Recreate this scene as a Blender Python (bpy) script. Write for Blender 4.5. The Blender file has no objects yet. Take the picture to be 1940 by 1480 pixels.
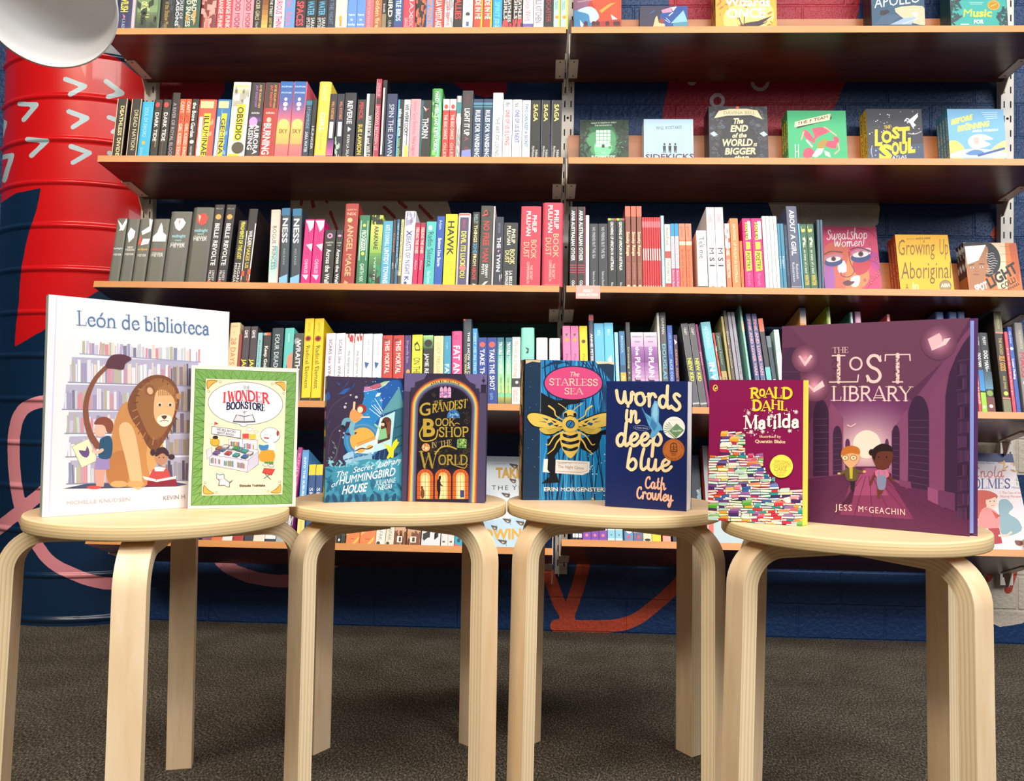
import bpy, math, random
import numpy as np
from mathutils import Matrix, Vector
C = bpy.context.scene.collection
W, H = 1940, 1480
F = 1496.35
YAW, PITCH, ROLL, CAMZ = -0.0407018, 0.0243423, 0.0166953, 0.600377
# ---------------------------------------------------------------- camera
cy, sy, cp, sp, cr, sr = math.cos(YAW), math.sin(YAW), math.cos(PITCH), math.sin(PITCH), math.cos(ROLL), math.sin(ROLL)
FW = np.array([sy*cp, cy*cp, sp]); _r = np.array([cy, -sy, 0.0]); _u = np.cross(_r, FW)
RT = cr*_r + sr*_u; UP = -sr*_r + cr*_u
CAM = np.array([0, 0, CAMZ])
cd = bpy.data.cameras.new('camera'); cam = bpy.data.objects.new('camera', cd); C.objects.link(cam)
cd.sensor_fit = 'HORIZONTAL'; cd.sensor_width = 36; cd.lens = F/W*36; cd.clip_start = .01
cam.matrix_world = Matrix(((RT[0], UP[0], -FW[0], 0), (RT[1], UP[1], -FW[1], 0), (RT[2], UP[2], -FW[2], CAMZ), (0, 0, 0, 1)))
bpy.context.scene.camera = cam
# ---------------------------------------------------------------- world, lights, exposure
sc = bpy.context.scene
sc.view_settings.view_transform = 'Standard'; sc.view_settings.look = 'None'
sc.view_settings.gamma = 1; sc.view_settings.exposure = -0.28; sc.view_settings.use_curve_mapping = False
wd = bpy.data.worlds.new('room_light'); sc.world = wd; wd.use_nodes = True
bg = wd.node_tree.nodes['Background']; bg.inputs[0].default_value = (.93, .95, 1, 1); bg.inputs[1].default_value = .03

def area(name, loc, target, sx, sy_, power, col):
    l = bpy.data.lights.new(name, 'AREA'); l.shape = 'RECTANGLE'; l.size = sx; l.size_y = sy_; l.energy = power; l.color = col
    o = bpy.data.objects.new(name, l); C.objects.link(o); o.location = loc
    o.rotation_euler = (Vector(target)-Vector(loc)).to_track_quat('-Z', 'Y').to_euler()
    return o
area('shopfront_window', (2.5, -.9, 2.45), (.1, 1.4, .5), 2.2, 1.2, 100, (.95, .975, 1))
area('warm_fill_panel', (-2.1, -.7, 2.9), (-.3, 1.3, .4), 1.3, .5, 60, (1, .86, .66))  # unseen warm fill, added to brighten the left-facing stool faces
area('ceiling_strip_light', (.25, .1, 2.95), (.15, .8, 0), 3.4, .4, 78, (1, .95, .87))
area('ceiling_strip_light', (.35, -1.35, 2.95), (.2, .2, 0), 3.4, .4, 95, (1, .95, .87))

# ---------------------------------------------------------------- pixel -> point helpers (measuring the photograph once, at build time)
def ray(x, y):
    d = FW*F + RT*(x-W/2) - UP*(y-H/2)
    return d/np.linalg.norm(d)
def px_of(P):
    d = np.asarray(P, float)-CAM; z = d@FW
    return np.stack([W/2+F*(d@RT)/z, H/2-F*(d@UP)/z], -1)
def on_plane(x, y, p0, n):
    d = ray(x, y); return CAM + d*(np.dot(np.asarray(p0)-CAM, n)/np.dot(d, n))

# ---------------------------------------------------------------- materials
MATS = {}
def lin(h):
    h = h.lstrip('#')
    if len(h) == 3: h = ''.join(c*2 for c in h)
    f = lambda v: v/12.92 if v <= .04045 else ((v+.055)/1.055)**2.4
    return tuple(f(int(h[i:i+2], 16)/255) for i in (0, 2, 4))+(1,)
def mat(h, rough=.42, spec=.4):
    k = (h, rough, spec)
    if k not in MATS:
        m = bpy.data.materials.new('print_'+h.lstrip('#')); m.use_nodes = True
        b = m.node_tree.nodes['Principled BSDF']; b.inputs['Base Color'].default_value = lin(h)
        b.inputs['Roughness'].default_value = rough; b.inputs['Specular IOR Level'].default_value = spec
        MATS[k] = m
    return MATS[k]
def nodes_mat(name):
    m = bpy.data.materials.new(name); m.use_nodes = True
    nt = m.node_tree; b = nt.nodes['Principled BSDF']
    def N(t, **kw):
        n = nt.nodes.new(t)
        for k, v in kw.items(): setattr(n, k, v)
        return n
    return m, nt, b, N
def ramp(N, stops):
    r = N('ShaderNodeValToRGB'); e = r.color_ramp.elements
    while len(e) < len(stops): e.new(.5)
    for el, (p, c) in zip(e, stops): el.position = p; el.color = lin(c)
    return r
def wood(name, c1, c2, scale, rough, axis='X', coat=0.0, spec=.5):
    m, nt, b, N = nodes_mat(name); L = nt.links.new
    tc = N('ShaderNodeTexCoord'); mp = N('ShaderNodeMapping'); s = [scale*9]*3; s['XYZ'.index(axis)] = scale
    mp.inputs['Scale'].default_value = s
    nz = N('ShaderNodeTexNoise'); nz.inputs['Scale'].default_value = 2.2; nz.inputs['Detail'].default_value = 6; nz.inputs['Distortion'].default_value = .6
    r = ramp(N, [(.3, c1), (.7, c2)])
    L(tc.outputs['Object'], mp.inputs[0]); L(mp.outputs[0], nz.inputs['Vector']); L(nz.outputs[0], r.inputs[0]); L(r.outputs[0], b.inputs['Base Color'])
    b.inputs['Roughness'].default_value = rough; b.inputs['Coat Weight'].default_value = coat; b.inputs['Coat Roughness'].default_value = .15
    b.inputs['Specular IOR Level'].default_value = spec
    return m
def ply(name, stops, rep):
    m, nt, b, N = nodes_mat(name); L = nt.links.new
    at = N('ShaderNodeAttribute', attribute_name='ply'); tc = N('ShaderNodeTexCoord'); nz = N('ShaderNodeTexNoise')
    nz.inputs['Scale'].default_value = 14; nz.inputs['Detail'].default_value = 3
    ad = N('ShaderNodeMath', operation='MULTIPLY_ADD'); ad.inputs[1].default_value = .10
    mu = N('ShaderNodeMath', operation='MULTIPLY'); mu.inputs[1].default_value = rep
    fr = N('ShaderNodeMath', operation='FRACT'); r = ramp(N, stops)
    L(tc.outputs['Object'], nz.inputs['Vector']); L(nz.outputs[0], ad.inputs[0]); L(at.outputs['Fac'], ad.inputs[2]); L(ad.outputs[0], mu.inputs[0])
    L(mu.outputs[0], fr.inputs[0]); L(fr.outputs[0], r.inputs[0]); L(r.outputs[0], b.inputs['Base Color']); b.inputs['Roughness'].default_value = .5
    return m
M_BIRCH = wood('birch_veneer', '#e2c094', '#f0d8b6', 2.2, .42, 'Z')
M_SEAT = wood('birch_seat_veneer', '#dab58a', '#e6c8a0', 2.0, .4, 'X')
M_PLY = ply('plywood_edge', [(0, '#efdab8'), (.5, '#e8cea4'), (.64, '#d6b684'), (.76, '#e8d0a8'), (1, '#efdab8')], 4.0)
M_RIM = ply('plywood_seat_rim', [(0, '#e6cd9e'), (.5, '#dcc090'), (.64, '#c6a26c'), (.76, '#e0c698'), (1, '#e6cd9e')], 5.0)
M_SHELF = wood('shaded_mahogany_board', '#42200e', '#6c3618', 1.6, .32, 'X', .2)  # mahogany laminate, toned darker to carry the shade under the shelves
M_REST = wood('back_rest_wood', '#a05a28', '#b86c34', 1.6, .35, 'X', .1)
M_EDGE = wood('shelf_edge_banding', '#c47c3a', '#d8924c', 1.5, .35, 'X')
M_PAGE, _nt, _b, _N = nodes_mat('page_edges')
_tc = _N('ShaderNodeTexCoord'); _wv = _N('ShaderNodeTexWave', bands_direction='Y'); _wv.inputs['Scale'].default_value = 260
_rp = ramp(_N, [(0, '#e9e3d4'), (1, '#f4efe4')])
_nt.links.new(_tc.outputs['Object'], _wv.inputs[0]); _nt.links.new(_wv.outputs[0], _rp.inputs[0]); _nt.links.new(_rp.outputs[0], _b.inputs['Base Color']); _b.inputs['Roughness'].default_value = .8

# ---------------------------------------------------------------- mesh builder
class MB:
    def __init__(s): s.v = []; s.f = []; s.m = []; s.mats = []; s.ply = None
    def mi(s, m):
        if m not in s.mats: s.mats.append(m)
        return s.mats.index(m)
    def add(s, vs, fs, m):
        o = len(s.v); s.v.extend(vs); k = s.mi(m)
        for f in fs: s.f.append([i+o for i in f]); s.m.append(k)
    def box(s, x0, x1, y0, y1, z0, z1, m, top=None, front=None):
        vs = [(x, y, z) for x in (x0, x1) for y in (y0, y1) for z in (z0, z1)]
        fs = [(0, 1, 3, 2), (4, 6, 7, 5), (2, 3, 7, 6), (0, 2, 6, 4)]
        s.add(vs, fs, m); s.add(vs, [(1, 5, 7, 3)], top or m); s.add(vs, [(0, 4, 5, 1)], front or m)
    def build(s, name, parent=None, mw=None, smooth=False):
        me = bpy.data.meshes.new(name); me.from_pydata([tuple(map(float, p)) for p in s.v], [], s.f)
        for m in s.mats: me.materials.append(m)
        me.polygons.foreach_set('material_index', s.m)
        if smooth: me.polygons.foreach_set('use_smooth', [True]*len(s.f))
        if s.ply is not None:
            a = me.attributes.new('ply', 'FLOAT', 'POINT'); a.data.foreach_set('value', s.ply)
        me.update()
        o = bpy.data.objects.new(name, me); C.objects.link(o)
        if parent: o.parent = parent
        if mw is not None: o.matrix_local = mw
        return o
def empty(name, loc=(0, 0, 0)):
    o = bpy.data.objects.new(name, None); C.objects.link(o); o.location = loc; o.empty_display_size = .05; return o
LABELS = {}
def tag(o, label, cat, group=None):
    o['label'] = label; o['category'] = cat
    if group: o['group'] = group
    n = len(label.replace(',', ' ').split())
    if n > 16 or n < 4: print('LABEL LENGTH', n, label)
    if label in LABELS: print('LABEL TWICE', label)
    LABELS[label] = o; return o

# ---------------------------------------------------------------- lettering: glyph outlines of the built-in font, laid out by hand
GL = {}
def glyph(ch, bold, res):
    if ch == 'M': bold = 0.0
    k = (ch, bold, res)
    if k not in GL:
        def mesh(s):
            cu = bpy.data.curves.new('g', 'FONT'); cu.body = s; cu.size = 1; cu.resolution_u = res; cu.offset = bold
            ob = bpy.data.objects.new('g', cu); me = bpy.data.meshes.new_from_object(ob)
            v = np.array([p.co[:2] for p in me.vertices]) if len(me.vertices) else np.zeros((0, 2))
            f = [list(p.vertices) for p in me.polygons]
            bpy.data.meshes.remove(me); bpy.data.objects.remove(ob); bpy.data.curves.remove(cu)
            return v, f
        v, f = mesh(ch)
        a, _ = mesh('I'+ch+'I'); b, _ = mesh('II')
        adv = (a[:, 0].max()-a[:, 0].min())-(b[:, 0].max()-b[:, 0].min())
        cap = .72
        GL[k] = (v/cap, f, adv/cap)
    return GL[k]
def layout(text, bold=0.0, res=2, track=0.0):
    x = 0; out = []
    for ch in text:
        if ch == ' ': x += .42; continue
        v, f, a = glyph(ch, bold, res)
        if len(v): out.append((v+np.array([x, 0]), f))
        x += a+track
    return out, max(x-track, .01)

def smooth_pts(pts, closed=True, k=6):
    P = [np.array(p, float) for p in pts]; n = len(P); out = []
    for i in range(n if closed else n-1):
        p0, p1, p2, p3 = (P[(i-1) % n], P[i], P[(i+1) % n], P[(i+2) % n]) if closed else (P[max(i-1, 0)], P[i], P[i+1], P[min(i+2, n-1)])
        for j in range(k):
            t = j/k
            out.append(.5*((2*p1)+(-p0+p2)*t+(2*p0-5*p1+4*p2-p3)*t*t+(-p0+3*p1-3*p2+p3)*t**3))
    if not closed: out.append(P[-1])
    return [tuple(q) for q in out]

class Art:
    """Flat printed artwork on one face; fn maps art coordinates to local mesh coordinates, lift stacks the inks a few microns apart."""
    def __init__(s, mb, fn, step=1.0e-5, base=5e-5): s.mb, s.fn, s.k, s.step, s.base = mb, fn, 0, step, base
    def lift(s): s.k += 1; return s.base+s.k*s.step
    def poly(s, col, pts, sm=0):
        if sm: pts = smooth_pts(pts, True, sm)
        e = s.lift(); s.mb.add([s.fn(x, y, e) for x, y in pts], [list(range(len(pts)))], col if not isinstance(col, str) else mat(col)); return s
    def rect(s, col, x0, y0, x1, y1): return s.poly(col, [(x0, y0), (x1, y0), (x1, y1), (x0, y1)])
    def ell(s, col, x, y, rx, ry=None, rot=0, n=22):
        ry = ry or rx; c, q = math.cos(rot), math.sin(rot)
        return s.poly(col, [(x+rx*math.cos(a)*c-ry*math.sin(a)*q, y+rx*math.cos(a)*q+ry*math.sin(a)*c) for a in [2*math.pi*i/n for i in range(n)]])
    def line(s, col, pts, w, sm=0, w1=None, cap=True):
        if sm: pts = smooth_pts(pts, False, sm)
        P = np.array(pts, float); n = len(P); e = s.lift(); w1 = w if w1 is None else w1
        T = np.gradient(P, axis=0) if n > 2 else np.array([P[1]-P[0]]*2)
        T /= np.maximum(np.linalg.norm(T, axis=1, keepdims=True), 1e-9); Nn = np.stack([-T[:, 1], T[:, 0]], 1)
        ww = np.linspace(w, w1, n)[:, None]/2
        A, B = P+Nn*ww, P-Nn*ww
        vs = [s.fn(x, y, e) for x, y in np.vstack([A, B])]; q3 = s.step*.33
        m = mat(col) if isinstance(col, str) else col
        s.mb.add(vs, [(i, i+1, n+i+1, n+i) for i in range(n-1)], m)
        if cap and w > 0:
            for q, r, de in ((P[0], w/2, q3), (P[-1], w1/2, 2*q3)):
                s.mb.add([s.fn(q[0]+r*math.cos(a), q[1]+r*math.sin(a), e+de) for a in [2*math.pi*i/12 for i in range(12)]], [list(range(12))], m)
        return s
    def text(s, col, txt, p0, p1, up, bold=0.0, res=2, track=0.0):
        L, w = layout(txt, bold, res, track); e = s.lift(); p0 = np.array(p0, float); ax = (np.array(p1, float)-p0)/w; up = np.array(up, float)
        m = mat(col) if isinstance(col, str) else col
        for v, f in L:
            q = p0+v[:, :1]*ax+v[:, 1:]*up
            s.mb.add([s.fn(x, y, e) for x, y in q], f, m)
        return s
    def strokes(s, col, font, txt, p0, p1, up, wt=1.0, serif=True, jit=0):
        """hand-drawn letters from a table of strokes"""
        x = 0; items = []
        for i, ch in enumerate(txt):
            if ch == ' ': x += .45; continue
            a, st = font[ch]; items.append((x, st, i)); x += a
        p0 = np.array(p0, float); ax = (np.array(p1, float)-p0)/x; up = np.array(up, float); e0 = s.lift(); rnd = random.Random(len(txt))
        m = mat(col) if isinstance(col, str) else col; su = np.linalg.norm(up)
        for ox, st, i in items:
            dy = (rnd.random()-.5)*jit
            for kind, w, pts in st:
                if kind == '_' and not serif: continue
                q = pts
                if kind == 'c': q = smooth_pts(pts, False, 5)
                P = [p0+(a+ox)*ax+(b+dy)*up for a, b in q]
                s.line(m, P, w*wt*su, 0, cap=kind != '_')
        return s
# ---------------------------------------------------------------- stroke letter tables
def table(src, T, t):
    D = {}
    for ln in src.strip().splitlines():
        ch, adv, rest = ln.strip().split(' ', 2); st = []
        for tok in rest.split(';'):
            a = tok.split(); k = a[0]; pts = [tuple(map(float, q.split(','))) for q in a[1:]]
            if k == '_': x, y = pts[0]; st.append(('_', t, [(x-.15, y), (x+.15, y)]))
            else: st.append(('c' if k in 'Cc' else 'l', T if k in 'CT' else t, pts))
        D[ch] = (float(adv), st)
    return D
SERIF = table('''
A .86 t .06,0 .40,1;T .44,1 .78,0;t .2,.36 .64,.36;_ .08,0;_ .78,0
B .74 T .16,0 .16,1;C .16,1 .48,.97 .58,.77 .46,.54 .16,.53;C .16,.53 .52,.52 .66,.28 .5,.02 .16,0;_ .1,1;_ .1,0
C .78 C .68,.8 .52,.97 .28,.93 .11,.66 .11,.34 .28,.06 .52,.02 .7,.2;t .7,.74 .7,.98
D .86 T .16,0 .16,1;C .16,1 .5,.97 .74,.72 .74,.3 .5,.03 .16,0;_ .1,1;_ .1,0
E .68 T .16,0 .16,1;t .16,1 .58,1;t .16,.52 .46,.52;t .16,0 .6,0;t .58,1 .58,.78;t .6,0 .6,.24;t .46,.62 .46,.42;_ .1,1;_ .1,0
G .84 C .68,.8 .52,.97 .28,.93 .11,.66 .11,.34 .28,.06 .52,.02 .68,.12;T .68,.4 .68,.04;_ .66,.42
H .9 T .16,0 .16,1;T .74,0 .74,1;t .16,.52 .74,.52;_ .16,1;_ .16,0;_ .74,1;_ .74,0
I .36 T .18,0 .18,1;_ .18,1;_ .18,0
K .82 T .16,0 .16,1;t .2,.42 .66,1;T .34,.58 .7,0;_ .16,1;_ .16,0;_ .66,1;_ .7,0
L .64 T .16,0 .16,1;_ .16,1;_ .1,0;t .16,0 .58,0;t .58,0 .6,.26
M 1.02 t .14,0 .16,1;T .18,1 .51,.08;t .51,.08 .84,1;T .86,1 .88,0;_ .12,1;_ .14,0;_ .9,1;_ .88,0
N .92 t .14,0 .14,1;T .16,1 .76,0;t .76,0 .76,1;_ .12,1;_ .14,0;_ .76,1
O .88 C .44,.98 .2,.9 .1,.5 .2,.1 .44,.02 .68,.1 .78,.5 .68,.9 .44,.98
P .74 T .16,0 .16,1;C .16,1 .52,.97 .62,.74 .5,.5 .16,.48;_ .1,1;_ .16,0
R .8 T .16,0 .16,1;C .16,1 .5,.97 .6,.76 .48,.54 .16,.52;T .36,.52 .7,0;_ .1,1;_ .16,0;_ .72,0
S .64 C .54,.8 .42,.97 .22,.97 .1,.78 .2,.58 .44,.44 .54,.22 .42,.03 .2,.03 .08,.22;t .55,.76 .55,.98;t .08,.24 .08,.02
T .76 T .38,0 .38,1;t .05,1 .71,1;t .05,1 .04,.78;t .71,1 .72,.78;_ .38,0
U .86 T .16,1 .16,.3;c .16,.3 .24,.05 .44,.0 .64,.08 .72,.3;t .72,.3 .72,1;_ .16,1;_ .72,1
W 1.12 T .08,1 .32,0;t .32,0 .54,.9;T .54,.9 .78,0;t .78,0 1.02,1;_ .08,1;_ 1.02,1
Y .82 T .08,1 .41,.46;t .74,1 .41,.46;T .41,.46 .41,0;_ .08,1;_ .74,1;_ .41,0
e .58 t .1,.34 .49,.38;C .49,.38 .44,.56 .28,.62 .12,.5 .09,.28 .2,.03 .38,.02 .52,.14
o .64 C .32,.62 .14,.54 .08,.31 .14,.07 .32,0 .5,.07 .56,.31 .5,.54 .32,.62
* .64 C .32,.62 .14,.54 .08,.31 .14,.07 .32,0 .5,.07 .56,.31 .5,.54 .32,.62;T .3,.76 .42,.96
n .68 T .15,0 .15,.6;C .15,.45 .3,.62 .46,.57 .52,.4 .52,0;_ .15,0;_ .52,0
d .66 C .5,.5 .32,.62 .14,.54 .08,.31 .14,.07 .32,0 .5,.12;T .51,0 .51,1;_ .44,1
b .66 T .15,0 .15,1;C .15,.5 .34,.62 .52,.54 .58,.31 .52,.07 .34,0 .15,.1;_ .1,1
i .34 T .17,0 .17,.6;T .17,.84 .17,.88;_ .17,0
l .34 T .17,0 .17,1;_ .17,0;_ .12,1
t .44 T .18,.8 .18,.12;c .18,.12 .26,.0 .38,.1;t .05,.6 .36,.6
c .54 C .46,.5 .3,.62 .14,.54 .08,.31 .14,.07 .32,0 .48,.12
a .6 C .12,.48 .26,.62 .42,.54 .44,.3 .44,.04;C .44,.36 .2,.34 .1,.18 .18,.01 .32,.03 .44,.18;t .44,.04 .54,.02
''', .145, .05)
BRUSH = table('''
w .92 C .04,.62 .08,.2 .22,.03 .36,.16 .46,.6;C .46,.6 .48,.15 .6,.03 .76,.2 .82,.6 .92,.52
o .66 C .36,.6 .16,.52 .08,.26 .18,.04 .38,.04 .54,.26 .46,.56 .36,.6;c .48,.5 .6,.44 .7,.48
r .56 C .1,.6 .12,.3 .1,.0;C .12,.36 .24,.6 .38,.62 .46,.5
d .7 C .46,.5 .3,.6 .12,.46 .08,.2 .2,.02 .38,.1 .5,.42;C .56,1.12 .5,.6 .48,.2 .56,.02 .7,.14
s .54 C .46,.7 .3,.78 .17,.66 .24,.48 .42,.3 .42,.1 .24,-.03 .06,.08
i .34 C .14,.6 .12,.2 .2,.02 .34,.12;C .2,.82 .21,.88
n .72 C .1,.6 .12,.3 .1,.0;C .12,.34 .28,.6 .42,.56 .44,.2 .52,.02 .7,.16
e .56 C .12,.26 .34,.34 .44,.5 .3,.62 .12,.46 .08,.2 .2,.02 .4,.06 .56,.24
p .7 C .14,.6 .14,.1 .08,-.5;C .14,.3 .28,.58 .48,.54 .56,.28 .42,.04 .2,.1
b .66 C .22,1.1 .14,.6 .1,.1;C .12,.1 .3,-.02 .5,.12 .52,.4 .36,.56 .16,.36
l .42 C .24,1.1 .14,.6 .14,.16 .26,.02 .42,.16
u .72 C .1,.58 .08,.16 .22,.02 .38,.14 .46,.56;C .46,.56 .46,.14 .56,.02 .72,.16
C .7 C .56,.86 .5,1.05 .26,.96 .1,.6 .12,.2 .32,.0 .54,.08 .68,.24
a .68 C .46,.5 .28,.6 .1,.44 .08,.16 .22,.02 .38,.14 .46,.52;C .46,.5 .46,.14 .54,.02 .68,.16
t .48 C .22,.98 .16,.4 .18,.1 .3,.02 .44,.14;c .04,.62 .4,.68
h .7 C .2,1.1 .12,.5 .1,.0;C .12,.34 .28,.58 .42,.52 .44,.2 .5,.02 .66,.14
y .7 C .1,.58 .1,.2 .24,.06 .38,.2 .46,.56;C .46,.56 .46,-.1 .3,-.5 .14,-.36 .3,-.1 .7,.14
''', .158, .07)

# ---------------------------------------------------------------- one book: cover boards with printed art + page block
def make_book(w, h, t, mw, front, spine=None, back=None, hard=False, bulge=0.0, page=None, name='book'):
    """local axes: x from spine to fore edge, y thickness (front cover at y=0), z up. Returns (cover object, builder hooks done by art callbacks)."""
    mb = MB(); ct = .0026 if hard else .0007; spine = spine or front; back = back or front
    ct = min(ct, t*.25)
    mb.box(0, w, 0, ct, 0, h, mat(back), front=mat(front))
    mb.box(0, w, t-ct, t, 0, h, mat(back))
    ss = [0, .03, .09, .18, .82, .91, .97, 1] if bulge else [0, 1]; n = len(ss)-1; ms = mat(spine)
    ys = [t*i for i in ss]; bx = [-bulge*(1-abs(2*i-1)**5) for i in ss]
    vs = [(b, y, z) for z in (0, h) for b, y in zip(bx, ys)] + [(b+ct, y, z) for z in (0, h) for b, y in zip(bx, ys)]
    k = n+1; fs = []
    for i in range(n): fs += [(i, i+1, k+i+1, k+i), (2*k+i+1, 2*k+i, 3*k+i, 3*k+i+1), (k+i, k+i+1, 3*k+i+1, 3*k+i), (i+1, i, 2*k+i, 2*k+i+1)]
    mb.add(vs, fs, ms)
    return mb, ct
def finish_book(mb, ct, w, h, t, mw, hard=False, page=None):
    o = empty('book'); o.matrix_world = mw; mb.build('cover', o)
    ti = .003 if hard else .0004; fi = .004 if hard else .0006
    pb = MB(); pb.box(ct, w-fi, ct*1.02, t-ct*1.02, ti, h-ti, mat(page, .8) if page else M_PAGE)
    pb.build('page_block', o)
    return o
def spine_fn(h, t, bulge):
    def fn(s, v, e):
        g = .07 if bulge > .001 else 0.0; s = min(max(s, g), 1.0-g); v = min(max(v, 0.0), 1.0)
        return (-bulge-e, t*(1-s), h*(1-v))
    return fn
def spine_art(mb, h, t, bulge, code):
    a = Art(mb, spine_fn(h, t, bulge)); r = t/h
    for el in code.split(';'):
        el = el.strip()
        if not el: continue
        txt = None
        if '=' in el: el, txt = el.split('=', 1)
        q = el.split(); k = q[0]; c = '#'+q[1]; f = []
        if k not in 'pg': f = [float(x) for x in q[2:]]
        if k in 'tbi':
            t0, t1, sz = f[:3]; cx = f[3] if len(f) > 3 else .5
            a.text(c, txt, (cx-sz/2, t0), (cx-sz/2, t1), (sz, -.25*sz*r if k == 'i' else 0), .022 if k == 'b' else 0.0, 2)
        elif k == 'h':
            v, cx, wd, sz = f; a.text(c, txt, (cx-wd/2, v), (cx+wd/2, v), (0, -sz*r), .015, 2)
        elif k == 'r': t0, t1, s0, s1 = f if len(f) == 4 else f+[0, 1]; a.rect(c, s0, t0, s1, t1)
        elif k == 'o': v, s, rw, rh = f; a.ell(c, s, v, rw, rh*r, 0, 14)
        elif k == 'g':
            A, B = np.array(lin(q[1])[:3]), np.array(lin(q[2])[:3]); t0, t1 = float(q[3]), float(q[4]); n = 7
            ha, hb = [[int(z[i:i+2], 16) for i in (0, 2, 4)] for z in (q[1], q[2])]
            for i in range(n):
                col = ''.join('%02x' % round(x+(y-x)*i/(n-1)) for x, y in zip(ha, hb))
                a.rect('#'+col, 0, t0+(t1-t0)*i/n, 1, t0+(t1-t0)*(i+1)/n)
        elif k == 'p': a.poly(c, [tuple(map(float, z.split(',')))[::-1] for z in q[2:]])
        elif k == 'w':   # scattered squiggles: n, t0, t1
            n, t0, t1 = int(f[0]), f[1], f[2]; rnd = random.Random(int(t0*97+n+h*1e4))
            for i in range(n):
                x, y = rnd.random(), t0+(t1-t0)*rnd.random()
                a.line(c, [(x+(rnd.random()-.5)*.5, y+(rnd.random()-.5)*.08), (x, y), (x+(rnd.random()-.5)*.5, y+(rnd.random()-.5)*.08)], .07, 3, cap=False)

# ---------------------------------------------------------------- shelves: tilted planes in front of the wall
YF, YW = 1.90525, 2.16525
XL, XM0, XM1, XR = -1.1175, 0.0396, 0.0525, 1.207
SHELF = {  # key: x0, x1, front height, tilt, ordinal words
 '1L': (XL, XM0, 1.5354, 5.6, 'top left shelf'), '1R': (XM1, XR, 1.5354, 5.3, 'top right shelf'),
 '2L': (XL, XM0-.003, 1.2153, 7.6, 'second left shelf'), '2R': (XM1-.002, XR, 1.2153, 7.3, 'second right shelf'),
 '3L': (XL, XM0-.007, .9023, 12.8, 'third left shelf'), '3R': (XM1-.003, XR, .9023, 13.1, 'third right shelf'),
 '4L': (XL, XM0-.01, .6144, 15.4, 'fourth left shelf'), '4R': (XM1-.004, XR, .6144, 15.6, 'fourth right shelf'),
 '5L': (XL, XM0-.013, .2700, 20.6, 'bottom left shelf'), '5R': (XM1-.005, XR, .2922, 20.8, 'bottom right shelf')}
SD, ST_ = .236, .0165
def frame(k):
    x0, x1, z, ti, _ = SHELF[k]; a = math.radians(ti)
    return np.array([0, YF, z]), np.array([1., 0, 0]), np.array([0, math.cos(a), -math.sin(a)]), np.array([0, math.sin(a), math.cos(a)])
def on_shelf(k, x, y, v):
    """photo pixel -> (u, n) on the plane at depth v behind the front edge of shelf k"""
    o, U, V, N_ = frame(k); P = on_plane(x, y, o+V*v, V)-o
    return P@U, P@N_
def shelf_mw(k, u, v, n, mode, lean=0.0, twist=0.0):
    """mode 's': spine outward; 'f': front cover outward"""
    o, U, V, N_ = frame(k); p = o+U*u+V*v+N_*n
    c, s = math.cos(lean), math.sin(lean)
    U2, N2 = U*c-N_*s, N_*c+U*s
    X, Y, Z = (V, -U2, N2) if mode == 's' else (U2, V, N2)
    if mode == 'f' and twist:
        # extra lean back about the base line
        c, s = math.cos(twist), math.sin(twist); Z, Y = N2*c+V*s, V*c-N2*s
    return Matrix(((X[0], Y[0], Z[0], p[0]), (X[1], Y[1], Z[1], p[1]), (X[2], Y[2], Z[2], p[2]), (0, 0, 0, 1)))

# ================================================================ SETTING
def sdf_seg(Q, a, b):
    a, b = np.array(a, float), np.array(b, float); ab = b-a; t = np.clip(((Q-a)@ab)/max(ab@ab, 1e-9), 0, 1)
    return np.linalg.norm(Q-(a+t[:, None]*ab), axis=1)
def sdf_line(Q, pts, w, sm=0):
    if sm: pts = smooth_pts(pts, False, sm)
    return w/2-np.min([sdf_seg(Q, pts[i], pts[i+1]) for i in range(len(pts)-1)], axis=0)
def sdf_poly(Q, pts, sm=0):
    if sm: pts = smooth_pts(pts, True, sm)
    n = len(pts); d = np.min([sdf_seg(Q, pts[i], pts[(i+1) % n]) for i in range(n)], axis=0); ins = np.zeros(len(Q), bool)
    for i in range(n):
        (x1, y1), (x2, y2) = pts[i], pts[(i+1) % n]
        if y1 == y2: continue
        c = ((y1 > Q[:, 1]) != (y2 > Q[:, 1])) & (Q[:, 0] < (x2-x1)*(Q[:, 1]-y1)/(y2-y1)+x1); ins ^= c
    return np.where(ins, d, -d)
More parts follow.
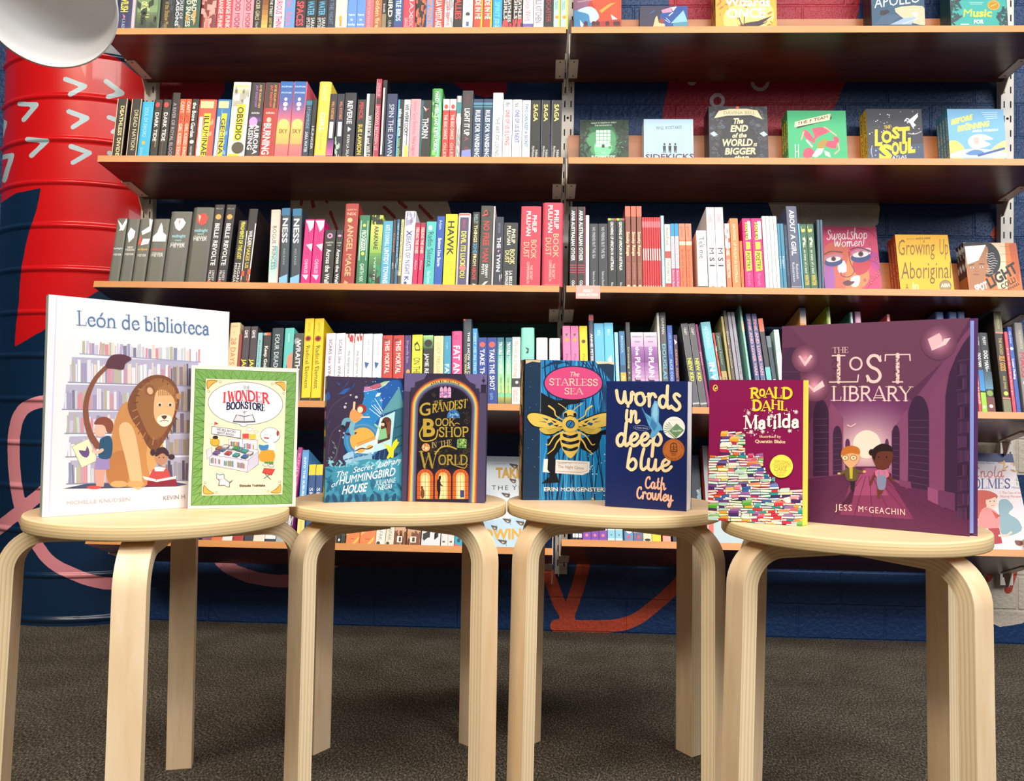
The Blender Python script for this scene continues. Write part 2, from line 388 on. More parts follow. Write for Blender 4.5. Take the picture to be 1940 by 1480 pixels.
def painted(name, base, layers, bump):
    """wall paint: each layer is a painted shape whose outline is stored as a distance attribute"""
    m, nt, b, N = nodes_mat(name); L = nt.links.new; cur = None
    nz = N('ShaderNodeTexNoise'); nz.inputs['Scale'].default_value = 34; tc = N('ShaderNodeTexCoord'); L(tc.outputs['Object'], nz.inputs['Vector'])
    rgb = N('ShaderNodeRGB'); rgb.outputs[0].default_value = lin(base); cur = rgb.outputs[0]
    for at, col in layers:
        a = N('ShaderNodeAttribute', attribute_name=at); w = N('ShaderNodeMath', operation='MULTIPLY_ADD'); w.inputs[1].default_value = 2.4; w.inputs[2].default_value = -1.2
        L(nz.outputs[0], w.inputs[0]); ad = N('ShaderNodeMath', operation='ADD'); L(a.outputs['Fac'], ad.inputs[0]); L(w.outputs[0], ad.inputs[1])
        g = N('ShaderNodeMath', operation='GREATER_THAN'); g.inputs[1].default_value = 0; L(ad.outputs[0], g.inputs[0])
        mx = N('ShaderNodeMix', data_type='RGBA'); mx.inputs['B'].default_value = lin(col); L(g.outputs[0], mx.inputs['Factor']); L(cur, mx.inputs['A']); cur = mx.outputs['Result']
    L(cur, b.inputs['Base Color']); b.inputs['Roughness'].default_value = .5 if bump else .3
    if bump:
        mp = N('ShaderNodeMapping'); mp.inputs['Rotation'].default_value = (math.pi/2, 0, 0); L(tc.outputs['Object'], mp.inputs[0])
        br = N('ShaderNodeTexBrick'); br.inputs['Scale'].default_value = 1; br.inputs['Brick Width'].default_value = .23; br.inputs['Row Height'].default_value = .0905
        br.inputs['Mortar Size'].default_value = .004; br.inputs['Mortar Smooth'].default_value = .6
        L(mp.outputs[0], br.inputs['Vector'])
        n2 = N('ShaderNodeTexNoise'); n2.inputs['Scale'].default_value = 90; n2.inputs['Detail'].default_value = 5; L(tc.outputs['Object'], n2.inputs['Vector'])
        vo = N('ShaderNodeTexNoise'); vo.inputs['Scale'].default_value = 260; L(tc.outputs['Object'], vo.inputs['Vector'])
        r1 = ramp(N, [(.34, '#000000'), (.42, '#ffffff')]); L(vo.outputs[0], r1.inputs[0])
        h = N('ShaderNodeMath', operation='MULTIPLY_ADD'); h.inputs[1].default_value = -1.0; L(br.outputs['Fac'], h.inputs[0]); L(n2.outputs[0], h.inputs[2])
        h2 = N('ShaderNodeMath', operation='MULTIPLY_ADD'); h2.inputs[1].default_value = .35; L(r1.outputs[0], h2.inputs[0]); L(h.outputs[0], h2.inputs[2])
        bu = N('ShaderNodeBump'); bu.inputs['Strength'].default_value = .55; bu.inputs['Distance'].default_value = .006; L(h2.outputs[0], bu.inputs['Height']); L(bu.outputs[0], b.inputs['Normal'])
    return m
def grid_obj(name, P, nu, nv, m, attrs):
    me = bpy.data.meshes.new(name)
    fs = [(j*nu+i, j*nu+i+1, (j+1)*nu+i+1, (j+1)*nu+i) for j in range(nv-1) for i in range(nu-1)]
    me.from_pydata([tuple(map(float, p)) for p in P], [], fs); me.materials.append(m)
    me.polygons.foreach_set('use_smooth', [True]*len(fs))
    for k, v in attrs.items(): a = me.attributes.new(k, 'FLOAT', 'POINT'); a.data.foreach_set('value', np.asarray(v, np.float32))
    o = bpy.data.objects.new(name, me); C.objects.link(o); o['kind'] = 'structure'; return o
# floor
m, nt, b, N = nodes_mat('charcoal_carpet'); L = nt.links.new
tc = N('ShaderNodeTexCoord'); n1 = N('ShaderNodeTexNoise'); n1.inputs['Scale'].default_value = 330; n1.inputs['Detail'].default_value = 4
n2 = N('ShaderNodeTexNoise'); n2.inputs['Scale'].default_value = 9; n2.inputs['Detail'].default_value = 3
r = ramp(N, [(.3, '#221e19'), (.5, '#4f483e'), (.7, '#8c8275')]); mx = N('ShaderNodeMix', data_type='RGBA', blend_type='MULTIPLY'); mx.inputs['Factor'].default_value = .55
mp = N('ShaderNodeMapping'); mp.inputs['Scale'].default_value = (1.0, .5, 1); mp.inputs['Rotation'].default_value = (0, 0, .4); L(tc.outputs['Object'], mp.inputs[0]); L(mp.outputs[0], n1.inputs['Vector']); L(tc.outputs['Object'], n2.inputs['Vector']); L(n1.outputs[0], r.inputs[0]); L(r.outputs[0], mx.inputs['A']); r2 = ramp(N, [(.3, '#b8b4ac'), (.62, '#ffffff')]); L(n2.outputs[0], r2.inputs[0]); L(r2.outputs[0], mx.inputs['B'])
L(mx.outputs['Result'], b.inputs['Base Color']); b.inputs['Roughness'].default_value = .95; b.inputs['Specular IOR Level'].default_value = .1
bu = N('ShaderNodeBump'); bu.inputs['Strength'].default_value = .18; bu.inputs['Distance'].default_value = .003; L(n1.outputs[0], bu.inputs['Height']); L(bu.outputs[0], b.inputs['Normal'])
f = MB(); f.box(-2.6, 2.6, -3.4, YW, -.05, 0, m); o = f.build('floor'); o['kind'] = 'structure'
f = MB(); f.box(-2.6, 2.6, -3.4, YW+.1, 3.1, 3.15, mat('#8f8d88', .8)); o = f.build('ceiling'); o['kind'] = 'structure'
# back wall with its mural
gx = np.concatenate([np.linspace(-2.6, -1.36, 20), np.linspace(-1.35, 1.6, 492), np.linspace(1.61, 2.6, 20)]); gz = np.concatenate([np.linspace(0, 1.74, 291), np.linspace(1.75, 3.1, 24)])
nx, nz_ = len(gx), len(gz); X, Z = np.meshgrid(gx, gz); P = np.stack([X, 0*X+YW, Z], -1).reshape(-1, 3); Q = px_of(P)
mx_ = np.maximum.reduce
wl = {
 'paint_red': mx_([sdf_poly(Q, [(1262, -80), (1275, 120), (1256, 205), (1253, 270), (1240, 340), (1330, 345), (1530, 270), (1580, 205), (1605, 150), (1640, -60)]), sdf_poly(Q, [(700, 60), (880, 60), (960, 120), (960, 178), (920, 185), (880, 172), (860, 158), (700, 100)]), sdf_poly(Q, [(250, 60), (430, 60), (425, 175), (400, 210), (250, 210)])]),
 'paint_ring': mx_([np.minimum(14.5-np.hypot(Q[:, 0]-1359, Q[:, 1]-191), np.hypot(Q[:, 0]-1359, Q[:, 1]-191)-8.0), np.minimum(18-np.hypot(Q[:, 0]-1440, Q[:, 1]-155), np.hypot(Q[:, 0]-1440, Q[:, 1]-155)-11), 9-np.hypot(Q[:, 0]-1311, Q[:, 1]-153)]),
 'paint_cream': mx_([sdf_poly(Q, [(552, 360), (548, 440), (900, 440), (856, 408), (838, 350)]), sdf_poly(Q, [(1448, 360), (1468, 420), (1480, 450), (1650, 435), (1664, 424), (1667, 395), (1660, 360)]), sdf_poly(Q, [(1860, 1060), (1872, 1178), (1895, 1188), (1935, 1182), (1990, 1150), (1990, 1050)], 0), sdf_poly(Q, [(1740, 780), (1735, 900), (1960, 900), (1960, 780)])]),
 'paint_dash': mx_([sdf_line(Q, p, 6.5) for p in ([(571, 378), (571, 388)], [(591, 378), (594, 392)], [(626, 402), (638, 434)], [(728, 392), (748, 412)], [(756, 382), (769, 393)], [(795, 390), (818, 414)], [(618, 381), (620, 384)])]+[sdf_line(Q, [(1920, 1085), (1910, 1118)], 15), sdf_line(Q, [(1876, 1088), (1872, 1098)], 12)]),
 'paint_orange': mx_([sdf_line(Q, [(1034, 1075), (1058, 1140), (1078, 1175)], 24), sdf_line(Q, [(1110, 1050), (1096, 1110), (1072, 1176)], 25), sdf_line(Q, [(1054, 1186), (1100, 1187), (1160, 1186), (1200, 1176), (1240, 1148), (1290, 1100), (1320, 1040)], 24, 4), sdf_poly(Q, [(1876, 445), (1885, 428), (1900, 422), (1915, 424), (1915, 470), (1890, 462)])]),
 'paint_pink': sdf_line(Q, [(395, 1020), (420, 1065), (455, 1086), (500, 1098), (560, 1098), (640, 1060)], 24, 4),
 'paint_teal': sdf_poly(Q, [(905, 600), (905, 660), (1330, 680), (1330, 600)]),
}
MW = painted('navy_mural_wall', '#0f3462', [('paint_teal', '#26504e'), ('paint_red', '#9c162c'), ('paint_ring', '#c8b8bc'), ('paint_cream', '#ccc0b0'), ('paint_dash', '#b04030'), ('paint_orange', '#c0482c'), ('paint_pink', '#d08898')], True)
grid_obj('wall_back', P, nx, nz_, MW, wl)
# round column, ribbed like a duct, painted
nA, zs = 200, list(np.arange(.0, 1.7, .006))
for k in range(-1, 27):
    zc = .0175+k*.118
    if zc < -.01: continue
    zs += [zc-.052, zc-.03, zc-.009, zc-.0065, zc-.003, zc, zc+.003, zc+.0065, zc+.009, zc+.03]
zs = sorted(set(round(z, 4) for z in zs if 0 <= z <= 3.1)); zs = zs+[3.1]
CX, CY, CR = -1.326, 2.391, .316
P = []
for z in zs:
    d = abs(((z-.0175+.059) % .118)-.059); rr = CR+.006*max(0, 1-(d/.0085)**2)
    for a in np.linspace(math.radians(-185), math.radians(5), nA): P.append((CX+rr*math.cos(a), CY+rr*math.sin(a), z))
P = np.array(P); Q = px_of(P)
zones = [[(124, 150), (161, 163.5), (133, 179)], [(201, 154), (232, 177), (205, 183.5)], [(37, 197), (69, 198.5), (45, 227)], [(130, 211), (165, 224), (138, 241)], [(206, 222), (240, 235), (214, 250)], [(52, 264), (89, 267), (59, 295)], [(134, 277), (170, 290), (138, 308)], [(-30, 222), (9, 232), (0, 265)], [(-5, 300), (23, 294), (8, 342)], [(207, 290), (243, 303), (214, 320)]]
cl = {
 'paint_red': sdf_poly(Q, [(-200, 60), (-40, 60), (100, 70), (195, 100), (225, 112), (270, 150), (330, 170), (330, 480), (185, 552), (120, 592), (82, 626), (28, 657), (30, 620), (36, 570), (40, 510), (52, 450), (70, 395), (78, 356), (30, 366), (-10, 392), (-60, 440), (-200, 460)]),
 'paint_mark': mx_([sdf_line(Q, p, 9) for p in zones]),
 'paint_pink': mx_([sdf_line(Q, [(95, 760), (70, 763), (42, 778), (28, 815), (26, 870), (32, 930), (46, 985), (72, 1035), (98, 1066), (135, 1086), (180, 1102), (225, 1105), (280, 1090), (325, 1063), (400, 1010)], 23, 4), sdf_line(Q, [(-60, 1050), (-5, 1003), (30, 975), (78, 935), (140, 880), (220, 840)], 24, 4)]),
}
MC = painted('painted_column', '#0a2846', [('paint_red', '#d01218'), ('paint_mark', '#b4ccd4'), ('paint_pink', '#dc8a94')], False)
MC.node_tree.nodes['Principled BSDF'].inputs['Coat Weight'].default_value = .2
grid_obj('column_left', P, nA, len(zs), MC, cl)

# ---------------------------------------------------------------- uprights, shelves with brackets, back rests
M_MET = mat('#dcd6cc', .4); M_BR = mat('#e2d0be', .38); M_DARK = mat('#0b0a0a', .8)
for ux, nm in ((-1.113, 'left end of the shelves, beside the red column'), (.0527, 'gap between the two bays of shelves'), (1.225, 'right end of the shelves, beside blue brick')):
    g = MB(); w2 = .0165; y0, y1 = 2.143, YW-.001
    g.box(ux-w2, ux+w2, y0, y1, .16, 2.35, M_MET)
    z = .19
    while z < 2.33:
        for s in (-.0085, .0085): g.add([(ux+s+a, y0-.0004, z+q) for a, q in ((-.0016, -.009), (.0016, -.009), (.0016, .009), (-.0016, .009))], [(0, 1, 2, 3)], M_DARK)
        z += .039
    for zz in (.4, .62, 1.045, 1.4, 1.75): g.add([(ux+.0035*math.cos(a), y0-.0005, zz+.0035*math.sin(a)) for a in [2*math.pi*i/12 for i in range(12)]], [list(range(12))], M_DARK)
    tag(g.build('shelf_upright'), 'white slotted metal upright at the '+nm, 'shelf upright', 'slotted uprights holding the shelves')
def bracket(k, u, sgn, parent):
    """vertical plate outside the shelf end, bent under the board with two screw holes"""
    g = MB(); t = .0022; pl = []
    out = [(.118, -.0188), (.118, .052), (.215, .052), (.243, .03), (.243, -.05), (.232, -.05), (.205, -.0188)]
    for s in (0, sgn*t): pl += [(u+s, v, n) for v, n in out]
    n = len(out); fs = [list(range(n)), list(range(2*n-1, n-1, -1))]+[(i, (i+1) % n, n+(i+1) % n, n+i) for i in range(n)]
    g.add(pl, fs, M_BR)
    x0, x1 = sorted((u+sgn*t, u-sgn*.0235)); g.box(x0, x1, .118, .212, -.0188, -.0167, M_BR)
    for v in (.128, .2): g.add([(u-sgn*.012+.0022*math.cos(a), v+.003*math.sin(a), -.01895) for a in [2*math.pi*i/10 for i in range(10)]], [list(range(10))], M_DARK)
    o = g.build('bracket', parent); return o
BOARDS = {}
for k, (x0, x1, z, ti, words) in SHELF.items():
    e = empty('wall_shelf'); o, U, V, N_ = frame(k)
    e.matrix_world = Matrix(((1, 0, 0, 0), (0, V[1], N_[1], YF), (0, V[2], N_[2], z), (0, 0, 0, 1)))
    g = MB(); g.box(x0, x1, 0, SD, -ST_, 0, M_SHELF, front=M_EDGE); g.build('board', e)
    bracket(k, x0-.0005, -1, e); bracket(k, x1+.0005, 1, e)
    what = {'1': 'of young adult novels above all others', '2': 'with the black and white spines', '3': 'with the two thick crimson spines', '4': 'right behind the stool books', '5': 'nearest the floor'}
    wr = {'1': 'of face-out fantasy novels', '2': 'of six face-out stacks', '3': 'with pink section card', '4': 'of leaning graphic novels', '5': 'nearest the floor'}
    tag(e, 'tilted brown wooden %s %s' % (words, (what if k[1] == 'L' else wr)[k[0]]), 'shelf', 'tilted wall shelves'); BOARDS[k] = e
VMAX = {'1R': .2085, '2R': .205, '3R': .186, '5L': .162, '5R': .162}
def rest(k, x0, x1, hgt, label):
    g = MB(); v0 = VMAX[k]+.0008; g.box(x0, x1, v0, v0+.009, .0003, hgt, M_REST)
    o, U, V, N_ = frame(k); ob = g.build('back_rest', None, Matrix(((1, 0, 0, 0), (0, V[1], N_[1], o[1]), (0, V[2], N_[2], o[2]), (0, 0, 0, 1))))
    tag(ob, label, 'display board', 'back rests behind the face-out books')
rest('1R', XM1+.002, 1.198, .148, 'long wooden back rest behind face-out books on top right shelf')
rest('2R', XM1+.002, 1.198, .160, 'long wooden back rest behind six stacks on second right shelf')
rest('3R', .80, 1.198, .150, 'short wooden back rest behind three face-out stacks, third right shelf')

# ---------------------------------------------------------------- birch stools
def make_stool(cx, cy_, angs, label, splay=.004):
    e = empty('stool', (cx, cy_, 0)); tag(e, label, 'stool', 'birch stools in a row')
    R, n = .175, 72; prof = [(0, .45), (R-.004, .45), (R-.0012, .4492), (R, .447), (R, .4335), (R-.0012, .4312), (R-.004, .4304), (0, .4304)]
    g = MB(); g.ply = []; rings = []
    for r, z in prof:
        for i in range(n): a = 2*math.pi*i/n; g.v.append((max(r, .001)*math.cos(a), max(r, .001)*math.sin(a), z)); g.ply.append((z-.43)/.02)
    for j in range(len(prof)-1):
        mm = g.mi(M_SEAT if j in (0, 6) else M_RIM)
        for i in range(n): g.f.append([j*n+i, (j+1)*n+i, (j+1)*n+(i+1) % n, j*n+(i+1) % n]); g.m.append(mm)
    s = g.build('seat', e, None, True)
    for i, p in enumerate(s.data.polygons): p.use_smooth = 1 <= i//n <= 5 or True
    for i in range(len(s.data.edges)): pass
    T, RB, hw = .022, .062, .0195
    prof_ = lambda RO: [(.032, .43, 0, 1)]+[(RO-RB+RB*math.sin(a), .43-RB+RB*math.cos(a), math.sin(a), math.cos(a)) for a in np.linspace(0, math.pi/2, 12)]+[(RO+splay*.45, .2, 1, 0), (RO+splay, 0, 1, 0)]
    for ang in angs:
        ang, RO = ang if isinstance(ang, tuple) else (ang, .188); cen = prof_(RO); g = MB(); g.ply = []; c, q = math.cos(math.radians(ang)), math.sin(math.radians(ang))
        def P(r, w, z): return (r*c-w*q, r*q+w*c, z)
        def strip(pts, pls, m):
            o = len(g.v); k = len(pts[0]); g.v += [p for row in pts for p in row]; g.ply += [x for row in pls for x in row]; mi = g.mi(m)
            for j in range(len(pts)-1):
                for i in range(k-1): g.f.append([o+j*k+i, o+j*k+i+1, o+(j+1)*k+i+1, o+(j+1)*k+i]); g.m.append(mi)
        O = [(r, z) for r, z, a, b_ in cen]; I = [(r-T*a, z-T*b_) for r, z, a, b_ in cen]
        strip([[P(r, -hw, z), P(r, hw, z)] for r, z in O], [[0, 0]]*len(O), M_BIRCH)
        strip([[P(r, -hw, z), P(r, hw, z)] for r, z in I], [[0, 0]]*len(O), M_BIRCH)
        for w in (-hw, hw): strip([[P(*(O[i][0], w, O[i][1])), P(*(I[i][0], w, I[i][1]))] for i in range(len(O))], [[0, 1]]*len(O), M_PLY)
        for i in (0, -1): strip([[P(O[i][0], -hw, O[i][1]), P(O[i][0], hw, O[i][1])], [P(I[i][0], -hw, I[i][1]), P(I[i][0], hw, I[i][1])]], [[0, 0], [1, 1]], M_PLY)
        g.build('leg', e, None, True)
    return e
make_stool(-.5456, 1.1214, (105, (196, .206), 285, (27, .202)), 'round birch stool carrying the white lion book', .010)
make_stool(-.2335, 1.2898, (149, 51, 228, 327), 'round birch stool carrying two dark illustrated books with gold and moon', .001)
make_stool(.1166, 1.3220, (138, 35, 217, 325), 'round birch stool carrying the bee book and navy script book')
make_stool(.4336, 1.1385, (122, 23, 201, 302), 'round birch stool carrying the big purple hall book', .007)

# ---------------------------------------------------------------- pendant lamp shade at the upper left
def make_lamp():
    P0 = CAM+ray(92, 6)*1.62; e = empty('pendant_lamp', tuple(P0))
    ax = ray(88, 8); tilt = np.array([ax[0]*.85, ax[1]*.85, .58]); tilt /= np.linalg.norm(tilt)   # dome axis, pointing up and away
    u = np.cross(tilt, [0, 0, 1.]); u /= np.linalg.norm(u); w = np.cross(tilt, u); n = 64
    m_in = mat('#f4f2f0', .45); g = MB(); Rm = .1005
    prof = [(Rm, 0), (Rm*1.0, .004), (Rm*.975, .03), (Rm*.9, .06), (Rm*.76, .088), (Rm*.52, .11), (Rm*.25, .121), (.014, .124)]
    for off in (0, .0022):
        o = len(g.v)
        for r, h in prof:
            for i in range(n):
                a = 2*math.pi*i/n; rr = r+off; p = u*rr*math.cos(a)+w*rr*math.sin(a)+tilt*(h+off*.6*(h > 0)); g.v.append(tuple(p))
        for j in range(len(prof)-1):
            for i in range(n): g.f.append([o+j*n+i, o+j*n+(i+1) % n, o+(j+1)*n+(i+1) % n, o+(j+1)*n+i]); g.m.append(g.mi(m_in))
    k = len(prof)*n
    for i in range(n): g.f.append([i, (i+1) % n, k+(i+1) % n, k+i]); g.m.append(g.mi(m_in))
    g.build('lamp_shade', e, None, True)
    def rod(name, a, b, r, col):
        q = MB(); a, b = np.array(a, float), np.array(b, float); d = (b-a)/np.linalg.norm(b-a); s = np.cross(d, [1, 0, .01]); s /= np.linalg.norm(s); t2 = np.cross(d, s)
        for p in (a, b):
            for i in range(12): an = 2*math.pi*i/12; q.v.append(tuple(p+(s*math.cos(an)+t2*math.sin(an))*r))
        mi = q.mi(mat(col))
        for i in range(12): q.f.append([i, (i+1) % 12, 12+(i+1) % 12, 12+i]); q.m.append(mi)
        q.f.append(list(range(12))); q.m.append(mi); q.f.append(list(range(12, 24))); q.m.append(mi)
        return q.build(name, e)
    top = tilt*.124; rod('lamp_socket', tilt*.095, tilt*.15, .016, '#dddddd')
    rod('cord', tilt*.15, np.array([tilt[0]*.15, tilt[1]*.15, 3.1-P0[2]]), .003, '#d8d8d8')
    tag(e, 'white dome lamp shade hanging before the red column', 'lamp')
make_lamp()
# ================================================================ SPINE-OUT BOOKS
# x0 x1 top | flags (h hard, xNNN top-left corner) | cover | short colour | what is on it | printed elements
ROWS = {}
ROWS['1L'] = (.010, '''
219 247 -96||16245e|navy|yellow and pink lettering|b f2e24a .55 .78 .5=DEVILISH;p f08098 .80,.4 .83,.6 .86,.5;t d0d8f0 .86 1 .22=K. R. ALDER
247.5 253.5 -88||d8ccd4|pale grey slim|faint pink lettering|t d890a8 .6 .98 .5=hollow crown
254 299 -110|h|5c7850|mossy green|yellow words about gold|g 4d6048 7fa070 .3 .8;g 6a7a58 2c3a30 .8 1;b f0e488 .45 .86 .36 .42=Kingdom of Gold;w 24382c 10 .7 1
301 328 -84||15171a|black|small gold lettering|t c8a850 .62 .99 .34=of the Shadow Moon;w 3c4658 5 .6 .95
328.5 346 -90||39434f|slate grey|two lines of white lettering|t e8ecf0 .55 .86 .34 .72=HOUSE OF;b e8ecf0 .5 .95 .36 .3=DRAGONS;t c8a868 .93 .98 .5=*
346.5 376 -102||2c5446|bottle green|cream words and gold squiggle|b f0e8d0 .5 .9 .3 .62=THREAD OF;b f0e8d0 .55 .96 .3 .28=AND SNAKES;w d8a050 4 .6 .9
377 409 -98|h|7e3230|brown red|pink floral line drawing|w e8a098 22 .55 1;t c04040 .8 .98 .3=the rose
409.5 423 -76||d84858|coral red|white hand lettering|b f8d8d0 .5 .97 .6=ORANGE PUNK
423.5 437.5 -76||d84858|coral red|white hand lettering|b f8d8d0 .5 .97 .6=ORANGE PUNK
438 458.5 -82||f098a8|rose pink|dark pink capitals|b a02448 .5 1 .5=BLOOD MOON
459 478 -82||f098a8|rose pink|dark pink capitals|b a02448 .5 1 .5=BLOOD MOON
478.5 494 -74||1c1a1a|black slim|cream lettering|t d8d0a8 .5 .86 .5=WICKER GIRLS;t e0e0e0 .88 1 .3=Charlie
494.5 506 -88||d8903c|amber slim|golden glow|g 7a3a1c f0c060 .55 1
506.5 517 -72||201c1c|black slim|yellow and white lettering|t f0f0e8 .55 .8 .5=THE STREET;t e8d850 .82 .98 .5=GHOST BIRD
517.5 537 -80||f2f0f4|white|magenta capitals|b c82c68 .52 1 .58=CURIOUS THING
537.5 557 -84||6a98d8|sky blue|pink script|i f07888 .55 .95 .6=lilac days
557.5 577 -78||1a1618|black|bold coral capitals|b f04858 .6 .95 .66=SPACES;r a0a080 .55 .58
577.5 598 -78||14161a|black|blue title over white lettering|b 50b0e0 .6 .8 .6=WATER;t f0f0f0 .83 1 .34 .7=SARAH;t f0f0f0 .83 1 .34 .3=EPSTEIN
598.5 618.5 -78||14161a|black|blue title over white lettering|b 50b0e0 .6 .8 .6=WATER;t f0f0f0 .83 1 .34 .7=SARAH;t f0f0f0 .83 1 .34 .3=EPSTEIN
619 634 -70||243046|dark slate|faint blue lettering|t 7088a8 .5 .92 .5=OF THE NIGHT
634.5 656 -92||f6eecc|cream|tiny yellow figure at foot|o d0a840 .86 .45 .14 .3;r c89838 .88 .96 .38 .56
657 674 -74||5f92d8|cornflower blue|white stacked words|h e8f0fa .8 .5 .7 .28=here;h e8f0fa .87 .5 .3 .3=is;h e8f0fa .94 .5 .8 .28=lucky
674.5 691 -74||5f92d8|cornflower blue|white stacked words|h e8f0fa .8 .5 .7 .28=here;h e8f0fa .87 .5 .3 .3=is;h e8f0fa .94 .5 .8 .28=lucky
691.5 706.5 -80||f06878|salmon pink|pale pink lettering|t f8a8b0 .5 .98 .5=heartwood
707 722 -72||b0683a|tan brown|cream script|i f0d8b0 .5 .98 .56=Golden fire
722.5 731 -66||8c7c60|khaki slim|black top half|r 181818 .3 .76;t f0f0f0 .6 .74 .5=book
731.5 745 -86||121212|black|white capitals|b f4f4f4 .55 .84 .6=BIRD;t d0d0d0 .88 1 .4=LISA F
745.5 762 -78||1d5690|deep blue|white capitals|b f0f4f8 .5 .88 .55=LITTLE BIRDS;g 1d5690 5a3a80 .88 1
762.5 785 -82||d83a50|crimson pink|pale pink author lettering|t f8c8c8 .5 .85 .36 .7=MAX;t f8c8c8 .8 .99 .34 .7=CANDACE;t f8c8c8 .84 .99 .3 .3=GANGER
785.5 806 -90||1a1614|black|scattered gold flecks|w c86848 26 .5 1
806.5 820.5 -76||7088c8|periwinkle|orange capitals|b f09040 .5 .98 .6=MANY PEOPLE DIE
821 840 -80||e04038|scarlet|white slanted capitals|b f8e8e0 .5 .98 .6=LULUA WESTLAKE
841 858 -84||e6e4e8|white|red script and grey swirls|w a8a8b0 16 .5 1;i d03838 .62 .96 .5=and mine
859 875.5 -78||1a191a|black|bold red capitals|b e03838 .5 .86 .7=GALLIES
876 895 -86||eceaf2|white|small girl figure|t a0a0c0 .5 .72 .5=GRAVITE;o 4a3838 .8 .5 .22 .22;r f4f4f8 .82 .9 .32 .66;r 5060a0 .9 .96 .36 .62
896.5 913.5 -80||f04830|orange red|white words above yellow foot|p f4d028 0,.82 .5,.9 1,.8 1,1 0,1;b f8f0e8 .5 .86 .6=MADE IN ME
914.5 931.5 -80||f04830|orange red|white words above yellow foot|p f4d028 0,.82 .5,.9 1,.8 1,1 0,1;b f8f0e8 .5 .86 .6=MADE IN ME
933 950.5 -84||20a0d4|bright cyan|pale author lettering|b 70c8e8 .5 .84 .5=MY SPIRIT;t b8e8f8 .86 1 .5=JODI GEN
951 969.5 -78||1e1618|black|cream capitals and red roses|b e8e0d8 .52 .9 .32 .72=DEATHLESS;b e8e0d8 .55 .86 .32 .32=GIRLS;w c04048 10 .88 1
970.5 989.5 -78||1e1618|black|cream capitals and red roses|b e8e0d8 .52 .9 .32 .72=DEATHLESS;b e8e0d8 .55 .86 .32 .32=GIRLS;w c04048 10 .88 1
990.5 1009.5 -88||f4f0f2|white|red script and violet band|i d84858 .5 .9 .56=Of Once Wild;r 6858a8 .93 .97
1010.5 1029.5 -84||dad6de|pale grey|grey condensed capitals|b 8a8698 .5 .92 .62=DEVILS KITCHEN
1030.5 1047.5 -76||1c1a1c|black|dim red lettering|t b03040 .5 .9 .5=REDCASTER
1048.5 1061 -84||b0e0d0|mint slim|yellow foot|p f8dc38 0,.8 1,.74 1,1 0,1;i 308878 .5 .74 .6=small bees;o c89848 .84 .5 .3 .3
1062 1075.5 -84||b0e0d0|mint slim|yellow foot|p f8dc38 0,.8 1,.74 1,1 0,1;i 308878 .5 .74 .6=small bees;o c89848 .84 .5 .3 .3
''')
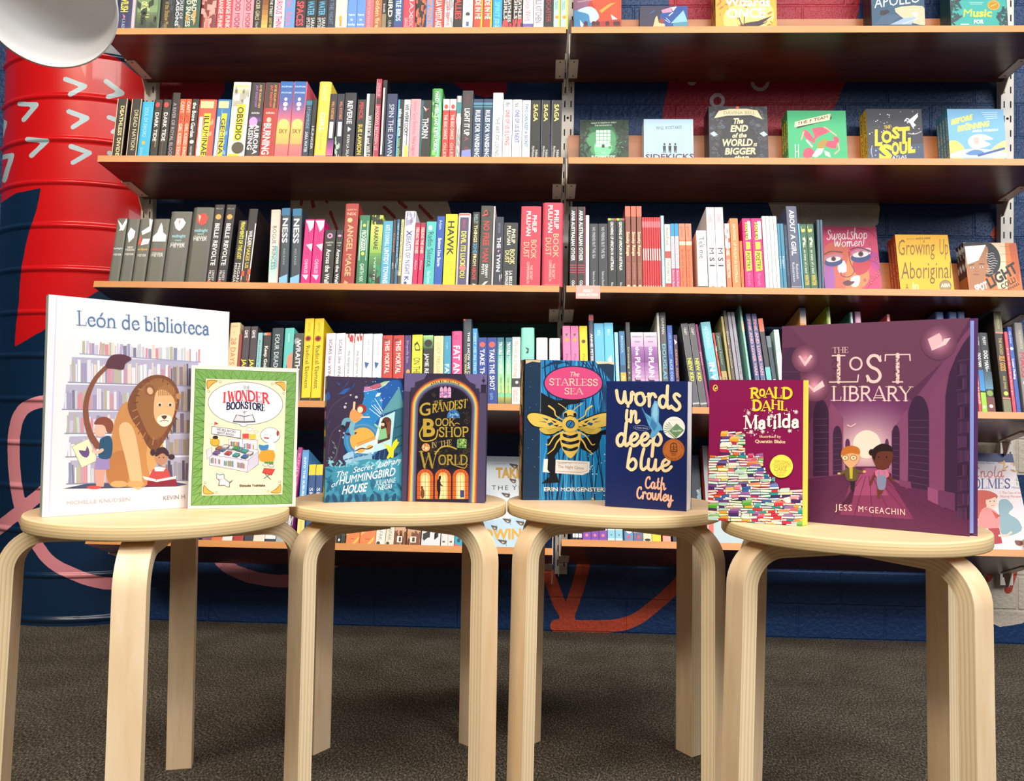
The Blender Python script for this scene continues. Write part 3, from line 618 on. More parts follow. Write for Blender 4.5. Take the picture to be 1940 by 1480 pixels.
ROWS['2L'] = (.012, '''
210.5 231 187|x224|151315|black|gold capitals, cream edge lines|r e8c8a0 0 1 .03 .1;r e8c8a0 0 1 .88 .95;b f0dc98 .12 .97 .34 .56=DEATHLESS DIVIDE
238 258.5 188|x249|151315|black|cream capitals, cream edge lines|r e8c8a0 0 1 .03 .1;r e8c8a0 0 1 .88 .95;t e8dcb0 .18 .88 .36 .56=DREAD NATION
259.5 281 193|x271|28b2de|bright cyan|pale blue lettering|t a8e4f4 .1 .64 .34 .45=SOUL OF SWORD;o d0b850 .74 .45 .16 .18;t b8e8f4 .82 1 .22 .35=JULIE KAGAWA
282 297 189|x292|14120f|black|white capitals and red apple|o e83840 .09 .45 .28 .34;b f4f0e8 .22 .72 .44 .5=DARK TIDE;r b8a868 .72 .82 .6 .68
298 314 189|x307|14120f|black|white capitals and red apple|o e83840 .09 .45 .28 .34;b f4f0e8 .22 .72 .44 .5=DARK TIDE;r 60403c .72 .98 .4 .5
315 330 176|x326|181118|black|pale thin capitals|t c0b4c0 .16 1 .44 .45=A RIVER OF ROYAL BLOOD
331 342 188|x344|f05c30|bright orange|pink white capitals|b f8d0c0 .04 .24 .6=CAN'T;b 902020 .26 .4 .55=LAST A;b f8d0c0 .42 .98 .6=GIRL KISSED KING
343 353 188|x354|f05c30|bright orange|pink white capitals|b f8d0c0 .04 .24 .6=CAN'T;b 902020 .26 .4 .55=LAST A;b f8d0c0 .42 .98 .6=GIRL KISSED KING
354 367 188|x365|141212|black|white storybook lettering|b f0f0f0 .06 .66 .56 .45=the Bone Garden;o f0f0f0 .73 .5 .3 .3;t f0f0f0 .8 1 .3=HEATHER K
368 401 189|x380|e45844|coral red|yellow label with black title|w f4a080 14 .2 1;r f4e2a0 .03 .15 .1 .85;r f8f4ee .3 .98 .1 .3;p f4e420 .24,.36 .24,.74 1,.66 1,.3;b 28241c .28 .96 .3 .52=ILLUMINAE
402 427.5 189|x413|2c78b8|strong blue|yellow label with black title|w 80b0d8 12 .2 1;r f4e2a0 .03 .15 .1 .85;r f8f4ee .3 .98 .1 .3;p f4e420 .24,.4 .24,.8 1,.72 1,.34;b 28241c .32 .94 .32 .56=GEMINA
429 462 156|x445|e4e2da|smoky white|yellow label with black title|r f0ec90 .04 .07;r f0ec90 .1 .14;w b8b4a8 10 .1 .3;p f4e420 .3,.36 .3,.84 .78,.74 .78,.3;b 28241c .33 .77 .36 .56=OBSIDIO;o 4a4434 .87 .6 .36 .36;r f4e420 .95 1 .1 .7
463 489.5 157|x479|2c2b33|charcoal|violet starburst, white capitals|b f0a848 .03 .34 .16 .72=AMIE KAUFMAN;b b070c8 .04 .33 .16 .46=JAY KRISTOFF;h f4f0f4 .42 .5 .6 .14=AURORA;g 3a2858 6a48a0 .44 .52;o d8a0d8 .53 .4 .3 .4;b f4f2f6 .56 .95 .34 .7=AURORA;b f4f2f6 .57 .9 .34 .3=RISING
490.5 518.5 157|x505|b83430|fiery red|black top and white lettering|g 3a3030 4a2c2c 0 .34;b f0a040 .03 .34 .16 .72=AMIE KAUFMAN;b f05840 .04 .33 .16 .46=JAY KRISTOFF;h f8e8e0 .42 .5 .6 .14=AURORA;o f8c0a8 .5 .45 .16 .2;b fff6f4 .54 .96 .5 .4=BURNING;p 5a2830 0,.93 1,.93 1,1 0,1
519.5 544.5 155|x534|d8647c|sunset|blue top, yellow middle, dark script|g 1068b8 4a5ca8 0 .26;g 5a58a8 d06888 .26 .48;g e0788a f4c860 .48 .62;g f4cc60 f0b060 .62 .82;g e88070 d86878 .82 1;h c8e4f8 .08 .5 .8 .14=KAUFMAN;h c8e4f8 .16 .5 .8 .14=SPOONER;o f0f0f8 .235 .5 .12 .14;o f0f0f8 .3 .5 .18 .18;o f0f0f8 .36 .5 .12 .14;o f8d878 .56 .5 .4 .4;i 7a4038 .66 .66 .4=.;h 7a4830 .68 .5 .66 .34=SKY
545 570.5 155|x558|d8647c|sunset|blue top, yellow middle, dark script|g 1068b8 4a5ca8 0 .26;g 5a58a8 d06888 .26 .48;g e0788a f4c860 .48 .62;g f4cc60 f0b060 .62 .82;g e88070 d86878 .82 1;h c8e4f8 .08 .5 .8 .14=KAUFMAN;h c8e4f8 .16 .5 .8 .14=SPOONER;o f0f0f8 .235 .5 .12 .14;o f0f0f8 .3 .5 .18 .18;o f0f0f8 .36 .5 .12 .14;o f8d878 .56 .5 .4 .4;h 7a4830 .68 .5 .66 .34=SKY
571.5 583 189||16344e|deep teal|small white lettering|r 2a7a98 .02 .1;t 88b0c8 .12 .5 .5=STORMRIDE;t f0f4f8 .55 .9 .5=SARA WATER
584 592.5 189||101820|black slim|white author lettering|t e8e8e8 .45 .85 .5=HUNGER
593.5 616.5 155|hx604|fcdc50|lemon yellow|pale lettering and pink foot|b f8eab0 .05 .26 .34 .5=LIGHT;b fcf4d0 .4 .66 .4 .5=GIRL;t f4b878 .66 .9 .2=THE SUMMER;r e890a8 .96 1
617 630.5 178|x626|2a1c2c|dark plum|orange lettering and magenta foot|b f0a048 .12 .4 .4=WILL KOSTAKIS;r e0d4f0 .44 .69 .2 .75;g 6a3078 e068a0 .72 .96
632 646 178|x640|161a34|midnight blue slim|coral lettering and white block|b d88868 .12 .4 .4 .6=WILL KOSTAKIS;r e4e0ec .44 .66 .3 .85;w a8c8b0 6 .7 .92;t f0f0f0 .94 1 .4=2
647 669 176||151a2a|blue black|bold white capitals|b f4f6f8 .12 .48 .44=REVERIE;p d0e4f0 .52,.4 .56,.7 .6,.4;t f0f0f0 .64 .98 .26=RYAN LA SALA
672 687.5 189||1c1c1a|black|red over yellow capitals|b c83038 .04 .34 .5 .5=PENCIL;b f0d048 .42 .94 .5=SUE LAWSON
689 704 178||24282a|black|pale blue top, white capitals|p c8d4d4 0,0 1,0 1,.28 .5,.32 0,.36;b d0d8d8 .34 .98 .5=WARRIOR and WILD
706 716.5 150|h|ac3048|crimson slim|white edge and script|r 401018 .24 .32;t f0c0c8 .05 .22 .5=LEVENSELLER;t f0c8d0 .34 .9 .56=SHADOWS BETWEEN US;r f4eef0 0 1 0 .12
719 727 152||16141a|black slim|white page edge|r f0f0f0 .1 .95 .1 .5
728 747.5 178||1c2e5c|navy|tall pale capitals|t d0d8e8 .16 .97 .5=SPIN THE DAWN
749 761 189||141a20|black|blue and green lettering|p 38b0dc 0,.08 1,.04 1,.3 0,.32;b f4f4f4 .16 .3 .5=take;b f4f4f4 .32 .62 .5=open arms;i c0d870 .66 .98 .5=honey wilder
761.5 773 189||dfe6ec|white|black brush capitals|b 181818 .08 .62 .6=WE WERE LUCKY;p 302018 0,.6 1,.56 1,.72;r e8dc50 .78 .98 .3 .9
774 793 188||f7a0ac|pale pink|thin red script|i e86878 .04 .6 .4=Summer Guest Bookshop;i c83858 .64 .96 .36=Nina Lagoon
793.5 813.5 190||1a1416|black|teal top, white capitals|p 186068 0,0 1,0 1,.14 .5,.26 0,.26;o 101418 .12 .55 .4 .36;p f0f0f0 .1,.2 .16,.6 .2,.5;p e84830 .16,.5 .14,.85 .2,.45;b f4f0f0 .31 .66 .56=THORN
814 834 168|h|48a050|leaf green|white capitals and leaves|w 88d868 16 .2 1;w 287848 12 0 .7;p 80d0b8 0,.7 1,.62 1,.85 .3,.92;b f4f8f0 .04 .9 .34=MANDY A FIERCE AND SUBTLE POISON
836 848 188||d83a34|red|white top and white title|r f4f0ea 0 .19;o d84830 .13 .5 .3 .4;b f8d8d0 .26 .68 .5=THE EGG DANCE;t f8d8d0 .73 .98 .44=GILES
849 861 188||d83a34|red|white top and white title|r f4f0ea 0 .19;o d84830 .13 .5 .3 .4;b f8d8d0 .26 .68 .5=THE EGG DANCE;t f8d8d0 .73 .98 .44=GILES
862 871 182|h|d0d0d0|grey slim|teal and white labels|r 308890 .1 .28;r f8f8f8 .34 .46;w a0a0a0 14 .46 1
872.5 893 172||33343a|charcoal|white slanted title, blue figure|t 903048 .06 .2 .3=KEKLA M;b f4f4f4 .26 .66 .5=LIGHT IT UP;t b04868 .68 .74 .4=A;o 6a3838 .85 .5 .2 .2;p 8888d0 .1,.1 .9,.02 .9,.02;p 8890d8 .88,.1 .86,.9 1,.95 1,.05
894 912.5 188||173a5e|ink blue|white capitals, teal bands|r 4888a8 .06 .1;r 3898a0 .12 .14;b f0f4f8 .18 .98 .5=RULES FOR VANISHING
913.5 930.5 188||173a5e|ink blue|white capitals, teal bands|r 4888a8 .06 .1;r 3898a0 .12 .14;b f0f4f8 .18 .98 .5=RULES FOR VANISHING
931.5 950.5 176||f0f0f2|white|drawn bottle and grey capitals|h e09088 .06 .5 .6 .16=LIZZY;r c0b8b8 .14 .3 .3 .7;r f6f6f6 .15 .29 .36 .64;t 404850 .37 .96 .4=THE ART OF LOSING
951.5 968.5 189||f0eef0|white|bold red capitals|t 202020 .05 .13 .5=fn;b e05058 .17 .77 .46=ONE OF US IS LYING;t a0a0a8 .8 .99 .26 .65=KAREN M;t a0a0a8 .8 .99 .26 .32=MCMANUS
969.5 987.5 189||eeeef2|white|bold indigo capitals|t 404040 .05 .13 .5=si;b 5058a8 .17 .73 .46=ONE OF US IS NEXT;t a0a0a8 .8 .99 .26 .65=KAREN M;t a0a0a8 .8 .99 .26 .32=MCMANUS
988.5 1003.5 190||e8eaf0|white|small teal capitals|b 3870a0 .06 .8 .4=TWO CAN KEEP A SECRET;t a0a0a8 .82 .99 .26 .65=KAREN;t a0a0a8 .82 .99 .26 .32=MCMAN
1004.5 1022.5 190||101010|black|gold four-letter capitals at top|b f0d878 .07 .36 .46=SAGA;t e8e8e0 .84 .99 .28 .65=Nikki;t e8e8e0 .78 .99 .28 .3=McWatters
1025 1041 190||101010|black|gold four-letter capitals at top|r 707070 0 1 0 .06;b f0d878 .07 .36 .46=SAGA;t e8e8e0 .84 .99 .28 .65=Nikki;t e8e8e0 .78 .99 .28 .3=McWatters
1044 1063 190||101010|black|gold four-letter capitals at top|r 707070 0 1 0 .06;b f0d878 .07 .36 .46=SAGA;t e8e8e0 .84 .99 .28 .65=Nikki;t e8e8e0 .78 .99 .28 .3=McWatters
''')
ROWS['3L'] = (.008, '''
205 224 414|x222|66675e|warm grey|white looping ribbon picture|p f8f6f4 .02,.0 .1,.5 .2,.75 .18,.5;p f8f6f4 .2,.3 .18,.8 .06,1 0,.9 .1,.6;h c0e4ec .49 .5 .9 .2=twilight;h e0e0dc .59 .5 .8 .22=MEYER
226.5 248 415|x242|66675e|warm grey|white ragged flower picture|p fcfaf8 .14,.3 .2,.75 .3,.7 .38,.3 .24,.1;h e8e8e0 .47 .5 .5 .18=NEW;h e8e8e0 .51 .5 .8 .2=MOON;h e0e0dc .58 .5 .8 .2=MEYER
250 273 415|x265|66675e|warm grey|white and red torn ribbon|p fcf6f4 .0,.7 .02,1 .2,.95 .26,.3 .2,.2 .12,.8;p e84030 .32,.1 .24,.2 .4,.3 .42,.05;p fcf6f4 .32,.4 .32,1 .4,.9 .42,.3;h e8b840 .5 .5 .8 .22=eclipse;h e0e0dc .6 .5 .7 .22=MEYER
276 305.5 415|x292|66675e|warm grey|white chess piece picture|p fcfafa .06,.5 .12,.6 .22,.7 .26,1 .36,.98 .36,.02 .28,.0 .22,.3 .12,.4;h e83840 .5 .5 .9 .16=breaking dawn;h e0e0dc .56 .5 .7 .12=STEPHENIE;h e0e0dc .6 .5 .76 .18=MEYER
307.5 347 401|x326|65655f|warm grey|round white pomegranate picture|p fcf6f4 .1,.3 .1,.6 .16,.76 .22,.68 .28,.5 .24,.3 .16,.2;p e08078 .11,.42 .14,.5 .2,.42;h a0e0ec .37 .5 .66 .16=midnight;h a0e0ec .42 .5 .3 .1=sun;h c8c8c4 .47 .5 .7 .1=STEPHENIE;h f0f0ec .51 .5 .7 .18=MEYER
349 389 393|hx370|5e5e56|warm grey|round red pomegranate picture|p c84038 .1,.25 .08,.6 .14,.78 .22,.7 .25,.5 .2,.25;p f0c0a8 .1,.28 .12,.42 .2,.36;h a0e0ec .33 .5 .64 .16=midnight;h a0e0ec .37 .5 .3 .1=sun;h c8c8c4 .41 .5 .66 .1=STEPHENIE;h f0f0ec .45 .5 .66 .18=MEYER
390 408.5 388|x411|211d24|black|bold white capitals, gold flourish|h a0a0a0 .06 .5 .7 .14=BELLE;o e8a858 .16 .5 .3 .3;b f4f4f4 .24 .78 .46=BELLE REVOLTE;t f0f0f0 .84 .97 .26 .65=LINSEY;t f0f0f0 .84 .97 .26 .32=MILLER;o e85058 .99 .3 .2 .2
410 428 388|x432|211d24|black|bold white capitals, gold flourish|h a0a0a0 .06 .5 .7 .14=BELLE;o e8a858 .16 .5 .3 .3;b f4f4f4 .24 .78 .46=BELLE REVOLTE;t f0f0f0 .84 .97 .26 .65=LINSEY;t f0f0f0 .84 .97 .26 .32=MILLER;o e85058 .99 .3 .2 .2
438 454 418|x452|191717|black|bright yellow slanted title|b f0e848 .02 .62 .46 .55=FRAGMENTS OF THE LOST;t e8e8e8 .68 .98 .32 .7=MEGAN;t e8e8e8 .68 .98 .32 .3=MIRANDA
455 472 396|x471|191618|black|white edges, yellow and white title|r e8e8e4 .3 1 .0 .1;r e8e8e4 .2 1 .88 1;b f0eee8 .3 .5 .4=WILDER;b e8c848 .5 .8 .4=MAKES US;w e05030 6 .8 1
507 525 398|hx512|f6c4b4|peach pink|grey thin capitals, mint foot|g f8c8b8 f6d8cc 0 .4;g ecd8d0 a8dcd4 .4 .8;g b8e0d8 d8e8e0 .8 1;r 78c0d0 .5 .8 .7 1;t 484848 .22 .82 .44=ROGUE PRINCESS
527 545 395|hx533|34414e|slate navy|teal top, white capitals|r 18709c 0 .1;b f4f6f8 .13 .47 .56=NESS;t a0b0b8 .54 .76 .2=RELEASE;p 88c4ec .92,0 .9,.5 .88,1 1,1 1,0
548 567.5 396|hx555|34414e|slate navy|teal top, white capitals|r 18709c 0 .1;b f4f6f8 .13 .47 .56=NESS;t a0b0b8 .54 .76 .2=RELEASE;p 88c4ec .92,0 .9,.5 .88,1 1,1 1,0
569 586 416|x577|df0c7c|magenta|white leaping shapes|p f8f0f4 .02,.05 .02,1 .12,.95 .2,.6 .08,.3;p f8f0f4 .4,.3 .38,1 .5,.95;t 801860 .16 .56 .4=CHAOTIC GOOD;b f8c0d8 .62 .84 .36=CHARLES;p f8f0f4 .86,.1 .86,.8 .94,.6
587.5 606 416|x595|df0c7c|magenta|white leaping shapes|p f8f0f4 .02,.05 .02,1 .12,.95 .2,.6 .08,.3;p f8f0f4 .4,.3 .38,1 .5,.95;t 801860 .16 .56 .4=CHAOTIC GOOD;b f8c0d8 .62 .84 .36=CHARLES;p f8f0f4 .86,.1 .86,.8 .94,.6
608 629 436|x614|151314|black|pink emblem, white lettering|o d898c8 .11 .5 .26 .26;o 151314 .11 .5 .12 .12;h d8d8d0 .25 .5 .7 .16=GARTH;h d8d8d0 .3 .5 .4 .16=NIX;b f0f0ec .36 .99 .42=Across the Wall
631 643.5 436|x637|151314|black slim|pink emblem, white lettering|o d898c8 .11 .5 .3 .2;h d8d8d0 .25 .5 .7 .2=GAR;h d8d8d0 .3 .5 .4 .2=NI;b f0f0ec .36 .99 .5=Across the Wall
645 670 386|x653|a83430|brick red|large gold capitals|h f0a880 .09 .5 .76 .15=GARTH;h f0b890 .15 .5 .7 .26=NIX;o f0c088 .21 .4 .2 .2;b f0b888 .27 .9 .44=ANGEL MAGE;p e8a878 .95,.3 .98,.6 1,.2
674 693.5 408||1f7850|emerald green|white framed title|r d8f0e0 .08 .66 .14 .2;r d8f0e0 .08 .66 .8 .86;o f0e058 .15 .5 .16 .16;b e8f8ec .22 .52 .44=FROGKISSER;o e8e058 .56 .5 .16 .2;t e8f0e8 .7 .96 .4=GARTH NIX
696.5 719 408||b8d050|lime yellow|black branches, dark green jungle foot|w 181c10 18 .0 .18;g e0e070 90b848 .14 .55;g 60a050 205838 .55 .85;r 102818 .85 1;b 202818 .16 .5 .36=ARAKNAE;w 209060 8 .7 1;t e8f0e0 .6 .94 .16=YVETTE
720 738.5 419||4ca6ca|aqua blue|white condensed capitals|b d0ecf4 .06 .4 .44=KATE O DONNELL;b e8f4f8 .42 .98 .5=UNTIDY TOWNS
739.5 745.5 417||38383a|charcoal slim|orange lettering|t e08850 .2 .5 .5=Cloud;t e0e0e0 .66 .76 .5=abc
746.5 752 416||2c6890|steel blue slim|pale lettering|t c0d8e8 .06 .58 .5=MEET ME AT THE SHORE;w a0b0b8 5 .6 1
752.8 758 416||d8d098|straw slim|tiny black lettering|t 404030 .04 .8 .5=what the woods keep;r 484030 .86 1
759 780 400|h|eeecf6|white|violet capitals|w a0a0c0 8 .04 .24;b 38408c .27 .34 .5=X;t 585c98 .34 .86 .46=BEASTS OF NIGHT;b 3840a0 .88 .94 .4=K;o 404480 .97 .4 .14 .14
781 790 422||d6145a|cerise slim|cream lettering|r a01040 0 .06;b f4e0c8 .08 .5 .6=FEELING THE ONES;t f4d0d0 .6 .76 .4=Alice
791 800 422||d6145a|cerise slim|cream lettering|r a01040 0 .06;b f4e0c8 .08 .5 .6=FEELING THE ONES;t f4d0d0 .6 .76 .4=Alice
802 821 420||4cc0bc|turquoise|black script|o d8f4f0 .1 .4 .2 .3;i 143838 .17 .72 .56=Radio Silence;i e8f8f8 .78 .98 .36=Alice Osman
822 836.5 410||1c50b2|royal blue|white script|i d0e0f8 .06 .2 .4=Adam;b f4f8fc .32 .73 .44=Bottom Line Storm
838.5 861 406||fdee1c|bright yellow|big black capitals|b 181810 .09 .58 .56=HAWK;t c8b020 .66 .94 .24 .66=JAMES;t c8b020 .66 .94 .24 .36=PATTERSON
863 886.5 404|h|e8e4ee|white striped|purple panel, yellow capitals|r d86860 .01 .03;r 4c486c .06 1 .14 .86;t c83048 .09 .22 .26=PERKINS;b f4e448 .25 .9 .4=DEVIL ITS LUCK YOU;o e87870 .76 .5 .26 .26
889.5 905 402|h|231c1a|black|yellow, blue and red lettering|t a0d0c8 .03 .16 .5=SHELLEY;b f0e0a0 .18 .42 .4=THINGS;b 50a8d8 .43 .56 .46=SOME;b f0e0a0 .57 .74 .4=FROM;b d83838 .75 .92 .44=ABOVE;p f0e0c0 .97,.3 .98,.8 1,.5
906.5 929.5 390||3b3d37|dark grey|tall red capitals|o 301c18 .1 .5 .3 .3;i c84848 .05 .14 .5=q;b c83438 .19 .71 .5=NO FREE MAN;b f0f0ec .73 .9 .22 .62=GRAHAM;b f0f0ec .73 .86 .22 .32=POTTS;p f0ece0 .95,.5 .94,.8 1,.4 1,.2
930.5 934 391||d8d0d0|white slim|bare page edge|r c0b8b8 0 .2
935 950.5 411||26283e|indigo|white spaced capitals|t 8890a8 .09 .24 .3=NATASHA;b f4f4f6 .3 .46 .46=THE;p e8a8d0 .5,.3 .48,.6 .52,.5;b f4f4f6 .54 .8 .46=TWIN;w e0e0e0 2 .84 .9
951.5 978.5 422||20272c|blue black|cream capitals in two lines|b f0e4c8 .1 .33 .26 .7=PHILIP;b f0e4c8 .05 .36 .26 .38=PULLMAN;b e8d890 .42 .66 .34 .66=BOOK;b e8d890 .44 .64 .3 .3=DUST;b e0e8e4 .76 .99 .22 .58=LA BELLE;b e0e8e4 .76 .99 .22 .3=SAUVAGE
984.5 1023 391||c6364e|crimson thick|white and gold capitals, shorter|b fdf4f0 .11 .33 .22 .68=PHILIP;b fdf4f0 .06 .38 .22 .38=PULLMAN;t f4c898 .42 .66 .28 .66=BOOK;t f4c898 .45 .65 .28 .3=DUST;t f4d8c8 .74 .92 .13 .56=THE SECRET;t f4d8c8 .7 .97 .13 .4=COMMONWEALTH;r e89090 .985 .99 .1 .9
1026 1066 384|h|c6364e|crimson thick|white and gold capitals, taller|b fdf4f0 .09 .32 .22 .68=PHILIP;b fdf4f0 .03 .37 .22 .38=PULLMAN;t f4c898 .37 .66 .28 .66=BOOK;t f4c898 .42 .64 .28 .3=DUST;t f4d8c8 .73 .91 .13 .56=THE SECRET;t f4d8c8 .69 .94 .13 .4=COMMONWEALTH;r e89090 .975 .98 .1 .9
''')
ROWS['3R'] = (.008, '''
1079.5 1092.5 392||222022|black|bold white capitals, red lines|b f8f8f8 .05 .68 .5 .45=ARAB AUSTRALIAN OTHER;r c03050 .73 .74;r c03050 .76 .77;r c03050 .79 .8;r c03050 .82 .83;b f0f0f0 .92 1 .4=COA;r 902038 0 1 .9 1
1094 1108.5 392||222022|black|bold white capitals, red lines|b f8f8f8 .05 .68 .5 .45=ARAB AUSTRALIAN OTHER;r c03050 .73 .74;r c03050 .76 .77;r c03050 .79 .8;r c03050 .82 .83;b f0f0f0 .92 1 .4=COA;r 902038 0 1 .88 1
1109.5 1116 408||f6f2f6|white slim|blank spine|r e0d8e0 0 1 .8 1
1117.5 1133 424||2d323b|slate black|faint italic lettering|i c8ccd4 .06 .56 .36=NO FRIEND BUT THE SEA;i d8d8dc .76 .99 .26=Behrouz Booch
1134 1151.5 424||2d323b|slate black|faint italic lettering|i c8ccd4 .06 .56 .36=NO FRIEND BUT THE SEA;i d8d8dc .76 .99 .26=Behrouz Booch
1152.5 1168 414||17181a|black|tricolour top, white capitals|r e8c840 .0 .03 0 .33;r 40a050 0 .03 .33 .66;r d83848 0 .03 .66 1;b e8f0e8 .05 .76 .36=GROWING UP AFRICAN IN AUSTRALIA;t e8e8e8 .93 1 .24=Black
1169 1184.5 414||17181a|black|tricolour top, white capitals|r e8c840 .0 .03 0 .33;r 40a050 0 .03 .33 .66;r d83848 0 .03 .66 1;b e8f0e8 .05 .76 .36=GROWING UP AFRICAN IN AUSTRALIA;t e8e8e8 .93 1 .24=Black
1186 1196 391||8c4c3a|brown slim|coral top, cream script|r ee6e58 0 .13;b f4d8b0 .32 .62 .56=Smoky Range;t b88068 .7 .9 .3=STORIES;o f4e0b8 .985 .5 .3 .3
1197.2 1206.8 391||8c4c3a|brown slim|coral top, cream script|r ee6e58 0 .13;b f4d8b0 .32 .62 .56=Smoky Range;t b88068 .7 .9 .3=STORIES;o f4e0b8 .985 .5 .3 .3
1208 1217.6 391||8c4c3a|brown slim|coral top, cream script|r ee6e58 0 .13;b f4d8b0 .32 .62 .56=Smoky Range;t b88068 .7 .9 .3=STORIES;o f4e0b8 .985 .5 .3 .3
1218.6 1222.5 412||e02c36|red very slim|white centre label|r f07078 .06 .15;r f8c8c8 .45 .62 .2 .8;r f8d0d0 .97 1 .3 .7
1223 1226.9 412||e02c36|red very slim|white centre label|r f07078 .06 .15;r f8c8c8 .45 .62 .2 .8;r f8d0d0 .97 1 .3 .7
1227.4 1231.3 412||e02c36|red very slim|white centre label|r f07078 .06 .15;r f8c8c8 .45 .62 .2 .8;r f8d0d0 .97 1 .3 .7
1231.8 1235.7 412||e02c36|red very slim|white centre label|r f07078 .06 .15;r f8c8c8 .45 .62 .2 .8;r f8d0d0 .97 1 .3 .7
1236.2 1240.1 412||e02c36|red very slim|white centre label|r f07078 .06 .15;r f8c8c8 .45 .62 .2 .8;r f8d0d0 .97 1 .3 .7
1240.6 1244.5 412||e02c36|red very slim|white centre label|r f07078 .06 .15;r f8c8c8 .45 .62 .2 .8;r f8d0d0 .97 1 .3 .7
1245 1248.9 412||e02c36|red very slim|white centre label|r f07078 .06 .15;r f8c8c8 .45 .62 .2 .8;r f8d0d0 .97 1 .3 .7
1249.4 1253.3 412||e02c36|red very slim|white centre label|r f07078 .06 .15;r f8c8c8 .45 .62 .2 .8;r f8d0d0 .97 1 .3 .7
1254.2 1261 409|h|b4dcec|pale blue slim|blank spine|r d8f0f8 0 1 .3 .6
1261.5 1272.5 425||ece0d4|cream slim|script title, two red bands|i 302828 .06 .34 .44=Anne Frank;r b84840 .43 .54;t 504840 .57 .9 .4=THE DIARY OF;r b84840 .93 1
1273.5 1280 424||e8e8f2|white slim|blue top, pink foot|r 2098d0 0 .2;t c04878 .22 .68 .5=SURFACE MAN;r d84878 .7 1;t f8e0e8 .73 .98 .5=Born to Run
1281.2 1288.5 424||e8e8f2|white slim|blue top, pink foot|r 2098d0 0 .2;t c04878 .22 .68 .5=SURFACE MAN;r d84878 .7 1;t f8e0e8 .73 .98 .5=Born to Run
1289.5 1301 424||f07448|orange|red and white lettering|r f48868 0 .26;t c83820 .05 .22 .4=golden;r f8d0b8 .28 .34;t 902018 .4 .98 .4=the other end of Sunday street
1302 1313.3 424||f07448|orange|red and white lettering|r f48868 0 .26;t c83820 .05 .22 .4=golden;r f8d0b8 .28 .34;t 902018 .4 .98 .4=the other end of Sunday street
1323 1341.5 437||f4f4ee|white boxy|thin black script|i 404038 .12 .5 .56=Tell me;t a0a098 .58 .82 .2=what it was;r 181818 .965 1
1343.5 1359 393||f4eef2|white|pink top, big black letters|r eccad0 0 .27;t c09098 .09 .2 .5=CHARLI;b 302830 .5 .74 .6=M S I;o f08060 .985 .5 .2 .14
1360 1376 393||f4eef2|white|pink top, big black letters|r eccad0 0 .27;t c09098 .09 .2 .5=CHARLI;b 302830 .5 .74 .6=M S I;o f08060 .985 .5 .2 .14
1377.5 1387 424||f28058|orange slim|white upper half|r f4eee8 0 .38;w e85848 4 0 .3;b f8f0e0 .3 .5 .6=THE;b f8e0d0 .56 .84 .6=INTERSECTION
1388.5 1404 414||f28a50|orange|cream capitals|t f8e8c8 .08 .92 .36=GROWING UP MUSLIM IN AUSTRALIA
1405 1410.5 457||e07840|orange low slim|plain spine|r c86030 .0 .9 .4 .6
1412.5 1429 414||d80e78|hot pink|yellow label words|p f6e438 .06,.3 .06,.8 .3,.8 .32,.3;r f8f0f0 .04 .3 .6 .95;b 202020 .07 .3 .3 .46=SOLID;p f6e438 .34,.3 .34,.8 .44,.8 .45,.3;p f6e438 .47,.2 .47,.85 .74,.85 .76,.2;b 202020 .49 .73 .42=POETRY;t f090c0 .78 .96 .3=Sarah
1430 1449.5 414||d80e78|hot pink|yellow label words|p f6e438 .06,.3 .06,.8 .3,.8 .32,.3;r f8f0f0 .04 .3 .6 .95;b 202020 .07 .3 .3 .46=SOLID;p f6e438 .34,.3 .34,.8 .44,.8 .45,.3;p f6e438 .47,.2 .47,.85 .74,.85 .76,.2;b 202020 .49 .73 .42=POETRY;t f090c0 .78 .96 .3=Sarah
1451 1457.8 410||f4f4f6|white very slim|tiny grey lettering|t 808088 .05 .3 .5=HIGHWAY BODIES;t a0a0a8 .46 .6 .4=tsai
1458.4 1465.2 410||f4f4f6|white very slim|tiny grey lettering|t 808088 .05 .3 .5=HIGHWAY BODIES;t a0a0a8 .46 .6 .4=tsai
1465.8 1472.4 410||f4f4f6|white very slim|tiny grey lettering|t 808088 .05 .3 .5=HIGHWAY BODIES;t a0a0a8 .46 .6 .4=tsai
1473 1479 410||f4f4f6|white very slim|tiny grey lettering|t 808088 .05 .3 .5=HIGHWAY BODIES;t a0a0a8 .46 .6 .4=tsai
1479.8 1484.5 424||3c90b2|teal blue slim|pale lettering|t d0e8f0 .5 .7 .5=bigger
1485 1491.8 424||3884a6|teal blue slim|pale lettering|t d0e8f0 .5 .7 .5=bigger
1492.4 1498.6 426||1a2a48|navy slim|dim lettering|t 4878a0 .2 .8 .4=the lighthouse
1499.5 1519.5 391||555a74|slate violet|tall white capitals|b f0f0f4 .05 .6 .46=ABOUT A GIRL;t d8dce4 .7 .88 .24 .68=Rebekah;t d8dce4 .68 .92 .24 .34=Robertson;r d8dce4 .97 .975
1520 1523.5 424||58b0dc|light blue very slim|blank spine|r 88c8e8 0 1 .2 .5
1524.5 1536 425||3c6648|forest green|yellow and white lettering|i f0e060 .05 .16 .5=J;b f4f0d0 .2 .36 .46=ft;t f0f0e0 .4 .76 .4=so many of a kind;b e0c040 .78 .94 .6=WINTER
1537 1550 425||3c6648|forest green|yellow and white lettering|i f0e060 .05 .16 .5=J;b f4f0d0 .2 .36 .46=ft;t f0f0e0 .4 .76 .4=so many of a kind;b e0c040 .78 .94 .6=WINTER
1551 1556.6 417|x1547|2e4656|blue grey slim|plain spine|r 486478 0 1 .5 .8
1557.2 1562 417|x1553|34506a|blue grey slim|plain spine|r 5a7890 0 1 .5 .8
''')
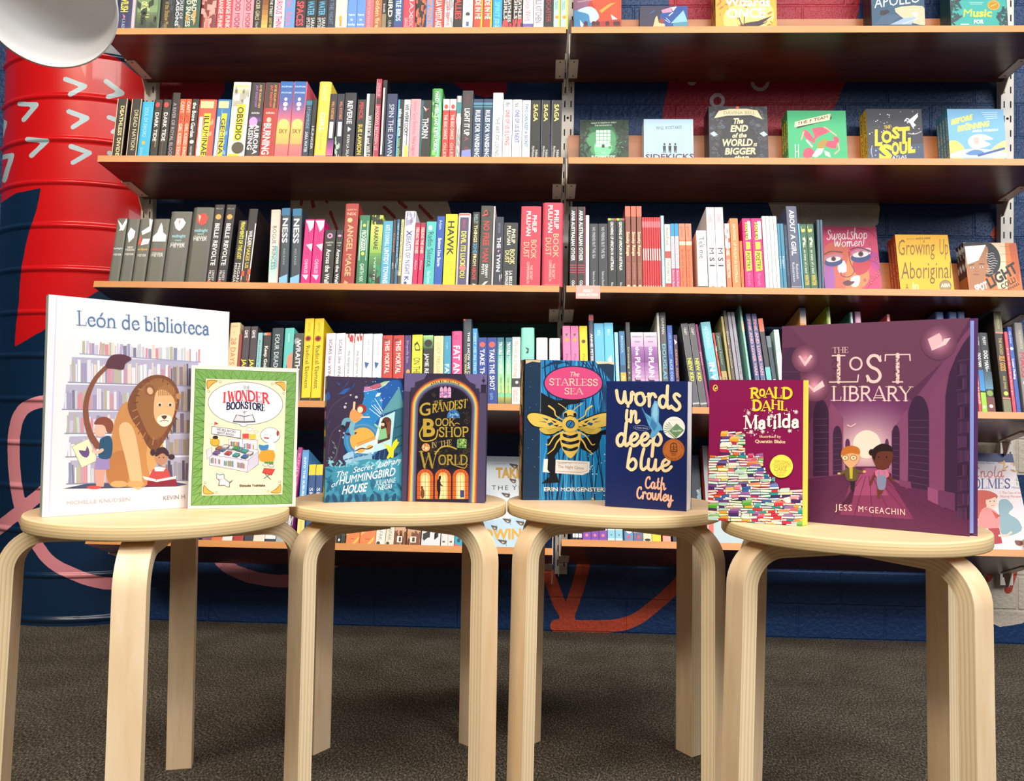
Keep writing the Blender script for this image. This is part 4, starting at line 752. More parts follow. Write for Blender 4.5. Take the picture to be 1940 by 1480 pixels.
ROWS['4L'] = (.004, '''
424 443.5 612|hx434|f4d0a0|pale apricot|orange number and capitals|h e89878 .06 .5 .6 .16=GATHER;o e09878 .13 .45 .06 .06;t e07050 .2 .56 .5=28 DAYS;t e89070 .62 .9 .2=A NOVEL
444 450 634|x452|902c2c|dark red slim|plain spine|r a84040 0 1 .3 .6
450.5 464 619|x461|3c3340|aubergine|white top word, yellow lower words|b f4f0f0 .05 .16 .46=GAME;b f0e830 .46 .96 .56=JACK SERIES
465 478.5 619|x475|3c3340|aubergine|white top word, yellow lower words|b f4f0f0 .05 .16 .46=GAME;b f0e830 .46 .96 .56=JACK SERIES
480 489 631|x491|8cc8cc|pale teal slim|small dark lettering|t 385860 .1 .9 .4=Aristotle and Dante
490.5 505.5 631|x499|232326|black|rainbow strip, white lettering|r e89830 0 .04 .2 .5;r e05040 0 .04 .5 .9;r 50a0d0 0 .04 .0 .2;b f0f0ec .2 .9 .42=Keep Going Universe
507 529 622|x516|16323e|dark teal|thin white capitals|t e0ecf0 .09 .9 .4=FOUR DEAD QUEENS
532 549.5 622|x540|5cc8c0|seafoam|coral foot, small lettering|t e0f8f4 .08 .2 .2=people;p f09078 .4,.4 .34,1 1,1 1,.3;w 206858 8 .5 1
551 568.5 632|x560|4a4848|smoky grey|large white capitals|o a0a0a0 .12 .3 .3 .4;b f0f0f0 .1 .56 .5=WRAITH;g 4a4848 8a8480 .6 1
570 587 604|x581|fcd41c|egg yellow|black slanted title|t b08818 .05 .16 .3=SAXTON;o c83830 .25 .45 .34 .34;o 401818 .25 .45 .2 .2;i 382810 .34 .86 .46 .5=Radical Element;r 282018 .965 1
588.5 606.5 604|x599|fcd41c|egg yellow|black slanted title|t b08818 .05 .16 .3=SAXTON;o c83830 .25 .45 .34 .34;o 401818 .25 .45 .2 .2;i 382810 .34 .86 .46 .5=Radical Element;r 282018 .965 1
612.5 630.5 632|x618|eee0f0|lilac white|thin grey capitals|t 484858 .09 .74 .34 .5=SCARS like WINGS;p e04068 .8,.1 .78,.4 .82,.4;p e04068 .8,.6 .78,.9 .82,.9
631.5 649.5 632|x637|f4f2f6|white|thin grey capitals|t 484858 .09 .74 .34 .5=SCARS like WINGS;p e04068 .8,.1 .78,.4 .82,.4;p e04068 .8,.6 .78,.9 .82,.9
650.5 666.5 633|x655|f4f2f4|white|red spatter, grey script|w d83838 5 0 .1;i 707078 .26 .98 .36=the dangerous art of ordinary
667.5 683 633|x672|f4f2f4|white|red spatter, grey script|w d83838 5 0 .1;i 707078 .26 .98 .36=the dangerous art of ordinary
684.5 702.5 633|x689|f2f2f6|white|blue fish picture|t a0b0d0 .08 .34 .24 .6=ALINA GIACOMO;p 3860a8 .42,.2 .44,.7 .52,.4 .56,.7 .5,.3;t 485870 .64 .98 .4=CHEMICAL
703.8 721 633|x707|f2f2f6|white|blue fish picture|t a0b0d0 .08 .34 .24 .6=ALINA GIACOMO;p 3860a8 .42,.2 .44,.7 .52,.4 .56,.7 .5,.3;t 485870 .64 .98 .4=CHEMICAL
722 741 636|x725|ca3c34|tomato red|white capitals|r 902828 .05 .1 .1 .5;b f8f0ec .08 .58 .46=THIS MORTAL;t f8d8d0 .64 .76 .4=coil;o f8e0d8 .82 .7 .12 .12;o f8e0d8 .82 .25 .12 .12
742.5 763.5 636|x745|ca3c34|tomato red|white capitals|r 902828 .05 .1 .1 .5;b f8f0ec .08 .58 .46=THIS MORTAL;t f8d8d0 .64 .76 .4=coil;o f8e0d8 .82 .7 .12 .12;o f8e0d8 .82 .25 .12 .12
764.5 777 636|x766|4a2c74|violet|gold figure, white letters|t c8b8e0 .08 .42 .3=Dragonfly Eyes;o e0a058 .55 .6 .3 .4;b f4f0f8 .62 .86 .5=Hana
778 798 635|x780|f2ee38|acid yellow|black drawn crown and capitals|p 303018 .14,.2 .1,.5 .16,.7 .24,.8 .24,.3;p f2ee38 .16,.3 .14,.5 .18,.66 .22,.7 .22,.36;t 282818 .34 .9 .66=ON THE COME UP
799.5 818.5 636|x801|151514|black|green picture top, white capitals|g a8d890 306838 0 .2;o 101410 .12 .5 .4 .4;b f0f0ec .28 .72 .4 .4=JAMIE REIGN
820 838.5 637|x821|f8e0a8|cream|grey spaced capitals|t b8a080 .1 .6 .4=LUCY TRELOAR;o b08840 .72 .5 .3 .3
839.5 853 637|x840|3a9cc4|ocean blue|white rounded letters|t b8dcf0 .1 .2 .2=angie;b f4f8fa .42 .96 .6=FAT ANGI
854.5 874.5 628|hx854|ee4c8c|bubblegum pink|fat white letters|t c02860 .06 .12 .4=hi;b fdf4f8 .2 .74 .62=FAT ANGI
876 893.5 605|hx876|34424c|steel grey|white and yellow lettering|r e05860 0 .02 .0 .3;b f0f4f4 .16 .98 .26 .66=THIS IS HOW WE CHANGE THE;b f0dc98 .42 .8 .24 .34=YOU WAKEFIELD
895 904.5 623|x897|4498d8|azure slim|pale capitals|t c8e4f8 .06 .9 .5=MEET ME IN THE STRANGE
905.5 922.5 640|x907|143c94|royal blue|orange ball, white capitals|o f05c48 .11 .5 .32 .32;b f8fafc .18 .94 .5=TAKE THE SHOT
923.5 942 640|x926|143c94|royal blue|orange ball, white capitals|o f05c48 .11 .5 .32 .32;b f8fafc .18 .8 .5=TAKE THE SHOT;t 80b8e8 .84 .94 .4=quita
943.2 955.5 640|x944|80d0a0|green blended|teal top, olive foot|g 206c88 70c8b0 0 .4;g 80d4b0 c0e490 .4 .84;b e8f4e8 .07 .56 .5=TROUBLE TOMORROW;t 305030 .6 .84 .3=TERRY WHITE;g b0b050 807840 .9 1
956.5 968.5 640|x958|80d0a0|green blended|teal top, olive foot|g 206c88 70c8b0 0 .4;g 80d4b0 c0e490 .4 .84;b e8f4e8 .07 .56 .5=TROUBLE TOMORROW;t 305030 .6 .84 .3=TERRY WHITE;g b0b050 807840 .9 1
969.5 985 639|x971|f4f0ec|white|orange lettering, black photo strip|t f08858 .06 .6 .5=My life as a hashtag;r 303030 .62 .75;o d8d8d8 .68 .6 .2 .2;t f06848 .78 .97 .32 .66=Gabrielle;t f06848 .78 .96 .32 .32=Williams
986.5 1012 621|hx987|8adcc8|mint thick|tiny black running figure|t c8f0e4 .05 .24 .16 .6=ASHLEY HERRING;p 183830 .26,.3 .3,.5 .34,.35 .34,.55 .28,.6;i 285848 .42 .8 .3=alice in
1016 1037.5 640|hx1016|f6f4f4|white stocky|faint letters, dark pixel block|t c8c0c8 .2 .5 .2 .64=DAVID;t c8c0c8 .22 .5 .2 .34=YOON;r 502858 .6 .64 .1 .9;r 302030 .64 .74 .4 .55;r 302030 .64 .74 .75 .9
1041 1062 641|hx1041|f6eeec|white stocky|faint letters, dark pixel block|t c8c0c8 .2 .5 .2 .64=DAVID;t c8c0c8 .22 .5 .2 .34=YOON;r 702858 .6 .64 .1 .9;r 302030 .64 .74 .4 .55;r 302030 .64 .74 .75 .9
''')
ROWS['4R'] = (.004, '''
1068.5 1083 618|x1063|f27ab2|candy pink|gold pineapple picture|o c8a038 .18 .5 .24 .3;p 486030 .1,.3 .14,.5 .1,.7;i 783050 .36 .7 .3=Planet Earth
1084 1099 618|x1080|f27ab2|candy pink|gold pineapple picture|o c8a038 .18 .5 .24 .3;p 486030 .1,.3 .14,.5 .1,.7;i 783050 .36 .7 .3=Planet Earth
1101 1116 618|x1097|f0d61c|canary yellow|brown seed picture|o 684018 .2 .5 .26 .26;i 886818 .36 .7 .3=Planet Earth
1120 1129 596|hx1114|545a72|slate slim|rose top, white lettering|r d87078 .01 .07;b f0f0f0 .22 .8 .5=ANNIE PETER & ERNESTO
1130 1148.5 613|x1127|62bce8|sky blue|white lettering, red bird|t c8e8f8 .08 .16 .3=BELL;p c82840 .52,.4 .48,.8 .54,.6;i 286890 .7 .85 .4=ol
1149.5 1167 612|x1146|64c4ec|sky blue|white cloud picture|t d8f0fa .08 .16 .3=BELL;p f4fafc .44,.3 .4,.7 .5,.8 .54,.4
1169 1176 630|x1166|9cd4ec|pale sky slim|faint lettering|t e8f8fc .1 .8 .5=wonderful
1178 1189 628|x1172|3a76a8|denim blue|golden lower half|t d0e0f0 .06 .3 .36=BROSGOL;r 2c5480 .46 .55;r d8b048 .56 1;t f4e8a0 .6 .96 .5=ROCKET
1190.5 1198.5 611|x1187|3a3a3c|graphite slim|thin yellow and white lettering|t e8e0a0 .3 .56 .4=Dreaming;t d8d8d8 .6 .98 .4=P. C. CAST and K
1199.5 1224 630|x1194|e6d8e8|lilac grey|purple glow, pink capitals|g d8d0d8 c8a8d0 .0 .2;g a070b0 7a3c88 .2 .42;g 9a60a8 e8c8dc .42 .8;h 605060 .07 .5 .8 .12=CASTELLUCCI;h 605060 .14 .5 .4 .12=RUGG;b f4e8f4 .2 .32 .3=the;b fce8f4 .34 .62 .4=PLAIN;b 30182c .64 .9 .36=Jane
1225 1250.5 630|x1220|e6d8e8|lilac grey|purple glow, pink capitals|g d8d0d8 c8a8d0 .0 .2;g a070b0 7a3c88 .2 .42;g 9a60a8 e8c8dc .42 .8;h 605060 .07 .5 .8 .12=CASTELLUCCI;h 605060 .14 .5 .4 .12=RUGG;b f4e8f4 .2 .32 .3=the;b fce8f4 .34 .62 .4=PLAIN;b 30182c .64 .9 .36=Jane
1252 1256.5 593|x1244|e8e8dc|ivory slim|bare page edge|r c8c8b8 0 1 .4 .6
1257.5 1269.5 592|hx1248|58585a|mid grey|blue fancy capitals|t e8e8e8 .06 .24 .4=GAIMAN;b 68b8e0 .34 .72 .56=DOUGLAS
1271 1281 617|x1263|2c58b0|cobalt slim|pale capitals|t 90b0e8 .1 .36 .5=HIS ROBOT;t d8e4f8 .42 .98 .44=ALICE COOPER AND DI
1283 1290 635|x1275|482858|plum slim|orange capitals|p f0e8f0 .06,.1 .1,.9 .14,.3;t f0a050 .2 .98 .5=ZANNA AND THE HOUSE
1313 1326 614|x1287|58585c|grey|bright yellow words|r 8a8a90 0 1 0 .06;t e8e8e8 .05 .14 .4=CRAFT;b f0ec38 .42 .7 .56=NEW KID;r b8b8bc .95 .97
1327.5 1340 614|x1303|58585c|grey|bright yellow words|r 8a8a90 0 1 0 .06;t e8e8e8 .05 .14 .4=CRAFT;b f0ec38 .42 .7 .56=NEW KID;r b8b8bc .95 .97
1341 1345.5 615|x1316|98286c|raspberry very slim|tiny white lettering|t f0d0e0 .34 .5 .6=jiunn
1352 1370.5 611|x1328|7cc6d6|ice blue|giant white capitals|t d8f0f4 .05 .32 .36=AJ DUNGO;p 48a0b8 .44,0 .5,.4 1,.5 1,0;b fafcfc .48 .98 .62=IN WAVES
1372 1376 631|x1351|c84838|red very slim|white waves|w f0e0d0 6 .2 .8
1377 1387 631|x1357|28463c|dark green|gold lower half|t a0c090 .04 .44 .4=Animal Factor;r b8a068 .52 1;t 483818 .6 .9 .5=MONSTER
1388 1393 600|x1364|a89858|olive slim|plain tall spine|r c0b070 0 1 .3 .6
1394 1400 589|x1368|685c52|taupe slim|white lettering|t e8e0d8 .22 .36 .5=Drama;t e0c8a0 .4 .6 .4=second
1401.5 1408 592|x1374|a09caa|silver grey slim|black foot|r 282830 .72 1;t e0e0e4 .76 .98 .4=GORDON
1409 1415.5 592|x1381|a09caa|silver grey slim|black foot|r 282830 .72 1;t 484858 .3 .66 .4=SURVIVED THE;t e0e0e4 .76 .98 .4=GORDON
1426.5 1431 569|hx1399.5|98dcc8|mint very slim|tall thin spine|r e8c8a0 .2 .3;r c0ecd8 0 1 .4 .6
1438 1447 595|x1414|58608e|slate blue slim|coral capitals|b f4a8b0 .06 .66 .56=PINK AND LOVER MAN;b f0f0fa .7 .98 .56=ZENO
1449 1458.5 595|x1425.5|58608e|slate blue slim|coral capitals|b f4a8b0 .06 .66 .56=PINK AND LOVER MAN;b f0f0fa .7 .98 .56=ZENO
1460.5 1470 604|x1436|3a3840|charcoal|coral top, aqua foot|r f07c60 0 .15;r 70c8c8 .55 1;w e0f4f4 8 .6 1
1471.5 1479.5 637|x1455|344452|dark slate slim|white foot lettering|r 6a7c88 .0 .16;b f0f0f0 .6 .98 .5=REAL FRIENDS
1482 1492 625|x1465.5|c8ece4|pale mint|faint lettering|t 90b8b0 .08 .3 .4=NATHE;g d0ece4 f0e8c8 .3 1
1524 1537 584|hx1511|f0a860|orange|blue sky at top of spine|g 90b0e0 f0c0a0 0 .16;o f0d060 .2 .5 .3 .3
1577 1584 582|hx1565|a8cc58|grass green slim|cream edged top|r e8ecc0 0 1 .6 1
1622 1628 592|hx1609|3c8090|teal slim|white edged top|r e8f0e8 0 1 .4 1
1633 1644 591|x1622|e0a0c8|orchid|plain pale spine|r f0b8d8 0 1 .3 .9
1690 1696 596|x1679|e87880|coral slim|plain pale spine|r f0c0b8 0 1 .2 .6
1786 1802 592|hx1773|5878b8|medium blue|lighter bound edges|r 3888c8 0 1 0 .12;r 8090c8 .0 .2 .2 .9
1803.5 1820 592|hx1795|5878b8|medium blue|lighter bound edges|r 3888c8 0 1 0 .12;r 8090c8 .0 .2 .2 .9
1821.5 1838 592|hx1816|5878b8|medium blue|lighter bound edges|r 3888c8 0 1 0 .12;r 8090c8 .0 .2 .2 .9
1842 1854.5 636|x1826|2c3c78|navy|white oval mark at foot|t d0d8f0 .5 .86 .4=DREAM DAY;o f0f0f4 .93 .5 .3 .3
1855.2 1860.6 638|x1839|e04440|red slim|white capitals|t f8e8e8 .2 .9 .6=MY FATHER IS ALONE
1861.3 1871 631|x1844|1c2024|black|blue and green lower picture|t f0f0f0 .05 .16 .5=PILKEY;b f4f4f4 .26 .44 .6=DOG MAN;g 1c70b8 3090d0 .48 .74;r 98d030 .76 1;o f0f0e8 .94 .5 .3 .3
1871.6 1886.6 631|x1856|1a2226|black|white words, brown foot picture|t f0f0f0 .05 .16 .4=PILKEY;b f4f4f4 .23 .46 .5=DOG MAN;t e0e8e8 .46 .6 .4=and friends;g 304850 5888a8 .5 .72;o 88a040 .77 .5 .4 .4;r 703020 .82 1;o f0f0e8 .93 .5 .24 .24
1901.5 1918.5 591|hx1883.5|2e2620|brown black|olive ends and gold lettering|r 7c7c58 0 .21;t e0d090 .04 .18 .3=AMERICAN;r e08878 .21 .225;t e8c860 .27 .44 .34=THE WICKED;b f0a030 .45 .6 .6=SILK GODS;t e8c860 .65 .78 .3=AND DIVINE;o f0d050 .82 .5 .26 .26;r e08878 .86 .875;r 7c7c58 .88 1
1919.5 1926 629|x1903|d84058|rose red slim|tiny pale lettering|t f8c8d0 .2 .8 .4=Heartstop
1926.8 1934.8 620|x1911|3858b0|bright blue slim|white lettering and picture|t d8e4f8 .05 .2 .4=Quiet;o e8f0f8 .26 .5 .4 .4;b f0f0fa .38 .62 .5=Lucien Finding
1942 1958 612|hx1922|8a8684|stone grey|red capitals|t e8d8a0 .08 .3 .3=THE COMPLETE;b c82830 .33 .62 .66=MAUS;o f0f0f0 .68 .5 .3 .3
''')
ROWS['5L'] = (.006, '''
400 419 852||e07040|orange|plain low spine|r f0a070 0 .3
420 439 856||ece4dc|off white|grey lettering|t 707070 .1 .8 .4=letters
440 460 850||b03030|dark red|cream lettering|t f0e0c0 .1 .8 .4=red earth
461 478 858||303848|slate|pale lettering|t c0c8d8 .1 .8 .4=the dry
479 500 851||e8e0d0|ivory|brown lettering|t 806040 .1 .8 .4=stone sky
501 521 848||28304c|dark navy|red and white foot|r c83830 .86 .93;r f0f0f0 .93 .97
522 540 852||a8b0b8|grey|plain spine|r c8ccd0 .2 .5
541 555 848|x562|c03a90|fuchsia|white dotted foot|r d8d0d8 .62 1;w 50485a 12 .64 1;t f0a0d0 .06 .5 .5=KIND OF
556 574.5 853|x571|60a4e2|light blue|white spaced capitals|b f4f8fc .08 .55 .32=INTO THE SUBURBS;r d0d0d0 .62 .68;r f4dc80 .72 1;t c09830 .78 .94 .3=ROSALIE
577 590 881|x585|164a86|denim|yellow top, white capitals|r f4d030 0 .14;t f4f8fa .3 .7 .5=SHORT;r e8e8e8 .84 .92
591 604 881|x598|164a86|denim|yellow top, white capitals|r f4d030 0 .14;t f4f8fa .3 .7 .5=SHORT;r e8e8e8 .84 .92
606 637 880||584838|umber|plain spine|r 7a6850 .2 .6
638 644.5 885||141414|black slim|white foot marks|r f0f0f0 .94 .97 .3 .8
645 653 884||18302c|green black slim|plain foot|r 284840 .5 .9
654.5 679.5 880||f08048|orange foil|gold diagonal stripes at foot|p f8c050 .86,0 .8,.5 .8,.6 .9,0;p f8c050 1,.5 .9,1 .94,1 1,.7;h a05020 .945 .5 .3 .1=seal
680.5 710 880||f08048|orange foil|gold diagonal stripes at foot|p f8c050 .86,0 .8,.5 .8,.6 .9,0;p f8c050 1,.5 .9,1 .94,1 1,.7;h a05020 .945 .5 .3 .1=seal
711 728.5 878||ece8de|bone white|grey capitals, ring at foot|t 909088 .6 .95 .4=ELIF SHAFAK;o 403830 .985 .3 .2 .2
729.5 745 878||e4dcc4|bone white|grey capitals, ring at foot|t 909088 .6 .95 .4=ELIF SHAFAK;o 403830 .985 .3 .2 .2
746 767.5 876||c8906a|sandy|brown landscape and white seal|g e8d8c8 c89068 .7 .88;w 7a4830 18 .86 1;r f4ece0 .9 .97 .25 .7;r 482c1c .91 .96 .4 .6
770 795 876||c8906a|sandy|brown landscape and white seal|g e8d8c8 c89068 .7 .88;w 7a4830 18 .86 1;r f4ece0 .9 .97 .25 .7;r 482c1c .91 .96 .4 .6
797.5 833 874||dee0e6|silvery white thick|black scribble|w 202020 3 .84 .9
835 847.5 878||f0e0de|shell pink|pencil mark at foot|r 605858 .94 .96 .2 .6
848 859.5 878||ecdcd8|shell pink|pencil mark at foot|r 605858 .94 .96 .3 .7
860.5 876 880||2ca0bc|cerulean|red foot, penguin-like oval mark|o 104858 .93 .5 .2 .26;p e05848 .97,0 1,1 1,0
877 881 880||182028|inky very slim|plain spine|r 283038 .2 .7
''')
ROWS['5R'] = (.006, '''
1085 1089 880||121212|black slim|white foot label|r f0f0f0 .92 .97
1090 1095 880||121212|black slim|white foot label|r f0f0f0 .92 .97
1096 1102.5 880||121212|black slim|white foot label|r f0f0f0 .92 .97
1104 1119.5 872||7a3ca8|purple|pink seal at foot|o f07890 .94 .5 .2 .2;r f0e0f0 .86 .88
1120.3 1134.3 872||7a3ca8|purple|pink seal at foot|o f07890 .94 .5 .2 .2;r f0e0f0 .86 .88
1135 1150 872||7a3ca8|purple|pink seal at foot|o f07890 .94 .5 .2 .2;r f0e0f0 .86 .88
1151.5 1165 874||88c4da|powder blue|tiny bird mark at foot|r e8f4f8 .84 .87;o 306878 .93 .5 .1 .1;r c0e0ea .97 1
1166 1179.8 874||88c4da|powder blue|tiny bird mark at foot|r e8f4f8 .84 .87;o 306878 .93 .5 .1 .1;r c0e0ea .97 1
1181.5 1199.5 876||5c88b8|smoke blue|white cloud and red seal at foot|r 182848 .5 1 0 .12;o f0e8f0 .88 .6 .3 .24;o e04858 .95 .55 .16 .2
1200.5 1218 876||60688c|dusk blue|red seal at foot|r 8890b0 .8 .9;o e04858 .95 .55 .16 .2
1219 1235 878||e0d8b4|wheat|black oval at foot|o 181410 .98 .5 .36 .16
1236 1252.5 878||f4d020|sunny yellow|plain spine|r f8e060 .5 .9 .1 .9
1256 1271 880||e05c40|rust red|pink foot|r f0a090 .93 1
''')
def edge_y(k, x):
    o, U, V, N_ = frame(k); xs = np.linspace(-1.6, 1.6, 65); q = px_of(np.stack([xs, 0*xs+YF, 0*xs+o[2]], -1)); return float(np.interp(x, q[:, 0], q[:, 1]))
def an(s): return ('an ' if s[0] in 'aeiou' else 'a ')
NTH = 'first second third fourth fifth sixth seventh eighth'.split()
ALLBOOKS = {}
for k, (v, src) in ROWS.items():
    B = []
    for ln in src.strip().splitlines():
        q = ln.split('|'); xa, xb, yt = map(float, q[0].split()); fl = q[1]
        hard = 'h' in fl; xt = float(fl.split('x')[1]) if 'x' in fl else None
        ua, na = on_shelf(k, xa, edge_y(k, xa), v); ub, _ = on_shelf(k, xb, edge_y(k, xb), v)
        ut, h = on_shelf(k, xt if xt is not None else xa, yt, v); lean = 0.0
        if xt is not None: lean = math.atan2(ut-ua, h-na); h /= math.cos(lean)
        B.append(dict(a=ua-na*math.tan(lean), b=ub-na*math.tan(lean), h=h, lean=lean, hard=hard, col='#'+q[2], short=q[3], feat=q[4], code=q[5], xa=xa))
    # neighbours of similar lean share it, so that they stand face to face
    i = 0
    while i < len(B):
        j = i
        while j+1 < len(B) and abs(B[j+1]['lean']-B[i]['lean']) < .035 and j-i < 9: j += 1
        m_ = sum(b_['lean'] for b_ in B[i:j+1])/(j-i+1)
        for b_ in B[i:j+1]: b_['lean'] = m_
        i = j+1
    for p, q in zip(B, B[1:]):
        for n_ in (0, min(p['h'], q['h'])):
            g = (q['a']+n_*math.tan(q['lean']))-(p['b']/1+n_*math.tan(p['lean']))-.0006
            if g < 0: p['b'] += g*.5; q['a'] -= g*.5
    # labels
    words = SHELF[k][4].replace(' shelf', ' shelf'); n = len(B)
    runs = []; i = 0
    while i < n:
        j = i
        while j+1 < n and (B[j+1]['short'], B[j+1]['feat']) == (B[i]['short'], B[i]['feat']): j += 1
        runs.append((i, j)); i = j+1
    for r, (i, j) in enumerate(runs):
        c = j-i+1; nb = B[i]['short']+' book with '+B[i]['feat']
        for t_ in range(i, j+1):
            if c == 1:
                pv = B[i-1]['short'] if i else None
                opts = [nb+', '+('right of '+pv+' one, ' if pv else 'leftmost on ')+words]
                opts += [opts[0].replace(' book with ', ' book, '), nb+', '+words, nb.replace(' book with ', ' book, ')+', '+words]
                B[t_]['label'] = next(z for z in opts if len(z.replace(',', ' ').split()) <= 16)
            else:
                pos = ['left', 'right'] if c == 2 else ['left', 'middle', 'right'] if c == 3 else NTH
                num = 'two three four five six seven eight'.split()[c-2]
                B[t_]['label'] = pos[t_-i]+(' from left of ' if c > 3 else ' of ')+num+' '+B[i]['short']+' books with '+B[i]['feat']+', '+words
    for b_ in B:
        t = max(b_['b']-b_['a'], .002)*math.cos(b_['lean']); h = b_['h']; hard = b_['hard']
        w = min(.155 if h > .2 else .128, .2); bul = min(.004, t*.12) if hard and t > .012 else (t*.03 if t > .014 else 0)
        side = b_['col']
        mb, ct = make_book(w, h, t, None, side, b_['col'], side, hard, bul)
        spine_art(mb, h, t, bul, b_['code'])
        dn = 0.0004+ (t*math.sin(-b_['lean']) if b_['lean'] < 0 else 0)
        lift = abs(t*math.sin(b_['lean'])) if b_['lean'] > 0 else 0
        u1 = b_['a']+t/math.cos(b_['lean'])
        mw = shelf_mw(k, u1, v+bul, .0004+(t*math.sin(b_['lean']) if b_['lean'] < 0 else 0)*0+lift*0, 's', b_['lean'])
        b_['mb'] = (mb, ct, w, h, t, mw, hard)
        o = finish_book(mb, ct, w, h, t, mw, hard); o.matrix_world = mw
        # rest the lower corner of a leaning book on the board
        if abs(b_['lean']) > .002:
            _, U, V, N_ = frame(k); s = math.sin(b_['lean'])
            low = min(0, t*s) if s > 0 else 0
            lo = -abs(t*math.sin(b_['lean'])) if b_['lean'] < 0 else 0
            d = N_*(t*abs(s) if s < 0 else 0.0)
            o.location = Vector(o.location)+Vector(d)
        tag(o, b_['label'], 'book', 'spine-out books on the '+words)
    ALLBOOKS[k] = B
# ================================================================ FACE-OUT STACKS ON THE SHELVES
def cover_fn(mw, ox, oy, s, w, h):
    inv = np.array(mw.inverted()); p0 = np.array(mw.translation); nrm = np.array(mw)[:3, 1]
    def fn(x, y, e):
        P = on_plane(ox+x/s, oy+y/s, p0, nrm); q = inv @ np.append(P, 1)
        return (min(max(q[0], .0002), w-.0002), -e, min(max(q[2], .0002), h-.0002))
    return fn
def stack(k, x0, x1, yt, n, t, front, spine, words, art, crop, scode='', w=None, twist=0.0, hard=False, v=None, behind=True):
    v = VMAX[k]-n*(t+.0006) if v is None else v; ye = edge_y(k, x0)
    u0, _ = on_shelf(k, x0, ye, v); u1, _ = on_shelf(k, x1, edge_y(k, x1), v); _, h = on_shelf(k, x0, yt, v); w = u1-u0
    first = None
    for i in range(n):
        mw = shelf_mw(k, u0, v+i*(t+.0006), .0006, 'f', 0, twist)
        mb, ct = make_book(w, h-(.001*(i % 2)), t, mw, front, spine, front, hard, 0)
        if scode: spine_art(mb, h, t, 0, scode)
        if i == 0 and art:
            a = Art(mb, cover_fn(mw, *crop, w, h), 5e-6); art(a)
        o = finish_book(mb, ct, w, h-(.001*(i % 2)), t, mw, hard); o.matrix_world = mw
        if n == 1: lab = words+', '+SHELF[k][4]
        elif i == 0: lab = 'front copy, '+words+', '+SHELF[k][4]
        elif i == n-1: lab = 'rearmost copy behind '+words+', '+SHELF[k][4]
        else: lab = ('second' if i == 1 else 'third' if i == 2 else 'fourth')+' copy behind '+words+', '+SHELF[k][4]
        tag(o, lab, 'book', 'face-out books on the '+SHELF[k][4])
def scatter(a, col, n, x0, y0, x1, y1, r0, r1, seed, kind='o'):
    rnd = random.Random(seed)
    for i in range(n):
        x, y, r = x0+(x1-x0)*rnd.random(), y0+(y1-y0)*rnd.random(), r0+(r1-r0)*rnd.random(); c = col if isinstance(col, str) else rnd.choice(col)
        if kind == 'o': a.ell(c, x, y, r, r*.8, 0, 9)
        elif kind == 'leaf': a.ell(c, x, y, r, r*.32, rnd.random()*3.1, 9)
        elif kind == 'line': an_ = rnd.random()*3.1; a.line(c, [(x, y), (x+r*math.cos(an_), y+r*math.sin(an_))], 2.2, cap=False)
        elif kind == 'swirl': a.line(c, [(x+r*math.cos(q)*(1-q/9), y+r*math.sin(q)*(1-q/9)) for q in np.linspace(0, 7, 15)], 2.4, cap=False)
def birds(a, col, pts, s):
    for x, y in pts: a.poly(col, [(x, y), (x-s, y-s*.5), (x-.5*s, y), (x-s, y+.4*s)])
def art1(a):   # crop 1060,0 x4.409
    a.rect('#b83028', 100, -300, 530, 230); a.poly('#d84a28', [(250, -60), (530, -60), (530, 160), (330, 180)]); a.poly('#3a8ac0', [(110, 60), (260, 60), (330, 150), (250, 230), (110, 230)]); a.poly('#8a5878', [(110, -80), (300, -80), (230, 60), (110, 90)])
    a.poly('#c8d8ea', [(150, 90), (240, 55), (300, 80), (330, 150), (260, 190), (240, 120)], 4); a.poly('#f0a038', [(330, 90), (420, 30), (470, 20), (400, 70), (350, 110)]); a.poly('#f4e8e8', [(430, 120), (485, 160), (440, 165)]); a.poly('#f0f0f0', [(170, 165), (200, 205), (190, 228), (175, 215)])
    for x in (220, 285, 320, 400, 465, 490): a.ell('#4a2020', x, 196, 17, 20); a.poly('#7a2c20', [(x-24, 230), (x-14, 208), (x+14, 208), (x+24, 230)])
    a.text('#f0d8d0', 'THE FLIGHT OF DRAGONS', (150, 22), (330, -6), (0, -10))
def art2(a):
    a.rect('#34304a', 660, 40, 1080, 700); a.poly('#184a98', [(840, 120), (960, 50), (1080, 50), (1080, 400), (850, 400)]); a.poly('#c890b0', [(850, 85), (930, 60), (940, 100), (860, 110)]); a.poly('#d0e0c8', [(930, 62), (980, 55), (950, 95)])
    a.poly('#8ac0cc', [(1035, 85), (1075, 180), (930, 195)]); a.poly('#4a90a8', [(950, 195), (1075, 180), (1075, 400), (950, 400)]); a.poly('#3060a8', [(740, 120), (800, 80), (790, 100)]); a.poly('#f0c090', [(800, 150), (815, 130), (830, 190), (880, 200), (880, 230), (780, 230)]); a.ell('#8a3a2c', 855, 175, 22); a.line('#f0f4f8', [(915, 130), (945, 105)], 8)
    for q in ((880, 165, 920, 190), (890, 150, 925, 182)): a.line('#e8f0f4', [q[:2], q[2:]], 3)
def art3(a):
    a.rect('#e8a838', 1300, -300, 1830, 700); a.poly('#f0c878', [(1420, 60), (1760, 40), (1740, 240), (1400, 240)], 4); scatter(a, '#c86828', 26, 1320, -40, 1800, 220, 8, 26, 4, 'leaf')
    a.text('#f8ece0', 'Wizards', (1385, 50), (1760, 50), (0, -70), .03, 2); a.text('#fbf0e0', 'ONCE', (1395, 150), (1720, 145), (0, -80), .035, 2)
    a.poly('#3a2430', [(1480, 230), (1560, 190), (1660, 175), (1780, 130), (1700, 190), (1740, 185), (1640, 230)]); a.line('#3a2430', [(1500, 150), (1530, 230)], 9); a.line('#3a2430', [(1545, 140), (1540, 230)], 7)
